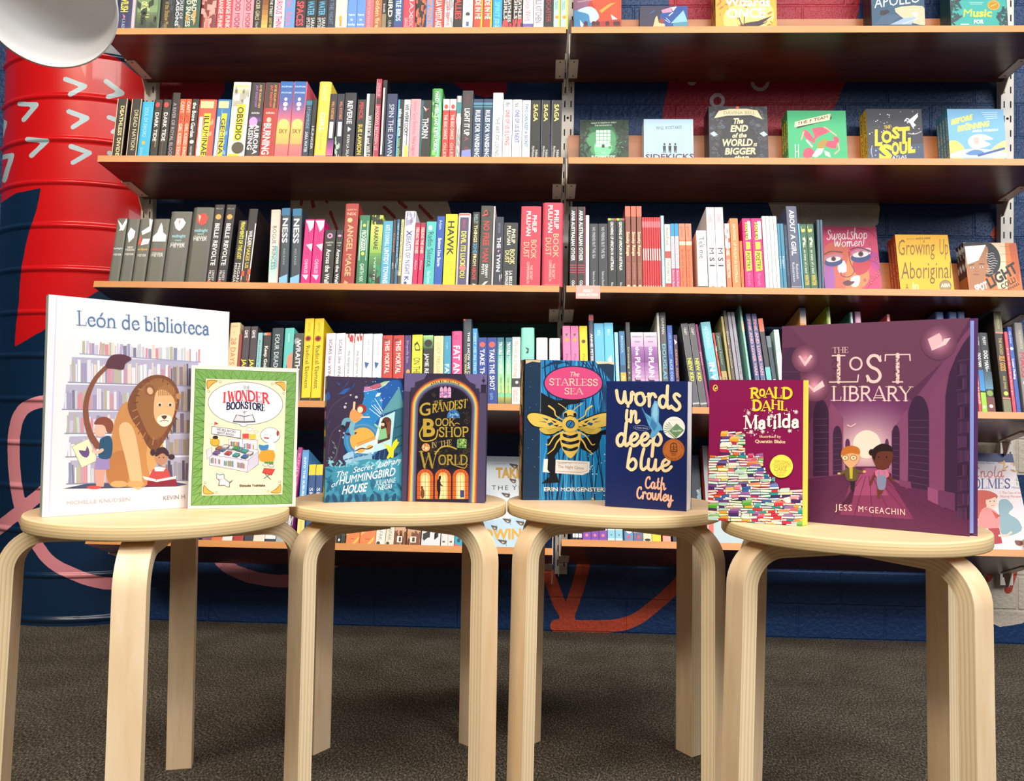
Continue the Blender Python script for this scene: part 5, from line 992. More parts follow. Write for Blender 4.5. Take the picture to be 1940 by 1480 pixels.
def art4(a):   # crop 1500,0 x4.409
    a.rect('#28506e', 650, -300, 1120, 700); a.poly('#d8c0a0', [(860, 70), (1090, 50), (1112, 130), (1112, 210), (960, 170)], 3); a.poly('#3c5878', [(690, 205), (760, 130), (860, 115), (900, 140), (820, 200)]); a.poly('#9ab0c8', [(820, 205), (940, 150), (1040, 140), (1000, 205)]); a.poly('#f4ecd8', [(1000, 110), (1060, 100), (1040, 150)]); a.poly('#181c28', [(740, 90), (800, 80), (820, 100), (770, 130), (735, 125)])
    a.text('#e8ecf0', 'APOLLO', (690, 68), (1075, 18), (0, -90), .0, 2); a.line('#c8d0e0', [(930, 200), (1060, 150)], 6)
def art5(a):
    a.rect('#38a8a0', 1280, -300, 1810, 700); scatter(a, ['#283c40', '#2c4c50'], 40, 1290, 0, 1400, 230, 14, 40, 5, 'leaf'); scatter(a, ['#283c40', '#2c4c50'], 26, 1720, 60, 1800, 230, 14, 40, 6, 'leaf')
    a.text('#e8dc40', 'Music', (1425, 140), (1670, 140), (6, -66), .03, 2); a.text('#f4f4f0', 'FOR', (1520, 198), (1600, 196), (0, -34), .035, 2); a.ell('#d0a030', 1685, 45, 52, 42); a.ell('#b88820', 1685, 45, 40, 32); a.line('#f0d060', [(1660, 55), (1710, 32)], 5); a.line('#d0ecec', [(1480, 22), (1600, 22)], 3); a.line('#d0ecec', [(1490, 34), (1590, 34)], 3); a.text('#f0f0f0', 'The', (1320, 2), (1370, 0), (0, -30), .02); a.rect('#f0f0f0', 1410, 200, 1480, 206)
C4 = (1060, 0, 4.409)
stack('1R', 1087, 1177, -62, 2, .02, '#b02c28', '#5a2020', 'red and blue dragon picture above heads', art1, C4)
stack('1R', 1212, 1303, 12, 1, .022, '#2c2a44', '#2c4a40', 'low dark blue book with teal spire', art2, C4)
stack('1R', 1356, 1472, -66, 2, .026, '#e0a038', '#b87820', 'golden book with white ragged title', art3, C4, 'w 402810 12 0 1')
stack('1R', 1652, 1753, -58, 3, .017, '#28506e', '#1a1a20', 'blue and cream wave picture', art4, (1500, 0, 4.409))
stack('1R', 1802, 1910, -74, 3, .017, '#2c8c88', '#203c3c', 'teal book with yellow title', art5, (1500, 0, 4.409))
def art6(a):   # crop 1060,140 x4.409
    a.rect('#20402e', 160, 380, 580, 1200); a.poly('#2c6a44', [(200, 480), (420, 430), (500, 560), (480, 690), (200, 690)], 4); a.poly('#4a9a64', [(230, 520), (440, 470), (460, 640), (300, 690)], 4); a.poly('#7ad0a0', [(290, 600), (340, 560), (440, 600), (400, 690), (310, 690)], 3)
    for i in range(4):
        for j in range(5): a.rect('#d4f4e4', 306+31*i, 470+29*j, 332+31*i, 494+29*j)
    scatter(a, '#14241c', 46, 165, 390, 250, 690, 12, 34, 7, 'leaf'); scatter(a, '#16281e', 40, 480, 400, 575, 690, 12, 34, 8, 'leaf'); scatter(a, '#5a9a6a', 14, 420, 560, 570, 680, 6, 16, 9, 'leaf')
    a.text('#d8e8dc', 'WHAT IF DEATH IS ONLY', (262, 420), (475, 412), (0, -12), .02, 1); a.text('#d8e8dc', 'THE BEGINNING?', (292, 438), (438, 434), (0, -12), .02, 1); a.text('#e8f4ec', 'THE', (345, 668), (384, 668), (0, -14)); a.text('#e8f4ec', 'RECKLESS', (265, 716), (466, 716), (0, -34), .02); a.poly('#1c2c20', [(355, 590), (375, 590), (378, 615), (352, 615)])
def art7(a):
    a.rect('#b4d4ea', 700, 370, 1130, 1200); a.text('#607888', 'WILL KOSTAKIS', (806, 466), (1022, 458), (0, -27), .012)
    for s in (1, -1):
        for i in range(7): x = 920-s*(36+13*i); a.line('#a0bccc', [(x, 650), (x, 560-12*i)], 2.5, cap=False); a.line('#a4c0d0', [(x, 560-12*i), (x-s*12, 556-12*i)], 2.2, cap=False)
    for x, c in ((876, '#2c3a4a'), (922, '#20242c'), (967, '#303640')): a.ell('#3a2c28', x, 588, 8, 10); a.poly(c, [(x-13, 602), (x+13, 602), (x+10, 660), (x+4, 664), (x, 635), (x-6, 664), (x-10, 655)])
    a.text('#5a2c4a', 'SIDEKICKS', (716, 716), (1122, 712), (0, -46), .02)
def art8(a):
    a.rect('#2c2c34', 1240, 260, 1760, 1300); scatter(a, ['#5a6a88', '#4a4a58', '#7888a0', '#806a60'], 60, 1255, 280, 1380, 690, 8, 22, 11, 'swirl'); scatter(a, ['#5a6a88', '#4a4a58', '#7888a0', '#806a60'], 60, 1600, 280, 1735, 690, 8, 22, 12, 'swirl')
    a.poly('#22242c', [(1390, 440), (1490, 370), (1600, 430), (1660, 560), (1650, 690), (1350, 690), (1340, 560)], 4); a.poly('#e8dcb4', [(1330, 310), (1420, 294), (1560, 292), (1650, 305), (1695, 380), (1600, 345), (1400, 350), (1290, 372)]); a.text('#a09880', 'DAVINA BELL', (1368, 340), (1635, 340), (0, -28), .01)
    for t_, x0, x1, y, c in (('The', 1448, 1532, 418, 46), ('END', 1424, 1572, 484, 54), ('of the', 1440, 1560, 534, 38), ('WORLD', 1356, 1610, 604, 58), ('BIGGER', 1378, 1636, 674, 54), ('than', 1460, 1580, 716, 34)): a.text('#f4e0b0', t_, (x0, y), (x1, y-4), (8, -c), .035)
    a.text('#f4e0b0', 'IS', (1618, 606), (1648, 604), (4, -26), .03); a.ell('#e06838', 1486, 282, 14, 10)
    for x in (1290, 1705): a.poly('#b8c8d0', [(x-34, 500), (x, 480), (x+34, 510), (x, 525)])
def art9(a):   # crop 1450,140 x3.959
    a.rect('#3cb478', 160, 265, 640, 1200); a.poly('#202020', [(240, 395), (500, 320), (492, 342), (236, 410)]); a.poly('#f0e4c0', [(222, 360), (488, 298), (484, 345), (218, 400)]); a.text('#303030', 'THE F TEAM', (240, 384), (470, 332), (0, -22), .015)
    for p in ([(280, 420), (320, 430), (365, 490), (370, 520), (300, 480)], [(350, 410), (450, 400), (490, 430), (400, 470), (350, 520), (330, 540), (370, 470)], [(420, 520), (520, 500), (530, 560), (470, 550)], [(280, 600), (300, 560), (340, 555), (370, 590), (340, 628), (290, 628)], [(510, 470), (550, 480), (548, 530), (520, 510)]): a.poly('#d84a68', p, 2)
    a.poly('#a88c38', [(390, 520), (440, 485), (470, 500), (440, 560), (390, 560)]); a.poly('#f4ecd8', [(390, 560), (440, 560), (420, 600), (380, 628), (350, 615)]); a.poly('#f4ecd8', [(440, 575), (480, 590), (490, 628), (450, 610)]); a.line('#f4ecd8', [(310, 500), (350, 545)], 12)
    for l in ([(440, 400), (460, 410), (530, 460)], [(290, 430), (270, 490)], [(545, 520), (555, 570), (520, 600)]): a.line('#f0b090', l, 9)
    for x in (225, 248): a.line('#f0f0f0', [(x, 530), (x, 626)], 5)
    a.line('#f0f0f0', [(225, 582), (248, 582)], 4)
def art10(a):
    a.rect('#34343e', 750, 255, 1200, 1300); a.poly('#3c4c68', [(760, 560), (1200, 520), (1200, 640), (760, 640)]); scatter(a, '#f0f0f4', 46, 770, 280, 1170, 620, 2, 6, 13)
    Y = '#e8c828'; a.text(Y, 'THE', (890, 415), (938, 408), (0, -26), .02); a.text(Y, 'L', (818, 535), (872, 535), (0, -115), .05); a.text(Y, 'O', (870, 515), (950, 515), (0, -88), .05); a.text(Y, 'S', (950, 485), (1006, 480), (0, -85), .05); a.text(Y, 'T', (1000, 520), (1078, 515), (0, -118), .05)
    a.text(Y, 'S', (856, 640), (945, 640), (0, -108), .06); a.text(Y, 'O', (945, 606), (1003, 606), (0, -95), .05); a.text(Y, 'U', (1003, 598), (1066, 596), (0, -86), .05); a.text(Y, 'L', (1066, 590), (1120, 585), (0, -108), .05)
    a.line('#f0f0f4', [(1045, 355), (1060, 335), (1075, 340)], 9); a.poly('#f0f0f4', [(1060, 360), (1140, 295), (1145, 320), (1110, 365), (1130, 385), (1105, 405), (1085, 370)]); a.text('#f0f0f0', 'ATLAS', (950, 640), (1060, 632), (0, -24))
    for q in range(9): a.line('#f0f0f4', [(1072+q*11, 448+10*math.sin(q*.4)-q*1.5), (1079+q*11, 447+10*math.sin(q*.4)-q*1.5)], 4)
    for q in range(8): a.line('#f0f0f4', [(800-6*math.sin(q*.5), 540+q*11), (800-6*math.sin(q*.5), 546+q*11)], 4)
def art11(a):
    a.rect('#78b4dc', 1340, 250, 1830, 1200); a.poly('#f0e070', [(1370, 520), (1420, 500), (1480, 540), (1500, 626), (1380, 626)], 3); a.poly('#f4e890', [(1700, 560), (1810, 500), (1815, 626), (1690, 626)], 3); a.poly('#f8f4ec', [(1390, 600), (1560, 560), (1800, 590), (1812, 626), (1390, 626)], 3)
    a.text('#f0e060', 'BEFORE', (1392, 382), (1550, 342), (4, -40), .05); a.text('#f0e060', 'the', (1500, 386), (1530, 380), (0, -20), .02); a.text('#f0e060', 'BEGINNING', (1440, 432), (1678, 390), (4, -40), .05); a.text('#f4f8fa', 'ANNA MORGAN', (1552, 438), (1745, 428), (0, -18), .03)
    a.poly('#f0d8d8', [(1520, 500), (1560, 460), (1640, 455), (1710, 490), (1640, 500), (1690, 530), (1600, 560), (1540, 550)], 3); a.poly('#e8b8b0', [(1560, 480), (1600, 480), (1600, 520), (1570, 525)], 3); a.poly('#5888c0', [(1500, 600), (1560, 570), (1620, 575), (1640, 600), (1560, 612)], 3); a.line('#4060a0', [(1600, 612), (1790, 560)], 18)
    for i in range(4): a.line('#e8f4fa', [(1620+i*10, 290+i*16), (1740, 288+i*14)], 3, cap=False)
C5, C6 = (1060, 140, 4.409), (1450, 140, 3.959)
stack('2R', 1098, 1191, 228, 1, .024, '#20402e', '#182c20', 'dark green garden and bright window picture', art6, C5)
stack('2R', 1220, 1314, 226, 3, .014, '#b4d4ea', '#c4d8e4', 'pale blue book with three figures', art7, C5)
stack('2R', 1344, 1456, 202, 2, .03, '#2c2c34', '#1c1c24', 'charcoal patterned book with cream banner', art8, C5)
stack('2R', 1494, 1606, 210, 3, .016, '#3cb478', '#2c8a40', 'green book with tumbling players', art9, C6, 'r e8d040 .12 .5 .25 .7;b 404020 .14 .48 .3=THE F;r e8d040 .6 .9 .25 .7')
stack('2R', 1645, 1751, 207, 2, .022, '#34343e', '#d8b830', 'night sky book with yellow title', art10, C6, 'b 302810 .08 .6 .4=LOST SOUL;t 302810 .68 .9 .3=ATLAS;r 34343e .93 1')
stack('2R', 1800, 1908, 207, 4, .014, '#78b4dc', '#4a88a8', 'sky blue book with windblown hair', art11, C6, 't e8d860 .1 .6 .4=BEFORE THE;r c0a848 .62 1')
def art12(a):   # crop 1540,370 x4.85
    a.rect('#d8406c', 90, 270, 680, 1200); a.poly('#d86850', [(110, 480), (230, 430), (330, 500), (340, 700), (400, 860), (180, 860), (110, 760)], 3); a.poly('#e08850', [(330, 560), (470, 600), (520, 760), (440, 860), (300, 860)], 3); a.poly('#b83a88', [(500, 520), (640, 560), (640, 720), (540, 660)], 3); a.poly('#b060b0', [(110, 640), (190, 650), (200, 860), (110, 860)], 2); a.poly('#c03848', [(370, 610), (530, 590), (500, 700), (400, 730)], 3)
    a.poly('#f4f0f0', [(230, 640), (290, 600), (310, 700), (240, 710)], 2); a.poly('#f4f0f0', [(470, 490), (530, 488), (525, 540), (480, 530)], 2); a.poly('#f0dcd8', [(350, 760), (430, 740), (420, 830), (360, 840)], 3)
    for cx, cy, s in ((190, 585, 1), (440, 540, 1.1)): a.ell('#3c4880', cx, cy+28*s, 84*s, 42*s, -.12); a.ell('#c8809c', cx, cy-16*s, 84*s, 30*s, -.15); a.ell('#f4e8e8', cx, cy+4*s, 68*s, 24*s, -.12); a.ell('#6a4838', cx, cy, 22*s); a.ell('#201818', cx, cy, 11*s)
    a.line('#4a2840', [(105, 545), (170, 515), (270, 525)], 9, 5); a.line('#4a2840', [(345, 500), (420, 480), (540, 520)], 9, 5); a.line('#6a2c50', [(330, 520), (345, 620), (380, 700), (330, 750), (265, 740), (260, 705)], 7, 5); a.poly('#6a3048', [(275, 800), (320, 780), (350, 790), (385, 795), (340, 830), (295, 828)], 3)
    for p in ([(620, 730), (560, 780), (500, 855)], [(520, 600), (600, 640), (640, 800)], [(400, 300), (520, 330), (600, 420)]): a.line('#8a2450', p, 5, 5)
    for x, y in ((525, 448), (583, 585), (598, 695), (588, 742), (478, 780), (545, 752), (537, 805)): a.ell('#802848', x, y, 13); a.ell('#d86858', x, y, 8)
    a.strokes('#fbf4f6', SCR, 'Sweatshop', (125, 410), (505, 400), (0, -88), .5, False); a.strokes('#fbf4f6', SCR, 'Women', (195, 475), (465, 465), (0, -72), .6, False)
def art13(a):
    a.rect('#f4b818', 740, 340, 1330, 1300); a.text('#8a6a20', 'EDITED BY', (862, 410), (938, 407), (0, -13), .01); a.text('#5a4410', 'ANITA HEISS', (945, 408), (1080, 402), (0, -17), .025)
    for t_, p0, p1, c, col in (('Growing', (780, 552), (1120, 545), 150, '#8a6420'), ('Up', (1160, 545), (1246, 545), 150, '#8a6420'), ('Aboriginal', (812, 768), (1276, 762), 160, '#7a5618'), ('in', (912, 862), (975, 860), 64, '#fbe8a0'), ('A', (850, 870), (880, 870), 60, '#7a5618')): a.text(col, t_, p0, p1, (0, -c), 0 if t_ != 'in' else .03)
    a.ell('#8a7450', 1218, 832, 56, 54); a.ell('#a08a60', 1218, 832, 46, 44); a.text('#f0e8d0', 'ABIA', (1178, 846), (1262, 842), (0, -34), .03)
def art14(a):
    a.rect('#d87838', 1310, 400, 1950, 1300); a.poly('#e8d0b0', [(1640, 420), (1760, 415), (1790, 860), (1700, 860), (1660, 620)]); a.poly('#c05828', [(1800, 450), (1870, 420), (1900, 800), (1850, 700)], 2)
    for y in (470, 540, 610, 690, 760): a.line('#a85820', [(1720, y), (1880, y+6)], 3, cap=False)
    a.poly('#18181c', [(1330, 480), (1380, 430), (1480, 408), (1590, 420), (1680, 480), (1722, 570), (1710, 680), (1640, 740), (1590, 745), (1400, 640), (1350, 560)], 4); a.poly('#b07850', [(1400, 560), (1440, 480), (1600, 470), (1600, 600), (1610, 660), (1570, 760), (1500, 785), (1440, 750), (1410, 660)], 3); a.poly('#b07850', [(1440, 740), (1570, 740), (1590, 862), (1420, 862)]); a.ell('#a86c48', 1608, 685, 20, 30)
    a.poly('#f6f4f4', [(1392, 470), (1590, 455), (1560, 520), (1520, 600), (1420, 635)]); a.line('#5a3420', [(1440, 645), (1480, 635)], 8); a.line('#5a3420', [(1530, 630), (1575, 632)], 8); a.ell('#f0e8e4', 1462, 665, 16, 7); a.ell('#f0e8e4', 1550, 660, 16, 7); a.ell('#302018', 1462, 665, 7); a.ell('#302018', 1550, 660, 7); a.line('#8a5838', [(1500, 665), (1490, 700), (1520, 702)], 5); a.ell('#a05850', 1500, 728, 34, 9)
    for i in range(13):
        y = 440+i*23; x = 1600+10*math.sin(i)
        if i > 3: a.line('#d8d8d8', [(x, y), (x+30, y+8), (x+50, y-2), (x+90-abs(i-7)*6, y+6)], 4, 3, cap=False)
    for i in range(6): a.line('#d8d8d8', [(1380+i*34, 436-i*4), (1405+i*34, 430-i*4)], 4, cap=False)
    a.text('#241a18', 'LIGHT', (1625, 860), (1885, 700), (-44, -88), .04); a.text('#241a18', 'COLLI', (1740, 868), (1870, 790), (-22, -44), .02); a.text('#f4f0f0', 'SPOT', (1500, 890), (1610, 850), (-20, -60), .05); a.text('#302420', 'PHAEL', (1800, 880), (1905, 818), (-10, -26), .01)
SCR = dict(BRUSH); SCR.update(table('''
S .7 C .6,.86 .46,1.02 .26,.92 .3,.66 .52,.46 .5,.12 .24,.0 .06,.16
W .95 C .06,1 .16,.06 .36,.6 .44,.7;C .44,.7 .52,.04 .72,.3 .86,1.0
h .7 C .2,1.15 .12,.5 .1,.0;C .12,.34 .28,.58 .42,.52 .44,.2 .5,.02 .66,.14
m .95 C .1,.6 .12,.3 .1,.0;C .12,.34 .26,.6 .38,.54 .4,.0;C .4,.34 .54,.6 .66,.54 .7,.2 .78,.02 .92,.16
''', .19, .09))
C7 = (1540, 370, 4.85)
stack('3R', 1563, 1671, 429, 1, .02, '#d8406c', '#a83058', 'pink painted face with two eyes', art12, C7)
stack('3R', 1706, 1808, 445, 3, .016, '#f4b818', '#b83c20', 'bright yellow book with thin tall lettering', art13, C7, 't f0d8a0 .08 .9 .3=GROWING UP ABORIGINAL')
stack('3R', 1836, 1938, 460, 3, .013, '#d87838', '#3a2820', 'orange book with portrait under black hair', art14, C7, 'w d8d8d8 12 0 .4;r a86030 .5 .8;r 201818 .85 1')
def art15(a):   # crop 900,740 x4.625
    a.rect('#e4ecf4', -200, 560, 520, 1400); a.poly('#bcd8ec', [(-200, 1150), (520, 1100), (520, 1400), (-200, 1400)]); a.text('#e0a830', 'TAKING', (185, 763), (520, 763), (0, -86), .05); a.text('#303840', 'THE YEAR', (145, 872), (520, 872), (0, -42), .0, 2, .25); a.text('#e0a830', 'OWING', (60, 1305), (500, 1300), (0, -92), .04)
    a.text('#a0a8b0', 'a powerful story of return', (155, 618), (258, 614), (0, -8)); a.text('#8890a0', 'SYLVIA NORMAN WELLS', (140, 650), (272, 646), (0, -9))
    for x, y, s in ((345, 660, 46), (335, 790, 36), (275, 915, 46), (285, 1140, 44), (400, 1160, 44), (172, 1200, 34), (245, 1325, 48)): a.poly('#5a4c40', [(x-s, y-18), (x-10, y-16), (x+s*.7, y-6), (x+s*.4, y+22), (x-10, y+18)], 3); a.poly('#d8c8a8', [(x-12, y), (x+s*.3, y+6), (x, y+16)], 2); a.line('#282020', [(x+s*.5, y-20), (x+s*.6, y+40)], 3)
def art16(a):   # crop 1300,840 x7.4
    a.rect('#2c3848', -500, 100, 260, 1400); scatter(a, '#8ab4cc', 16, -300, 520, 250, 1200, 22, 60, 20); scatter(a, '#e8d8b0', 8, -300, 600, 250, 1000, 8, 18, 21, 'leaf'); a.ell('#98c0d4', 205, 755, 55, 45); a.ell('#98c0d4', 228, 645, 38, 26, .5); a.line('#f0e0b8', [(150, 660), (190, 695)], 10)
def art17(a):
    a.rect('#b8ccd4', 300, 30, 1500, 1500); a.rect('#e86850', 290, 30, 385, 1500); a.ell('#e8e0c8', 800, 500, 220); a.text('#304858', 'TIDES', (560, 300), (1100, 300), (0, -120), .03)
def art18(a):   # crop 1780,780 x3.3636
    a.rect('#e8dce0', -100, 250, 700, 1000); a.poly('#2c3470', [(-100, 250), (700, 250), (700, 330), (-100, 305)]); a.poly('#2c3470', [(470, 300), (700, 300), (700, 520), (560, 470), (520, 380)]); a.strokes('#c83c40', SCR2, 'Enola', (215, 420), (410, 420), (0, -66), .6, False); a.strokes('#384080', SERIF, 'HOLMES', (150, 490), (452, 488), (0, -60), 1.0)
    a.text('#5860a0', 'Mystery', (460, 490), (522, 492), (0, -14)); a.text('#d86860', '1. The Case of the', (380, 524), (520, 524), (0, -16)); a.text('#d86860', 'Missing Marquess', (385, 548), (530, 548), (0, -16)); a.text('#7078a8', 'Serena Blasco', (230, 332), (350, 334), (0, -16))
    a.poly('#8aa8b4', [(380, 570), (430, 560), (470, 610), (440, 650), (500, 690), (520, 760), (400, 790), (380, 660)], 3); a.poly('#c84428', [(215, 520), (300, 503), (365, 530), (360, 560), (300, 600), (280, 660), (215, 680)], 3); a.ell('#f0ccb4', 330, 575, 36, 44); a.poly('#c84428', [(280, 560), (300, 520), (362, 535), (340, 550), (310, 560)], 2); a.poly('#e08a88', [(260, 640), (300, 610), (370, 650), (380, 745), (310, 745), (245, 730)], 3); a.poly('#b02830', [(310, 745), (380, 742), (400, 840), (350, 845)]); a.line('#f0ccb4', [(380, 790), (430, 790), (455, 770)], 14); a.poly('#c84428', [(330, 630), (390, 665), (360, 682)]); a.ell('#302020', 322, 572, 4); a.ell('#302020', 348, 570, 4); a.line('#c06058', [(330, 600), (345, 598)], 4)
    scatter(a, ['#e8b050', '#c89040', '#d07838'], 18, 380, 320, 540, 380, 8, 20, 31, 'leaf'); scatter(a, ['#8a7098', '#a8b890'], 16, 490, 380, 540, 500, 6, 14, 32, 'leaf'); a.poly('#f8f4f4', [(250, 860), (420, 850), (460, 880), (260, 884)]); a.poly('#784838', [(480, 820), (540, 830), (520, 855), (490, 850)], 2)
SCR2 = dict(BRUSH); SCR2.update(table('''
E .7 C .6,.86 .4,1.02 .22,.86 .38,.6;C .38,.6 .12,.5 .1,.1 .36,.0 .62,.16
a .68 C .46,.5 .28,.6 .1,.44 .08,.16 .22,.02 .38,.14 .46,.52;C .46,.5 .46,.14 .54,.02 .68,.16
''', .16, .09))
stack('5L', 895, 999, 864, 2, .02, '#e4ecf4', '#c8d4dc', 'pale book with finches and ochre capitals', art15, (900, 740, 4.625))
stack('5R', 1275, 1334, 862, 1, .018, '#2c3848', '#1c2430', 'dark navy book dotted with pale blue blobs', art16, (1300, 840, 7.4), v=.14)
stack('5R', 1342, 1476, 845, 2, .02, '#b8ccd4', '#e05840', 'pale blue book with coral spine', art17, (1300, 840, 7.4), 'r b83828 0 .12')
stack('5R', 1800, 1958, 858, 2, .014, '#e8dce0', '#2c3470', 'red-haired figure and teal shadow picture', art18, (1780, 780, 3.3636))
# section card clipped on the shelf edge
u0, _ = on_shelf('3R', 1091, 556, -.0012); u1, _ = on_shelf('3R', 1137, 556, -.0012); g = MB()
o_, U_, V_, N__ = frame('3R')
for zz in (0,):
    g.box(u0, u1, 0, .0008, -.0335, .0005, mat('#f0a8a0', .5)); a = Art(g, lambda x, y, e: (u0+(u1-u0)*x, -e, .0005-.034*y))
    a.text('#fbf4f2', 'ADULT', (.29, .5), (.70, .5), (0, -.2), .03); a.text('#fbf4f2', 'NON-FICTION', (.08, .78), (.92, .78), (0, -.18), .03)
q = g.build('section_card', None, Matrix(((1, 0, 0, 0), (0, V_[1], N__[1], YF-.0012*V_[1]), (0, V_[2], N__[2], o_[2]-.0012*V_[2]), (0, 0, 0, 1)))); tag(q, 'pink section card with white capitals on the shelf edge', 'sign')
# ================================================================ THE EIGHT BOOKS ON THE STOOLS
ZS = .4503
def front_book(bl, br, h, t, front, spine, label, art, crop, hard=True, scode='', skew=0.0, page=None, bulge=0.0, back=None):
    A, B = np.array(bl), np.array(br); d = (B-A)/np.linalg.norm(B-A); w = float(np.linalg.norm(B-A)); nb = np.array([-d[1], d[0]])
    mw = Matrix(((d[0], nb[0], 0, A[0]), (d[1], nb[1], 0, A[1]), (0, 0, 1, ZS), (0, 0, 0, 1)))
    mb = MB(); ct = .0026 if hard else .0008
    fc, bc = MB(), MB(); fc.box(0, w, 0, ct, 0, h, mat(back or front), front=mat(front, .36))
    bc.box(skew, w+skew, t-ct, t, 0, h, mat(back or front))
    ss = [0, .03, .09, .18, .82, .91, .97, 1] if bulge else [0, 1]; n = len(ss)-1; ys = [t*i for i in ss]; bx = [-bulge*(1-abs(2*i-1)**5)+skew*i for i in ss]; k = n+1
    vs = [(b, y, z) for z in (0, h) for b, y in zip(bx, ys)]+[(b+ct, y, z) for z in (0, h) for b, y in zip(bx, ys)]; fs = []
    for i in range(n): fs += [(i, i+1, k+i+1, k+i), (2*k+i+1, 2*k+i, 3*k+i, 3*k+i+1), (k+i, k+i+1, 3*k+i+1, 3*k+i), (i+1, i, 2*k+i, 2*k+i+1)]
    mb.add(vs, fs, mat(spine))
    if hard:   # hinge groove along the spine edge, pressed in cloth or paper
        pass
    if scode: spine_art(mb, h, t, bulge, scode)
    a = Art(fc, cover_fn(mw, *crop, w, h), 1.4e-6, 3e-5); art(a)
    o = empty('book'); o.matrix_world = mw; fc.build('front_cover', o); bc.build('back_cover', o); mb.build('spine', o)
    ti = .0032 if hard else .0003; pb = MB(); y0, y1 = ct*1.05, t-ct*1.05; f0, f1 = w-(.004 if hard else .0006)+skew*.1, w-(.004 if hard else .0006)+skew*.95
    vs = [(ct, y0, ti), (f0, y0, ti), (f1, y1, ti), (ct+skew, y1, ti)]; vs += [(x, y, h-ti) for x, y, z in vs]
    pb.add(vs, [(0, 3, 2, 1), (4, 5, 6, 7), (0, 1, 5, 4), (1, 2, 6, 5), (2, 3, 7, 6), (3, 0, 4, 7)], mat(page, .6) if page else M_PAGE); pb.build('page_block', o)
    tag(o, label, 'book', 'books displayed on the stools'); return o
def tween(c1, c2, f):
    A, B = [[int(z[i:i+2], 16) for i in (1, 3, 5)] for z in (c1, c2)]; return '#'+''.join('%02x' % round(x+(y-x)*f) for x, y in zip(A, B))
def arch(xl0, xl1, ys, ya, xr1, xr0, yb, n=18):
    """outline of an arched opening: left foot, spring line, crown, right foot"""
    xc, r = (xl1+xr1)/2, (xr1-xl1)/2
    return [(xl0, yb), (xl1, ys)]+[(xc-r*math.cos(q), ys-(ys-ya)*math.sin(q)) for q in np.linspace(0, math.pi, n)[1:-1]]+[(xr1, ys), (xr0, yb)]
def leon(a):
    a.rect('#e9e9ee', 40, 40, 1200, 1400); a.poly('#d4d2ea', [(146, 62), (152, 62), (108, 1378), (98, 1378)]); a.poly('#eceaf6', [(128, 60), (146, 62), (98, 1378), (80, 1380)])
    rows = [((285, 410), (1010, 462), 92, 0), ((215, 580), (1000, 606), 150, 1), ((180, 742), (985, 756), 148, 1), ((195, 886), (960, 884), 128, 1), ((200, 1026), (950, 1012), 122, 1), ((205, 1188), (945, 1166), 140, 1)]
    for (p, q, hh, bg_) in rows:
        if bg_: a.poly('#b4b0ca', [(p[0]+10, p[1]), (q[0], q[1]), (q[0]-6, q[1]-hh), (p[0]+26, p[1]-hh)])
    rnd = random.Random(5); pal = ['#c8c4d8', '#e8e4ee', '#d8909c', '#b8a8cc', '#f0ecec', '#c8ccd0', '#a098b8', '#e4d4c8', '#8c94b4', '#c89aa8', '#dcdce8', '#b8b49c', '#7f7c98']
    dk = ['#8a7c78', '#a09080', '#6e6a78', '#b09a88', '#786878', '#9c98a4', '#58546a', '#b8a490']
    for (p, q, hh, bg_) in rows:
        x = p[0]+16
        while x < q[0]-16:
            f = (x-p[0])/(q[0]-p[0]); y = p[1]+(q[1]-p[1])*f; w_ = 8+rnd.random()*15; h_ = hh*(.6+.32*rnd.random()); tl = (rnd.random()-.5)*(14 if rnd.random() < .25 else 2)
            a.poly(rnd.choice(dk if (f > .78 and bg_) else pal), [(x, y-2), (x+w_, y-2), (x+w_+tl, y-h_), (x+tl, y-h_)]); x += w_+1.5+rnd.random()*4
        a.line('#8890b0' if bg_ else '#98a0c0', [p, q], 6, cap=False)
    a.poly('#48506e', [(185, 1216), (330, 1186), (860, 1176), (930, 1190), (860, 1202), (420, 1214)])
    # plain seated lion
    a.line('#86523e', [(392, 960), (345, 880), (322, 760), (334, 660), (380, 560), (450, 485)], 40, 6, 24); a.poly('#5c3440', [(440, 490), (470, 425), (540, 414), (596, 440), (560, 470), (545, 505), (490, 500)], 4)
    a.poly('#c88c54', [(468, 1196), (440, 1085), (468, 960), (500, 800), (560, 700), (660, 760), (700, 960), (690, 1190), (560, 1204)], 4); a.poly('#b87a48', [(470, 1190), (446, 1090), (490, 1000), (560, 1000), (580, 1100), (560, 1196)], 4); a.poly('#e4bc8c', [(520, 860), (570, 820), (620, 900), (660, 1190), (600, 1200), (560, 1040)], 4); a.poly('#d8a468', [(690, 960), (780, 940), (770, 1020), (700, 1120)], 3)
    a.poly('#7c4c34', [(572, 712), (610, 620), (680, 556), (760, 536), (840, 570), (882, 660), (862, 770), (820, 880), (742, 990), (690, 960), (650, 880), (596, 800)], 5); a.poly('#9a6840', [(620, 690), (680, 590), (760, 556), (830, 590), (866, 670), (840, 790), (780, 900), (720, 920), (670, 840)], 5)
    for i in range(26):
        q = i/26*6.28; x, y = 742+math.cos(q)*110, 740+math.sin(q)*170; a.line(random.Random(i).choice(['#6a3c2c', '#b07c4c', '#8a5838']), [(x, y), (x+math.cos(q)*26-6, y+math.sin(q)*34+14)], 6, cap=False)
    a.poly('#e2b684', [(742, 640), (800, 630), (852, 690), (846, 780), (806, 830), (752, 826), (728, 760)], 5); a.ell('#8a5a3c', 704, 628, 30, 36, -.4); a.ell('#e0b48c', 706, 632, 17, 22, -.4); a.ell('#c08858', 876, 664, 16, 18); a.poly('#f4e6d4', [(750, 790), (790, 772), (836, 790), (826, 828), (790, 846), (756, 828)], 4); a.poly('#6a4038', [(772, 782), (808, 780), (792, 804)], 2); a.line('#7a4c40', [(768, 814), (790, 808), (814, 812)], 4, 4)
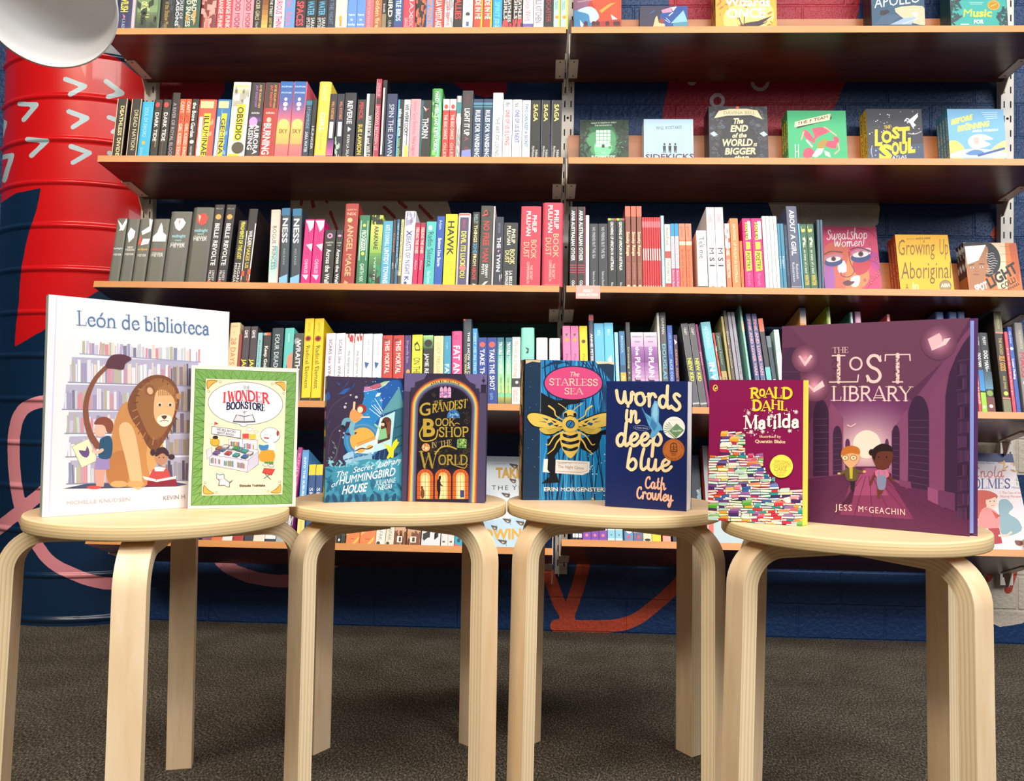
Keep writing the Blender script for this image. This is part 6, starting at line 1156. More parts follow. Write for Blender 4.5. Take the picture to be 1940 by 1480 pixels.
    for x in (764, 826): a.ell('#f0e4d0', x, 714, 13, 11); a.ell('#3c3840', x, 716, 8, 9)
    for i in range(9): a.line('#b07a4c', [(760+i*11, 590+abs(i-4)*5), (756+i*11, 660)], 6, cap=False)
    for x in (520, 620): a.ell('#d8a870', x, 1188, 50, 20)
    # a child with a picture book, a child reading on the floor
    a.poly('#f0ecc4', [(240, 965), (338, 918), (394, 1046), (298, 1090)]); a.line('#b8b4a0', [(240, 965), (338, 918), (394, 1046), (298, 1090), (240, 965)], 4); a.poly('#6c5088', [(280, 985), (320, 990), (330, 960), (345, 1000), (330, 1030), (300, 1020)], 2)
    a.poly('#d4a090', [(372, 1090), (410, 1090), (416, 1204), (386, 1206)]); a.poly('#d4a090', [(412, 1090), (440, 1090), (430, 1204), (404, 1204)]); a.ell('#d05050', 372, 1208, 44, 10); a.poly('#9a88c0', [(384, 1030), (462, 1030), (466, 1096), (440, 1104), (376, 1102)]); a.poly('#2c5474', [(410, 920), (460, 900), (482, 940), (470, 1032), (400, 1030), (404, 960)], 3); a.line('#e8bca8', [(420, 985), (390, 1000), (366, 990)], 20, 3); a.ell('#e8b8a4', 408, 866, 36, 42); a.poly('#8a4c3c', [(372, 830), (400, 792), (450, 790), (486, 824), (478, 880), (450, 880), (430, 838)], 4)
    a.poly('#c85050', [(716, 1110), (760, 1084), (812, 1100), (822, 1190), (700, 1190)], 3); a.poly('#f0e8ea', [(730, 1090), (760, 1084), (800, 1092), (786, 1112), (736, 1112)]); a.poly('#8c2c3c', [(690, 1170), (860, 1160), (872, 1200), (690, 1202)]); a.ell('#c08c70', 772, 1030, 40, 44); a.poly('#463038', [(734, 1010), (750, 976), (790, 968), (818, 1000), (812, 1024), (780, 1004), (745, 1024)], 3); a.ell('#463038', 722, 1000, 16, 20); a.ell('#463038', 834, 1026, 20, 16); a.poly('#f2f0f0', [(660, 1140), (740, 1160), (745, 1176), (672, 1160)]); a.poly('#e8e4e8', [(745, 1176), (745, 1162), (862, 1140), (860, 1156)])
    for x in (760, 786): a.ell('#402828', x, 1030, 4)
    a.strokes('#5478a2', SERIF, 'Le*n', (270, 238), (508, 256), (-2, -84), .74); a.strokes('#5478a2', SERIF, 'de', (536, 260), (646, 268), (-2, -84), .74); a.strokes('#5478a2', SERIF, 'biblioteca', (672, 270), (1062, 299), (-2, -84), .74)
    a.text('#c0bcc4', 'MICHELLE KNUDSEN', (205, 1312), (590, 1288), (0, -22), .012); a.text('#9a96a0', 'KEVIN H', (782, 1284), (916, 1274), (0, -25), .014)
def wonder(a):
    a.rect('#f1ebde', 50, 20, 1180, 1450); a.poly('#f8f4ea', [(97, 60), (118, 60), (78, 1405), (58, 1400)])
    O = [(150, 94), (1090, 128), (1050, 1354), (108, 1370)]; I = [(247, 184), (1000, 208), (962, 1268), (207, 1278)]; a.poly('#7cac5c', O); G = '#47702f'
    for s in range(4):
        p, q, r, t_ = [np.array(z, float) for z in (O[s], O[(s+1) % 4], I[s], I[(s+1) % 4])]; n = 11 if s % 2 == 0 else 15
        for j in range(n):
            b, e, m_ = p+(q-p)*j/n, p+(q-p)*(j+1)/n, r+(t_-r)*(j+.5)/n; a.line(G, [b*.9+m_*.1, m_], 3, cap=False); a.line(G, [e*.9+m_*.1, m_], 3, cap=False)
            if j % 2: a.line(G, [(b+e)/2*.9+m_*.1, m_], 3.4, cap=False); a.ell(G, *m_, 7, 7, 0, 8)
        a.line('#365a24', [p, q], 4, cap=False); a.line('#365a24', [r, t_], 5, cap=False)
    a.poly('#f3e6c8', I)
    for (x, y), sx, sy in (((262, 204), 1, 1), ((986, 222), -1, 1), ((228, 1260), 1, -1), ((946, 1250), -1, -1)):
        a.poly('#a87a30', [(x-3, y-3*sy), (x+98*sx, y), (x+52*sx, y+32*sy), (x+30*sx, y+52*sy), (x-1, y+82*sy)], 3); a.poly('#eab050', [(x+3*sx, y+3*sy), (x+86*sx, y+5*sy), (x+46*sx, y+26*sy), (x+24*sx, y+48*sy), (x+4*sx, y+70*sy)], 3)
        for c in ((118, 12), (10, 100)): a.ell('#a87a30', x+c[0]*sx, y+c[1]*sy, 12); a.ell('#f3e6c8', x+c[0]*sx, y+c[1]*sy, 8)
    a.ell('#8a8880', 617, 416, 352, 202, .04, 40); a.ell('#8a8880', 600, 612, 40, 24); a.ell('#f2f1f4', 617, 416, 346, 196, .04, 40); a.ell('#f2f1f4', 600, 606, 34, 24)
    for x, y, rx, ry in ((655, 660, 32, 17), (714, 682, 22, 11)): a.ell('#8a8880', x, y, rx, ry); a.ell('#f4f2f0', x, y, rx-3, ry-3)
    a.strokes('#24284a', SERIF, 'THE', (594, 286), (660, 288), (0, -32), .9); a.strokes('#d84452', SERIF, 'I', (398, 408), (440, 404), (4, -90), 1.35); a.strokes('#d84452', SERIF, 'WON', (452, 398), (636, 388), (2, -92), 1.3); a.strokes('#d84452', SERIF, 'DER', (636, 388), (842, 418), (-4, -90), 1.3); a.strokes('#20244c', SERIF, 'BOOK', (436, 474), (612, 462), (2, -62), 1.35); a.strokes('#20244c', SERIF, 'STORE', (612, 462), (802, 488), (-3, -62), 1.35)
    a.poly('#5a5c68', [(496, 592), (530, 520), (606, 534), (686, 520), (712, 592), (606, 598)]); a.poly('#d8d8e0', [(508, 580), (536, 526), (602, 542), (604, 584)]); a.poly('#e4e4ea', [(700, 580), (680, 526), (608, 542), (608, 584)]); a.line('#60626c', [(592, 498), (628, 494)], 6); a.line('#60626c', [(610, 496), (606, 522)], 4)
    K = '#6c6a72'
    a.poly(K, [(300, 628), (576, 666), (572, 746), (298, 704)]); a.poly('#eeeaf0', [(306, 634), (570, 670), (566, 738), (304, 698)]); a.text('#303048', 'WE SELL BOOKS', (348, 668), (526, 694), (0, -22), .02); a.text('#303048', 'ABOUT BOOKS', (350, 698), (510, 722), (0, -22), .02); a.line('#804040', [(330, 590), (324, 632)], 4); a.poly('#d04848', [(332, 588), (366, 606), (332, 618)])
    def slab(pts, c): a.poly(K, [(x+(3 if x > sum(p[0] for p in pts)/len(pts) else -3), y+(3 if y > sum(p[1] for p in pts)/len(pts) else -3)) for x, y in pts]); a.poly(c, pts)
    slab([(460, 752), (590, 748), (600, 840), (462, 826)], '#e8e4ec'); slab([(590, 752), (728, 762), (724, 860), (596, 842)], '#e2deea'); slab([(284, 892), (430, 800), (738, 856), (642, 948)], '#eeeaf2'); slab([(642, 948), (738, 860), (734, 984), (636, 1064)], '#cfcbe0'); slab([(282, 896), (642, 952), (634, 1058), (280, 990)], '#dcd8e8'); slab([(256, 860), (300, 820), (300, 900), (260, 940)], '#dcd8e8')
    rnd = random.Random(3); pal = ['#c84848', '#4a9a50', '#3c6cae', '#e0b048', '#7c5898', '#40a0a0', '#d8d4dc', '#b06a3c']
    for bx, by in ((472, 764), (606, 782), (292, 920), (416, 944), (530, 962)):
        for j in range(9): c = rnd.choice(pal); a.rect(c, bx+j*10, by+j*1.2+rnd.random()*12, bx+8+j*10, by+54+j*1.4)
    for x, y in ((345, 880), (400, 850), (455, 884), (530, 902), (560, 850), (610, 866), (610, 916), (655, 886), (480, 835), (372, 836), (430, 824), (530, 838)):
        c = rnd.choice(pal); a.poly(K, [(x-38, y-2), (x-8, y-27), (x+40, y-18), (x+36, y+6), (x+8, y+24), (x-38, y+14)]); a.poly(c, [(x-34, y-2), (x-6, y-22), (x+34, y-14), (x+8, y+6)]); a.poly(tween(c, '#000000', .3), [(x-34, y), (x+8, y+8), (x+8, y+20), (x-34, y+11)])
    a.poly('#d85050', [(588, 700), (648, 698), (648, 744), (590, 742)]); a.poly('#dcc850', [(652, 706), (714, 704), (712, 752), (654, 750)]); a.ell('#7a5a20', 332, 778, 44, 38); a.ell('#eab040', 332, 778, 40, 34); a.ell('#302c30', 336, 734, 26, 16); a.line('#eab040', [(300, 770), (288, 745)], 10)
    a.ell(K, 848, 715, 92, 74); a.ell('#f4f2f0', 848, 715, 88, 70); a.ell('#a04840', 918, 696, 12, 26); a.line('#b85048', [(795, 738), (830, 742)], 14); a.line(K, [(790, 716), (806, 720)], 3); a.line(K, [(842, 720), (858, 718)], 3); a.poly('#f0eeee', [(810, 790), (890, 785), (905, 860), (880, 880), (800, 870)], 2); a.poly('#e8a038', [(760, 862), (882, 856), (876, 962), (750, 952)], 2); a.poly('#4088c0', [(742, 800), (784, 810), (832, 800), (826, 846), (786, 856), (750, 846)], 2); a.poly('#58984c', [(794, 960), (880, 962), (872, 996), (850, 996), (830, 974), (812, 990), (796, 990)])
    for x, y in ((802, 990), (858, 1000)): a.ell(K, x, y, 26, 14); a.ell('#f4f2f0', x, y, 22, 11)
    a.line(K, [(800, 1075), (850, 1125)], 7); a.line(K, [(850, 1075), (790, 1118)], 7); a.poly('#a03c38', [(790, 1020), (894, 1030), (862, 1088), (772, 1066)]); a.poly('#d84c48', [(796, 1026), (886, 1034), (858, 1080), (780, 1062)])
    a.poly(K, [(344, 1066), (378, 1082), (416, 1072), (422, 1120), (470, 1150), (494, 1132), (498, 1140), (470, 1165), (470, 1200), (440, 1196), (420, 1182), (390, 1186), (360, 1186), (374, 1140), (346, 1120)]); a.poly('#f6f4f0', [(350, 1074), (378, 1090), (410, 1080), (416, 1122), (464, 1156), (462, 1194), (440, 1190), (420, 1176), (372, 1180), (380, 1136), (352, 1116)]); a.line('#c04848', [(368, 1128), (396, 1124)], 5)
    a.text('#4c3c34', 'Shinsuke Yoshitake', (560, 1196), (800, 1192), (0, -24), .03)
def humm(a):
    a.rect('#15305e', 60, 100, 960, 1420); a.poly('#1d56a4', [(520, 260), (700, 190), (900, 180), (930, 500), (700, 700), (480, 640), (470, 420)], 4); a.poly('#2480c4', [(520, 300), (620, 250), (700, 330), (690, 520), (560, 640), (450, 600), (500, 420)], 4)
    a.poly('#392c46', [(120, 110), (620, 110), (600, 190), (520, 240), (530, 320), (500, 420), (440, 560), (330, 680), (330, 860), (340, 990), (120, 1090)], 3); a.poly('#2c5aa4', [(270, 300), (330, 250), (420, 230), (440, 180), (400, 250), (330, 300)]); a.poly('#2458a8', [(245, 180), (290, 200), (280, 215)]); a.ell('#2450a0', 165, 320, 22, 40); a.poly('#2c4a90', [(300, 260), (360, 200), (380, 150), (340, 210)])
    for p in ([(150, 560), (210, 420), (330, 330), (430, 300)], [(170, 900), (200, 700), (300, 600)], [(240, 1000), (270, 820), (300, 700)], [(160, 640), (190, 560)]): a.line('#544460', p, 6, 6, cap=False)
    for p in ([(150, 968), (220, 960), (255, 860), (205, 765)],): a.line('#5e7878', p, 5, 5)
    for x, y in ((215, 945), (235, 900), (250, 850), (235, 800), (195, 955)): a.ell('#6c8a84', x-14, y-12, 16, 6, .7, 9)
    a.poly('#c07cae', [(525, 270), (530, 225), (580, 225), (600, 255)]); a.poly('#b85c70', [(580, 225), (640, 200), (690, 190), (700, 220), (640, 250), (600, 258)]); a.poly('#a8c8a0', [(690, 190), (730, 175), (778, 168), (740, 215), (705, 228)]); a.line('#d8e4e8', [(525, 275), (600, 262), (700, 232), (780, 170)], 5, 5)
    rnd = random.Random(8)
    for i in range(60): a.ell('#cfe0f4', 520+400*rnd.random(), 170+480*rnd.random(), 2+2.6*rnd.random(), None, 0, 7)
    for x, y, r in ((450, 330, 13), (336, 430, 13), (392, 310, 8), (346, 394, 8), (282, 668, 8), (326, 690, 8), (318, 734, 9)): a.ell('#d8d4d8', x, y, r); a.ell('#8a7c88', x, y, r*.5)
    for p in ([(636, 345), (712, 470)], [(580, 445), (688, 528)], [(600, 410), (690, 500)], [(628, 405), (700, 490)]): a.line('#dcecf4', p, 5, 0, 8)
    a.poly('#e8eef0', [(640, 330), (660, 290), (697, 288), (680, 318)]); a.line('#e8f0f4', [(698, 345), (698, 378)], 5); a.line('#e8f0f4', [(684, 362), (714, 362)], 5)
    for r, c in ((190, '#2c86c0'), (166, '#5a90b8'), (150, '#3c80ae')): a.ell(c, 512, 762, r, None, 0, 32)
    a.ell('#f2aa4e', 514, 762, 127, None, 0, 32); a.poly('#3a2440', [(330, 690), (460, 680), (440, 704), (360, 716)])
    # timber house with a tower
    a.poly('#2c6478', [(830, 470), (935, 430), (935, 900), (790, 880)]); a.poly('#7fb4bc', [(880, 228), (700, 500), (690, 500), (830, 440)]); a.poly('#5a98a4', [(880, 228), (935, 400), (935, 430), (690, 510)]); a.poly('#b4dce4', [(688, 540), (838, 470), (800, 830), (600, 890)]); a.poly('#e4f0f2', [(620, 820), (690, 545), (706, 540), (650, 800)])
    for i in range(7): a.ell('#1c4858', 712+i*20, 522-i*9, 10, 8)
    a.poly('#5c3024', arch(664, 706, 580, 530, 800, 786, 770)[:-1]+[(786, 752), (664, 800)]); a.poly('#7c4430', [(740, 590), (794, 570), (784, 700), (730, 720)])
    a.poly('#86c08c', [(680, 660), (745, 640), (760, 740), (672, 764)], 1); a.line('#8cc894', [(690, 650), (636, 604)], 18); a.ell('#e8c4a0', 716, 596, 20, 24); a.poly('#241c20', [(696, 590), (714, 566), (742, 580), (760, 640), (735, 625), (728, 590)], 2); a.poly('#2c3c30', [(678, 762), (760, 738), (758, 752), (680, 780)])
    a.poly('#c4e0e8', [(440, 820), (640, 740), (620, 900), (430, 890)]); a.line('#c89038', [(452, 824), (640, 748)], 9); a.line('#c89038', [(458, 796), (636, 726)], 9)
    for i in range(12): x = 460+i*15; a.line('#c89038', [(x, 826-i*6.4), (x+14, 796-i*6)], 6, cap=False)
    a.ell('#f0a850', 495, 862, 42, 26, -.3); a.ell('#f0a850', 584, 832, 34, 22, -.3); a.line('#241c30', [(440, 870), (500, 844), (560, 850), (612, 826)], 10, 4); a.poly('#9cc4e0', [(316, 920), (420, 872), (410, 1000), (340, 980)], 2); a.poly('#86b4d4', [(400, 950), (600, 880), (610, 960), (400, 1010)])
    for i in range(5): a.line('#3c6c94', [(330+i*50, 960-i*12), (360+i*50, 950-i*12)], 13)
    for i in range(6): a.line('#3c6c94', [(640+i*48, 880-i*8), (628+i*48, 960-i*8)], 6, cap=False)
    for y in (640, 740, 840): a.line('#143848', [(836, y), (930, y-30)], 8)
    # leaping child
    a.line('#7cb0c0', [(420, 580), (400, 640), (410, 690)], 50, 4); a.line('#6ca4b8', [(410, 560), (340, 560), (318, 610)], 40, 4); a.line('#181c30', [(312, 622), (325, 632)], 30); a.poly('#e89858', [(410, 445), (470, 480), (520, 520), (440, 590), (380, 530)], 2); a.line('#f0c8a0', [(425, 450), (430, 385)], 22); a.line('#f0c8a0', [(500, 530), (578, 530)], 16); a.ell('#9c3428', 502, 448, 50, 46); a.ell('#f4d8b8', 488, 456, 28, 32)
    a.poly('#e0d428', [(732, 800), (770, 812), (800, 830), (820, 780), (856, 744), (862, 780), (880, 780), (850, 830), (824, 866), (820, 950), (790, 930), (762, 952), (752, 940), (776, 890), (756, 850)]); a.line('#c8b820', [(705, 790), (740, 806)], 4)
    # foliage bank with the title
    a.poly('#3c8fac', [(100, 1070), (240, 1020), (330, 1020), (420, 980), (560, 950), (700, 960), (840, 930), (960, 900), (960, 1420), (100, 1420)], 3); scatter(a, ['#7cbcd0', '#64aac4', '#8cc8d8'], 50, 180, 970, 900, 1040, 16, 36, 41, 'leaf'); scatter(a, ['#256a90', '#1f5a80', '#2c7c9c'], 60, 150, 1180, 900, 1380, 26, 60, 42, 'leaf'); scatter(a, ['#256a90'], 20, 150, 1060, 900, 1180, 20, 40, 43, 'leaf')
    for x in range(160, 900, 74): a.ell('#16486c', x, 1352-(x-160)*.02, 22, 48, .3*((x//74) % 3-1), 12)
    Wt = '#f0f6f8'
    for t_, p0, p1, up in (('The', (236, 1140), (360, 1110), (22, -64)), ('Secret', (410, 1090), (612, 1048), (20, -60)), ('Library', (655, 1040), (905, 985), (26, -66)), ('of', (190, 1238), (252, 1218), (24, -60))): a.text(Wt, t_, p0, p1, up, .0, 3)
    a.text(Wt, 'HUMMINGBIRD', (272, 1208), (836, 1112), (14, -82), .014, 3); a.text(Wt, 'HOUSE', (300, 1304), (546, 1272), (22, -88), .02, 3); a.text('#1c5478', 'by', (590, 1228), (634, 1220), (10, -40)); a.text('#d4e8ee', 'JULIANNE', (640, 1216), (836, 1186), (10, -54), .0); a.text('#d4e8ee', 'NEGRI', (662, 1264), (802, 1244), (8, -50), .01)
def grand(a):
    a.rect('#352c44', 40, 60, 960, 1420); a.poly('#645a86', [(85, 90), (312, 96), (282, 150), (192, 182), (190, 232), (150, 236), (145, 275), (85, 270)]); a.poly('#6a6090', [(690, 96), (926, 100), (914, 285), (836, 280), (834, 244), (800, 242), (798, 205), (740, 180), (706, 140)]); a.ell('#2c2438', 878, 166, 16); a.poly('#2c2438', [(852, 205), (908, 205), (904, 285), (848, 282)]); a.line('#2c2438', [(878, 128), (878, 200)], 6)
    a.poly('#4c4464', [(838, 290), (914, 294), (890, 1395), (806, 1392)]); a.poly('#443c5c', [(85, 270), (140, 276), (108, 1386), (56, 1378)]); a.poly('#221c30', [(104, 1384), (140, 276), (148, 276), (116, 1386)])
    bands = [(0, '#9c4a38'), (12, '#e0803c'), (24, '#f0c060'), (38, '#8aa49c'), (50, '#566a84'), (62, '#5c4a72'), (76, '#241c30')]
    for i, c in bands: a.poly(c, arch(117+i, 150+i*.96, 440, 138+i*1.04, 832-i*.92, 806-i, 1390))
    a.poly('#171520', arch(212, 226, 470, 230, 752, 728, 1046)); scatter(a, ['#5a4c30', '#6c5c38', '#4c4028'], 120, 240, 270, 735, 1030, 14, 34, 51, 'swirl'); a.poly('#171520', [(245, 380), (720, 350), (722, 470), (620, 480), (500, 520), (250, 530)]); a.poly('#171520', [(240, 540), (640, 545), (735, 620), (735, 740), (430, 745), (250, 770)])
    G = '#b89c3c'
    for t_, q in zip('AMELIA MELLOR', range(13)):
        if t_ == ' ': continue
        th = math.radians(117-q*4.5); c_, s_ = math.cos(th), math.sin(th); x, y = 494+288*c_, 440-258*s_
        a.text('#241c2c', t_, (x-9*s_, y-9*c_), (x+9*s_, y+9*c_), (c_*24, -s_*24), .012, 2)
    S = SERIF
    a.strokes(G, S, 'THE', (376, 416), (468, 402), (2, -44), .9); a.text(G, 'G', (230, 522), (356, 505), (0, -130), .012, 4); a.strokes(G, S, 'RANDEST', (362, 486), (716, 432), (4, -82), 1.0); a.text(G, 'B', (262, 720), (390, 720), (0, -176), .03, 4); a.line(G, [(300, 570), (262, 640), (238, 700), (262, 762), (330, 770), (400, 740), (420, 660)], 13, 6); a.strokes(G, S, 'OOK', (392, 616), (592, 616), (2, -70), 1.05); a.strokes(G, S, 'SHOP', (428, 726), (732, 724), (0, -92), 1.0); a.strokes('#c8b070', S, 'IN', (358, 838), (410, 832), (0, -52), .8); a.strokes('#c8b070', S, 'THE', (440, 826), (560, 806), (0, -52), .8); a.strokes('#a08a38', S, 'W', (236, 1036), (420, 1036), (4, -160), .9); a.strokes('#a08a38', S, 'ORLD', (424, 1004), (720, 1004), (0, -92), 1.1); a.line(G, [(395, 900), (450, 836), (530, 822), (606, 850)], 14, 5); a.line('#a08a38', [(560, 1000), (620, 1024), (690, 1040), (712, 1000)], 10, 5); a.line(G, [(590, 600), (612, 590), (636, 600)], 7, 4)
    a.poly('#d8a0c8', arch(438, 440, 262, 226, 474, 474, 336)); a.poly('#d8a0c8', arch(478, 478, 258, 222, 514, 514, 338)); a.poly('#d8a0c8', arch(518, 518, 262, 228, 554, 552, 336))
    for y in (276, 308): a.line('#4a3058', [(438, y), (552, y)], 3, cap=False)
    scatter(a, ['#a868a8', '#f0c8e0', '#8a60b0'], 18, 446, 286, 546, 330, 6, 12, 52); a.poly('#3c74b4', arch(512, 512, 536, 452, 640, 640, 540)); scatter(a, ['#80b8e0', '#284c84'], 16, 530, 480, 624, 532, 6, 14, 53); a.poly('#6c9c58', [(614, 756), (640, 745), (690, 745), (710, 756), (706, 842), (612, 838)]); scatter(a, ['#a0c860', '#2c5c34', '#d0d868'], 18, 622, 758, 700, 832, 6, 12, 54); a.ell('#e8a060', 301, 834, 41); scatter(a, ['#f0d080', '#c05c38', '#f8e8c0'], 14, 276, 810, 326, 858, 6, 12, 55)
    for x in (534, 556, 578, 600, 622): a.line('#182838', [(x, 470), (x, 540)], 2.5, cap=False)
    for x in (638, 660, 684): a.line('#18301c', [(x, 748), (x, 840)], 2.5, cap=False)
    for y in (776, 806): a.line('#18301c', [(614, y), (708, y)], 2.5, cap=False); a.line('#502818', [(264, y+16), (338, y+16)], 2.5, cap=False)
    for x in (286, 314): a.line('#502818', [(x, 800), (x, 868)], 2.5, cap=False)
    for xl, xr in ((212, 376), (390, 553), (567, 728)):
        a.poly('#c8602c', arch(xl, xl+1, 1130, 1050, xr, xr-2, 1350)); a.poly('#f0b470', arch(xl+32, xl+33, 1136, 1082, xr-32, xr-32, 1348)); a.poly('#f8d8a0', arch(xl+50, xl+50, 1150, 1110, xr-52, xr-52, 1348))
        xc = (xl+xr)/2
        for y in range(1180, 1350, 44): a.line('#4a2418', [(xl, y), (xr-2, y)], 2.8, cap=False)
        for x in (xl+32, xc, xr-32): a.line('#4a2418', [(x, 1100 if x != xc else 1054), (x, 1348)], 3, cap=False)
        for y in range(1160, 1350, 22): a.line('#8a3c20', [(xl, y), (xl+32, y)], 2.2, cap=False); a.line('#8a3c20', [(xr-32, y), (xr-2, y)], 2.2, cap=False)
        for q in np.linspace(.3, 2.85, 8): a.line('#4a2418', [(xc-50*math.cos(q), 1138-54*math.sin(q)), (xc-80*math.cos(q), 1134-82*math.sin(q))], 2.4, cap=False)
    a.poly('#1c1418', [(414, 1160), (428, 1150), (428, 1122), (452, 1118), (450, 1150), (444, 1170), (452, 1200), (474, 1222), (446, 1216), (448, 1262), (444, 1300), (432, 1348), (422, 1348), (424, 1290), (412, 1262), (410, 1200)]); a.ell('#6a4028', 268, 1296, 20, 50); a.ell('#6a4028', 262, 1238, 12, 20); a.rect('#3c3c78', 644, 1262, 684, 1334)
def starless(a):
    a.rect('#1a7cb8', 90, 40, 1000, 1400); rnd = random.Random(12)
    for i in range(34):
        x = 262+i*20; ph = rnd.random()*6; A = 14+rnd.random()*16
        a.line(rnd.choice(['#0c2c54', '#0a2040', '#46a8dc', '#2e94d0']), [(x+A*math.sin(y/150+ph)+50*math.sin(y/420+i*.12)+(max(0, (y-1000))*(.12*(545-x)/300)), y) for y in range(40, 1400, 46)], 5+rnd.random()*9, 0, 4+rnd.random()*9, cap=False)
    for i in range(7): a.line('#0c2c54', [(640+i*36, 60), (760+i*20, 200+i*10), (850+i*8, 420), (740+i*20, 700)], 12, 5, 5, cap=False)
    for i in range(6): a.line('#0e3058', [(280+i*30, 140-i*12), (420, 66+i*7), (560, 120-i*12)], 9, 5, 4, cap=False)
    K = '#0c0f16'
    a.poly(K, [(268, 360), (330, 400), (420, 440), (520, 420), (690, 440), (600, 470), (520, 480), (470, 560), (400, 620), (268, 620)]); a.poly(K, [(330, 800), (450, 740), (470, 860), (400, 960), (410, 1100), (440, 1206), (272, 1216), (352, 1150), (330, 1080)]); a.poly(K, [(620, 800), (760, 760), (840, 720), (900, 700), (900, 760), (840, 760), (800, 900), (740, 935), (640, 890)]); a.poly(K, [(268, 620), (480, 640), (480, 720), (268, 700)])
    a.poly('#122f4c', [(110, 40), (272, 40), (256, 1400), (90, 1400)]); a.line('#7090a8', [(272, 50), (257, 1380)], 4, cap=False); a.poly('#d8bc94', [(125, 58), (268, 62), (262, 84), (190, 74), (130, 96)]); scatter(a, '#8098ac', 16, 118, 100, 268, 1360, 2, 5, 61)
    a.poly('#16304e', [(780, 66), (970, 68), (970, 290), (860, 180)]); a.poly('#e4d0ac', [(776, 60), (970, 64), (964, 104), (900, 94), (800, 98)]); a.line('#2c5070', [(786, 90), (960, 270)], 3, cap=False)
    a.ell('#14244c', 573, 276, 280, 163, 0, 40); a.ell('#d2477c', 573, 276, 268, 152, 0, 40); a.poly(K, [(500, 432), (640, 425), (640, 450), (500, 450)])
    Cc = '#f2dcb8'; a.text(Cc, 'The', (536, 214), (628, 214), (10, -46), .0, 3); a.strokes(Cc, SERIF, 'STARLESS', (346, 294), (806, 300), (0, -60), .85); a.strokes(Cc, SERIF, 'SEA', (488, 378), (664, 380), (0, -56), .85)
    Gd, Gk = '#dcbc58', '#0e1420'
    for sx in (1, -1):
        X = lambda x: 545+(x-545)*sx
        for p, w_ in (([(345, 490), (395, 530), (410, 580), (480, 622)], 17), ([(480, 730), (400, 770), (345, 850), (316, 846)], 15), ([(480, 760), (420, 830), (390, 890), (332, 938)], 18), ([(520, 530), (470, 490), (434, 468)], 6)): a.line(Gd, [(X(x), y) for x, y in p], w_, 5, 7)
        a.poly(Gk, [(X(x), y) for x, y in [(132, 590), (186, 545), (310, 566), (486, 644), (490, 690), (380, 762), (290, 754), (256, 694), (180, 676)]], 4); a.poly(Gd, [(X(x), y) for x, y in [(142, 592), (190, 556), (310, 576), (480, 650), (480, 676), (300, 690), (196, 668)]], 4); a.poly('#cdb04c', [(X(x), y) for x, y in [(262, 694), (480, 688), (430, 724), (370, 752), (296, 746)]], 3)
        for p in ([(250, 630), (310, 636), (330, 650)], [(276, 596), (340, 612), (330, 628)], [(330, 655), (370, 640), (390, 660), (350, 676)], [(360, 616), (420, 640), (400, 650)], [(380, 672), (440, 664), (420, 684)]): a.poly('#1c4a74' if p[0][0] % 20 else Gk, [(X(x), y) for x, y in p])
        for y in (700, 712, 726): a.line('#8a7430', [(X(460), y-8), (X(320+y-700), y+14)], 4, cap=False)
    a.poly(Gd, [(468, 738), (624, 738), (640, 800), (624, 880), (590, 940), (545, 978), (500, 940), (466, 880), (450, 800)], 4)
    for y, w_ in ((768, 66), (826, 78), (888, 66)): a.poly(Gk, [(545-w_, y-20), (545, y), (545+w_, y-20), (545+w_*.96, y+8), (545, y+26), (545-w_*.96, y+8)], 3); a.line('#3c90c0', [(545-w_*.5, y+2), (545-w_*.2, y+9)], 5)
    a.ell('#c8a848', 545, 664, 82, 76, 0, 28); a.ell(Gd, 545, 660, 76, 68, 0, 28); a.ell(Gk, 545, 660, 42, 40); a.ell('#2c78b0', 545, 660, 34, 32); a.line(Gk, [(530, 684), (560, 640)], 8); a.ell(Gd, 543, 570, 64, 40); a.ell(Gk, 500, 574, 16, 22); a.ell(Gk, 588, 574, 16, 22); a.ell(Gd, 543, 545, 34, 20); a.line(Gk, [(510, 592), (543, 580), (576, 592)], 8, 4)
    a.poly('#e8e2dc', [(298, 984), (726, 1010), (722, 1108), (656, 1136), (288, 1108)]); a.poly(K, [(336, 980), (408, 985), (404, 1120), (352, 1112), (330, 1086)]); a.line('#8a8078', [(420, 1014), (706, 1026), (700, 1096), (640, 1112), (420, 1098)], 4); a.text('#8a8488', 'author of', (428, 1034), (552, 1034), (8, -24)); a.text('#787078', 'The Night Circus', (428, 1068), (672, 1084), (0, -28), .004)
    a.text('#f2e8d0', 'ERIN MORGENSTERN', (295, 1286), (912, 1290), (0, -38), .016, 3); scatter(a, '#c8e4f4', 18, 680, 860, 880, 1330, 3, 8, 62); a.poly('#d8b868', [(740, 1376), (748, 1340), (762, 1352), (766, 1376)])
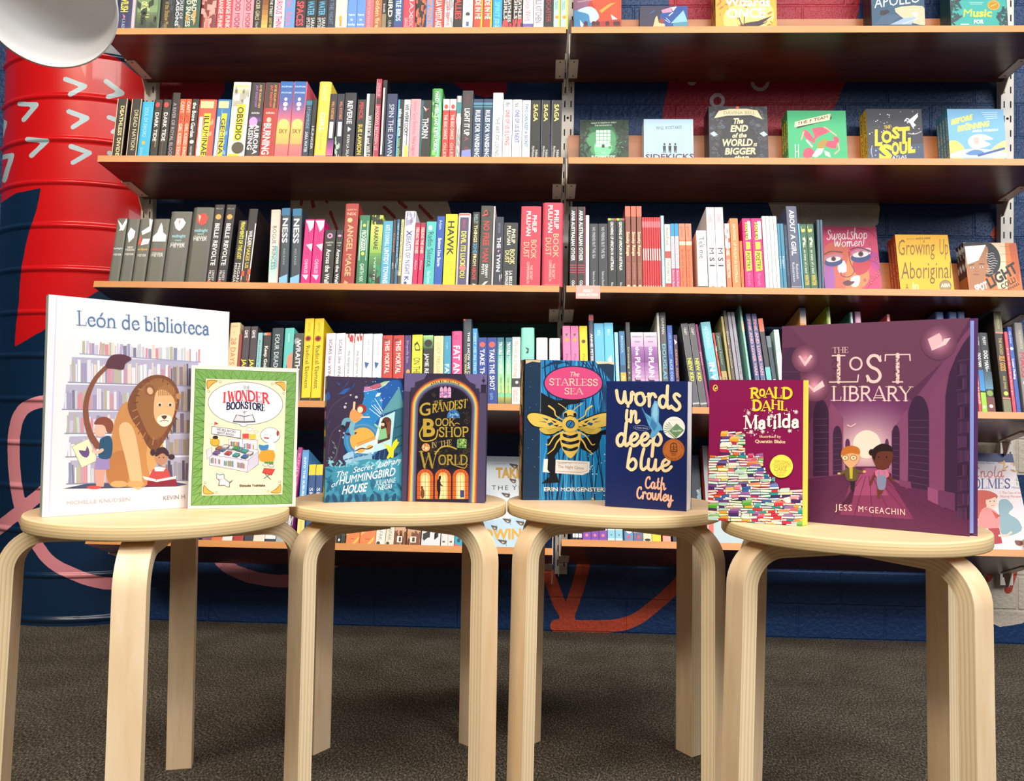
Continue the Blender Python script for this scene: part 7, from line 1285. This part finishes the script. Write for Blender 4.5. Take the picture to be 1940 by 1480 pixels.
def words(a):
    a.rect('#0d215c', 60, 80, 960, 1420); B = BRUSH; E_ = '#060d2c'; Cc = '#f3dcae'; P_ = '#f4bca4'
    for col, d, k in ((E_, 4, 1.18), (Cc, 0, 1.0)):
        a.strokes(col, B, 'wo', (196+d, 326+d), (492+d, 352+d), (-14, -196), k); a.strokes(col, B, 'rds', (492+d, 352+d), (826+d, 396+d), (-10, -196), k); a.strokes(col, B, 'in', (272+d, 498+d), (416+d, 524+d), (8, -176), k); a.strokes(col, B, 'deep', (186+d, 742+d), (652+d, 740+d), (0, -200), k); a.strokes(col, B, 'blue', (282+d, 966+d), (722+d, 986+d), (8, -186), k)
    for col, d, k in ((E_, 3, 1.2), (P_, 0, 1.0)):
        a.strokes(col, B, 'Cath', (468+d, 1146+d), (672+d, 1166+d), (4, -104), k); a.strokes(col, B, 'Crowley', (386+d, 1244+d), (738+d, 1282+d), (4, -104), k)
    a.poly('#5ea6d6', [(425, 338), (470, 420), (528, 462), (530, 380), (562, 300), (592, 312), (606, 400), (602, 510), (630, 548), (642, 590), (610, 592), (576, 640), (548, 660), (512, 664), (536, 590), (500, 530), (470, 440)]); a.poly('#8cc4e4', [(540, 440), (562, 320), (588, 330), (592, 430), (580, 520)]); a.poly('#3c80b8', [(530, 470), (590, 540), (560, 600), (520, 540)])
    for i in range(8): a.line('#a8d4ec', [(540, 460-i*16), (598-i*2, 440-i*14)], 3, cap=False); a.line('#3c80b8', [(440+i*10, 380+i*14), (480+i*6, 470+i*6)], 2.4, cap=False)
    a.ell('#8090b8', 436, 566, 80, 25, .06, 30); a.ell('#0d215c', 436, 566, 76, 21, .06, 30); a.text('#d8dcec', 'a love story', (376, 570), (496, 576), (0, -17))
    a.ell('#f3f0ea', 750, 563, 106, None, 0, 36); a.poly('#6c946c', [(776, 522), (848, 590), (770, 664), (702, 596)]); a.text('#eef0e8', 'Young Adult', (734, 604), (820, 598), (0, -18), .02, 1); a.text('#98a898', 'Victorian Premiers Literary', (704, 494), (804, 488), (0, -9), 0, 1)
    for i in range(6): q = math.radians(118+i*15); a.poly('#8aa888', [(748, 576), (748+98*math.cos(q), 590-92*math.sin(q)), (748+98*math.cos(q+.12), 590-92*math.sin(q+.12))])
    a.poly('#5c845c', [(694, 600), (768, 668), (756, 668), (690, 606)])
    a.ell('#8a4820', 746, 779, 108, None, 0, 36); a.ell('#c06e34', 746, 779, 103, None, 0, 36); a.poly('#3c2018', arch(714, 714, 742, 708, 782, 782, 800)); a.poly('#c06e34', arch(721, 721, 744, 716, 775, 775, 792)); a.line('#3c2018', [(748, 716), (748, 790)], 5); a.line('#3c2018', [(721, 752), (775, 752)], 5); a.line('#3c2018', [(726, 784), (748, 764), (770, 784)], 6)
    for y in (812, 822, 832): a.line('#7a4020', [(724, y), (772, y)], 5, cap=False)
    for i, ch in enumerate('SHORTLISTED BOOK'):
        q = math.radians(216+i*7.2)
        if ch != ' ': a.text('#3c2018', ch, (746+91*math.cos(q)-5, 779-91*math.sin(q)+3), (746+91*math.cos(q)+6, 779-91*math.sin(q)+3), (0, -14), .01, 1)
    for i, ch in enumerate("CHILDRENS BOOK OF THE YEAR AWARDS"):
        q = math.radians(176-i*5.3)
        if ch != ' ': a.text('#6a3418', ch, (746+88*math.cos(q)-4, 779-88*math.sin(q)+3), (746+88*math.cos(q)+4, 779-88*math.sin(q)+3), (0, -10), .0, 1)
def purple_pile(a):
    a.rect('#8a0f4e', 60, 70, 1020, 1460); a.ell('#f0b840', 168, 168, 23, 31); a.poly('#181818', [(160, 178), (158, 162), (168, 146), (178, 150), (176, 170), (184, 182), (174, 190)], 2); a.ell('#f4f0e8', 170, 172, 5, 10)
    Yl = '#f6dc3c'; Sf = SERIF
    for c, d, k in (('#5a0830', 4, 1.9), (Yl, 0, 1.6)):
        a.strokes(c, Sf, 'R', (482+d, 258+d), (570+d, 258+d), (0, -86), k); a.strokes(c, Sf, 'O', (566+d, 240+d), (618+d, 240+d), (0, -58), k*1.2); a.strokes(c, Sf, 'A', (610+d, 252+d), (700+d, 252+d), (0, -82), k); a.strokes(c, Sf, 'LD', (696+d, 258+d), (866+d, 262+d), (0, -92), k); a.strokes(c, Sf, 'D', (500+d, 368+d), (588+d, 370+d), (0, -88), k); a.strokes(c, Sf, 'A', (584+d, 374+d), (672+d, 374+d), (0, -84), k); a.strokes(c, Sf, 'HL', (672+d, 352+d), (818+d, 372+d), (0, -76), k)
    for c, d, k in (('#4a0628', 5, 1.75), ('#fbf4ee', 0, 1.4)): a.strokes(c, Sf, 'Matilda', (424+d, 532+d), (930+d, 512+d), (0, -112), k, True, .22)
    rnd = random.Random(9)
    for i in range(46): a.ell('#f8e8ec', 400+540*rnd.random(), rnd.choice([350+70*rnd.random(), 545+60*rnd.random()]), 2.5+4*rnd.random(), None, 0, 7)
    for x, y in ((898, 385), (492, 566), (468, 394), (676, 422), (596, 562), (842, 556)):
        for q in range(4): a.line('#fbf0e8', [(x-18*math.cos(q*.785), y-18*math.sin(q*.785)), (x+18*math.cos(q*.785), y+18*math.sin(q*.785))], 5)
    a.text('#f4cca8', 'Illustrated by', (566, 618), (760, 620), (0, -24), .02); a.text('#f6d4b0', 'Quentin Blake', (526, 664), (802, 668), (0, -30), .03)
    pal = ['#d8383c', '#3c68b0', '#58a838', '#e8a838', '#7a3c88', '#2c9c94', '#e88898', '#f0e050', '#c82c58', '#e8702c', '#48306c', '#b8d8c0', '#f0eedc']
    def span(y):
        if y < 590: return 262, 400
        if y < 800: return 215+(700-y)*.1, 432
        if y < 900: return 112, 592
        if y < 1010: return 108, 600+(y-900)*.7
        if y < 1110: return 100, 690+(y-1010)*.6
        return 96, 962
    y = 585
    while y < 1440:
        l, r = span(y); x = l-10+rnd.random()*20
        while x < r-20:
            w_ = 58+rnd.random()*56; hh = 21+rnd.random()*9; sk = (rnd.random()-.5)*18; w_ = min(w_, r-x+8); c = rnd.choice(pal); tl = (rnd.random()-.5)*10
            P = lambda u, v: (x+u*w_+v*sk*.6, y+tl*(u-.5)*2-hh*v)
            a.poly('#2c2028', [P(-.03, -.12), P(1.03, -.12), P(1.04, 1.12), P(-.02, 1.12)])
            a.poly('#f4f0e4', [P(0, .08), P(1, .08), P(1, .92), P(0, .92)]); side = rnd.random()
            if side < .55: a.poly(c, [P(0, 0), P(1, 0), P(1, .3), P(0, .3)]); a.poly(c, [P(0, .8), P(1, .8), P(1, 1), P(0, 1)])
            else: a.poly(c, [P(0, 0), P(.8, 0), P(.84, .5), P(.8, 1), P(0, 1)])
            if rnd.random() < .2: a.poly(tween(c, '#ffffff', .25), [P(0, 1), P(1, 1), P(.9, 1.9), P(.12, 1.7)])
            x += w_+2
        y += 24
    a.ell('#f8ec5c', 766, 876, 104, None, 0, 30)
    for t_, p0, p1, c in (('EXPLODING', (704, 846), (840, 858), 30), ('CHOCOLATE', (686, 880), (852, 882), 28), ('CAKE', (698, 920), (816, 918), 38), ('ACTIVITY', (716, 946), (806, 942), 18), ('INSIDE!', (726, 966), (792, 962), 16)): a.text('#c8a44c', t_, p0, p1, (0, -c), .012)
def hall(a):
    a.rect('#5d3152', 0, 30, 1300, 1480); a.poly('#6f3f5c', [(75, 120), (620, 90), (1210, 60), (1060, 330), (760, 600), (400, 620), (210, 560), (150, 330)]); a.poly('#683858', [(90, 130), (240, 290), (180, 560), (40, 600), (30, 130)]); a.poly('#7c4468', [(880, 560), (1210, 130), (1210, 1000), (950, 1000)]); a.poly('#54284c', [(30, 260), (150, 260), (160, 1100), (30, 1100)])
    def glow(x, y, rx, ry, c0, c1, n=16):
        for i in range(n): f = i/(n-1); a.ell(tween(c0, c1, f**1.4), x, y, rx*(1-f*.86), ry*(1-f*.86), 0, 30)
    a.poly('#743a66', arch(180, 200, 800, 500, 960, 960, 1100)); glow(566, 880, 400, 330, '#73396a', '#f6d4d8', 22)
    a.poly('#5e2a50', [(180, 1345), (190, 1080), (380, 1050), (500, 1000), (640, 1000), (780, 1080), (960, 1180), (1210, 1290), (1210, 1440)]); a.poly('#843862', [(400, 1300), (470, 1080), (545, 1010), (640, 1010), (720, 1100), (860, 1330)])
    a.poly('#a04c78', [(470, 1180), (520, 1060), (560, 1010), (626, 1010), (700, 1180)])
    for x0, x1 in ((520, 190), (540, 330), (560, 470), (580, 610), (600, 760), (620, 920), (640, 1090), (655, 1240)): a.line('#4c2040', [(x0, 1060), (x1, 1440)], 3, 0, 4, cap=False)
    D = '#3f2444'
    def bay(xl, xr, ys, ya, yb, y2, n, c=D):
        a.poly(c, arch(xl, xl, ys, ya, xr, xr, yb)[:-1]+[(xr, y2)])
        for i in range(n): y = ys+(yb-ys)*(i+.3)/n; a.line('#6a4468', [(xl+4, y), (xr-4, y+(y2-yb)*i/n)], 2.6, cap=False)
    a.poly('#8a4c72', [(330, 640), (345, 600), (420, 700), (420, 1050), (330, 1060)]); a.poly('#8a4c72', [(720, 780), (820, 640), (820, 1140), (720, 1080)]); a.poly('#82466c', [(955, 560), (1060, 420), (1050, 1260), (950, 1210)])
    bay(232, 330, 690, 584, 1062, 1058, 9); bay(355, 411, 810, 746, 1052, 1046, 7); bay(432, 462, 860, 826, 1010, 1008, 4, '#5c3058'); bay(680, 704, 860, 826, 1010, 1012, 4, '#5c3058'); bay(724, 772, 810, 742, 1076, 1090, 7); bay(824, 955, 700, 558, 1128, 1150, 10); a.poly(D, [(1050, 1262), (1056, 560), (1080, 420), (1120, 320), (1170, 230), (1215, 180), (1215, 1290)]); bay(40, 150, 380, 256, 1080, 1080, 7, '#472a4c')
    for y in range(330, 1280, 90): a.line('#684468', [(1130, y+14), (1206, y)], 3, cap=False)
    for y in range(340, 1260, 90):
        for i in range(5): a.rect(random.Random(y+i).choice(['#4c2c50', '#38203c', '#58345a']), 1132+i*15, y+20, 1144+i*15, y+88)
    a.poly('#95507a', [(946, 1128), (1010, 1146), (1010, 1240), (946, 1208)]); a.poly('#6c3860', [(1010, 1146), (1116, 1166), (1116, 1280), (1010, 1240)]); a.poly('#7c4068', [(770, 1080), (840, 1096), (846, 1140), (770, 1120)])
    a.ell('#f9e6da', 567, 862, 86, 88, 0, 36)
    def book(pts, pts2, gx, gy, gr): glow(gx, gy, gr*1.1, gr*1.1, '#6f3f5c', '#e89cb8', 18); a.poly('#f2c4d0', pts); a.poly('#f8d8dc', pts2)
    book([(140, 312), (152, 308), (184, 350), (180, 376)], [(184, 350), (214, 304), (230, 312), (182, 376)], 184, 330, 78); book([(186, 484), (196, 482), (234, 512), (236, 536)], [(234, 512), (290, 464), (304, 500), (236, 538)], 240, 500, 88); book([(946, 206), (1018, 168), (1034, 190), (1036, 226), (972, 278)], [(1036, 226), (1050, 204), (1090, 198), (1060, 240), (972, 278)], 1016, 222, 104); a.line('#f2c8d4', [(446, 742), (468, 752), (496, 734)], 7); a.line('#e8b0c4', [(632, 772), (640, 776), (650, 770)], 4)
    T = '#f7d6d2'
    a.strokes(T, SERIF, 'THE', (352, 292), (454, 290), (0, -34), .9); a.strokes(T, SERIF, 'L', (346, 474), (526, 472), (0, -164), .92); a.text(T, 'O', (452, 402), (546, 402), (0, -90), .0, 4); a.strokes(T, SERIF, 'S', (556, 474), (668, 472), (0, -166), .8); a.strokes(T, SERIF, 'T', (672, 474), (846, 472), (0, -170), .95); a.strokes(T, SERIF, 'LIBRARY', (346, 588), (850, 590), (0, -86), .95); a.line(T, [(610, 572), (668, 572)], 6)
    scatter(a, '#6a3a56', 60, 352, 312, 400, 466, 2, 5, 71); scatter(a, '#6a3a56', 46, 738, 320, 780, 464, 2, 5, 72)
    a.text(T, 'JESS', (372, 1272), (476, 1278), (0, -40), .0, 2, .12); a.text(T, 'M', (512, 1282), (548, 1284), (0, -38)); a.text(T, 'c', (552, 1270), (572, 1270), (0, -30)); a.text(T, 'GEACHIN', (578, 1288), (808, 1304), (0, -40), .0, 2, .12)
    # two plain walking children, seen against the light
    a.poly('#4c2040', [(470, 1150), (490, 1150), (470, 1230), (410, 1240)], 1); a.line('#26242c', [(472, 1080), (474, 1140)], 16); a.line('#26242c', [(486, 1080), (482, 1150)], 16); a.poly('#655738', [(430, 1020), (460, 1006), (500, 1012), (512, 1082), (444, 1086)], 2); a.poly('#c8b840', [(458, 1008), (480, 1008), (478, 1076), (462, 1076)]); a.line('#655738', [(436, 1030), (404, 1046)], 18); a.line('#655738', [(500, 1026), (540, 1034)], 18); a.ell('#e0a878', 394, 1044, 10, 7); a.ell('#e0a878', 552, 1032, 11, 8); a.poly('#e4b084', [(412, 920), (520, 920), (514, 970), (466, 1010), (424, 972)], 4); a.poly('#c87430', [(410, 930), (418, 888), (466, 870), (516, 884), (522, 924), (470, 916)], 3)
    for x in (432, 484): a.ell('#8a6840', x, 946, 22, 18); a.ell('#ecd8b0', x, 946, 18, 14); a.ell('#302420', x, 946, 4)
    a.line('#6a3828', [(640, 1140), (642, 1190)], 18); a.line('#6a3828', [(662, 1140), (656, 1160)], 18); a.line('#6a3828', [(622, 1040), (596, 1090), (590, 1110)], 15); a.line('#6a3828', [(696, 1050), (730, 1090)], 15); a.poly('#d4749c', [(618, 1030), (650, 1018), (690, 1020), (706, 1050), (690, 1072), (630, 1070)], 2); a.poly('#848cac', [(634, 1060), (686, 1060), (686, 1110), (676, 1144), (640, 1142), (630, 1100)], 2); a.line('#848cac', [(642, 1030), (642, 1066)], 9); a.line('#848cac', [(676, 1030), (676, 1066)], 9); a.poly('#67362a', [(606, 920), (720, 900), (722, 970), (680, 1020), (640, 1014), (610, 970)], 4); a.poly('#2a1a1c', [(598, 930), (606, 890), (660, 858), (716, 872), (728, 906), (690, 904), (634, 914), (616, 960)], 4); a.ell('#2a1a1c', 596, 912, 17, 20)
    for x in (640, 690): a.ell('#1c1010', x, 942, 5, 6)
SP = 'g 6c8a58 7a9c60 0 .1;r 7a3030 .1 .14;r 8ab080 .14 .24;r 6c2830 .24 .28;r b07890 .28 .34;r 386078 .34 .4;r e8c830 .43 .48;r 588060 .48 .52;r 702c2c .52 .57;r 7a9c78 .57 .66;r 985c78 .66 .74;r 6a2830 .74 .81;r 688a60 .81 .88;r e8c830 .88 .96;r 7a9c60 .96 1'
front_book((-.649, 1.004), (-.477, 1.172), .2907, .014, '#f3f3f6', '#aebab2', 'large white picture book with lion illustration and blue title', leon, (60, 540, 3.15))
front_book((-.508, 1.117), (-.369, 1.172), .2066, .0125, '#f1ebde', '#b89a78', 'cream book with green geometric border and speech bubble', wonder, (340, 680, 4.932), True, 'r f4f0e8 0 .12;r c87838 .86 1')
front_book((-.341, 1.227), (-.228, 1.274), .198, .020, '#15305e', '#7a9c60', 'dark blue paperback with leaping child and orange moon', humm, (590, 690, 5.284), False, SP)
front_book((-.226, 1.267), (-.092, 1.266), .2065, .024, '#352c44', '#443c5c', 'purple hardcover with rainbow arch and gold lettering', grand, (750, 690, 5.284), True, 'r 645a86 0 .14;r 241c30 .25 .255', 0, None, .002)
front_book((-.032, 1.319), (.118, 1.347), .2347, .038, '#1a7cb8', '#1c1a1c', 'blue marbled hardcover with golden bee and pink oval', starless, (970, 670, 4.933), True, 'w c8a858 46 0 1;o b83058 .46 .5 .3 .5', 0, None, .003)
front_book((.099, 1.259), (.219, 1.215), .198, .030, '#0d215c', '#0d215c', 'navy paperback with cream brush lettering and blue bird', words, (1130, 700, 5.105), False, '', .002, '#f4f0f2')
front_book((.233, 1.125), (.35, 1.082), .197, .016, '#8a0f4e', '#8a0f4e', 'maroon paperback with heap of drawn books, yellow edge', purple_pile, (1320, 700, 4.774), False, '', .006, '#f4dc58', 0, '#f4dc58')
front_book((.34, 1.147), (.539, 1.023), .2766, .012, '#5d3152', '#4c2844', 'large purple hardcover with glowing hall and two children', hall, (1470, 580, 3.29), True, '', .008, '#8a98d8', 0, '#5a3468')
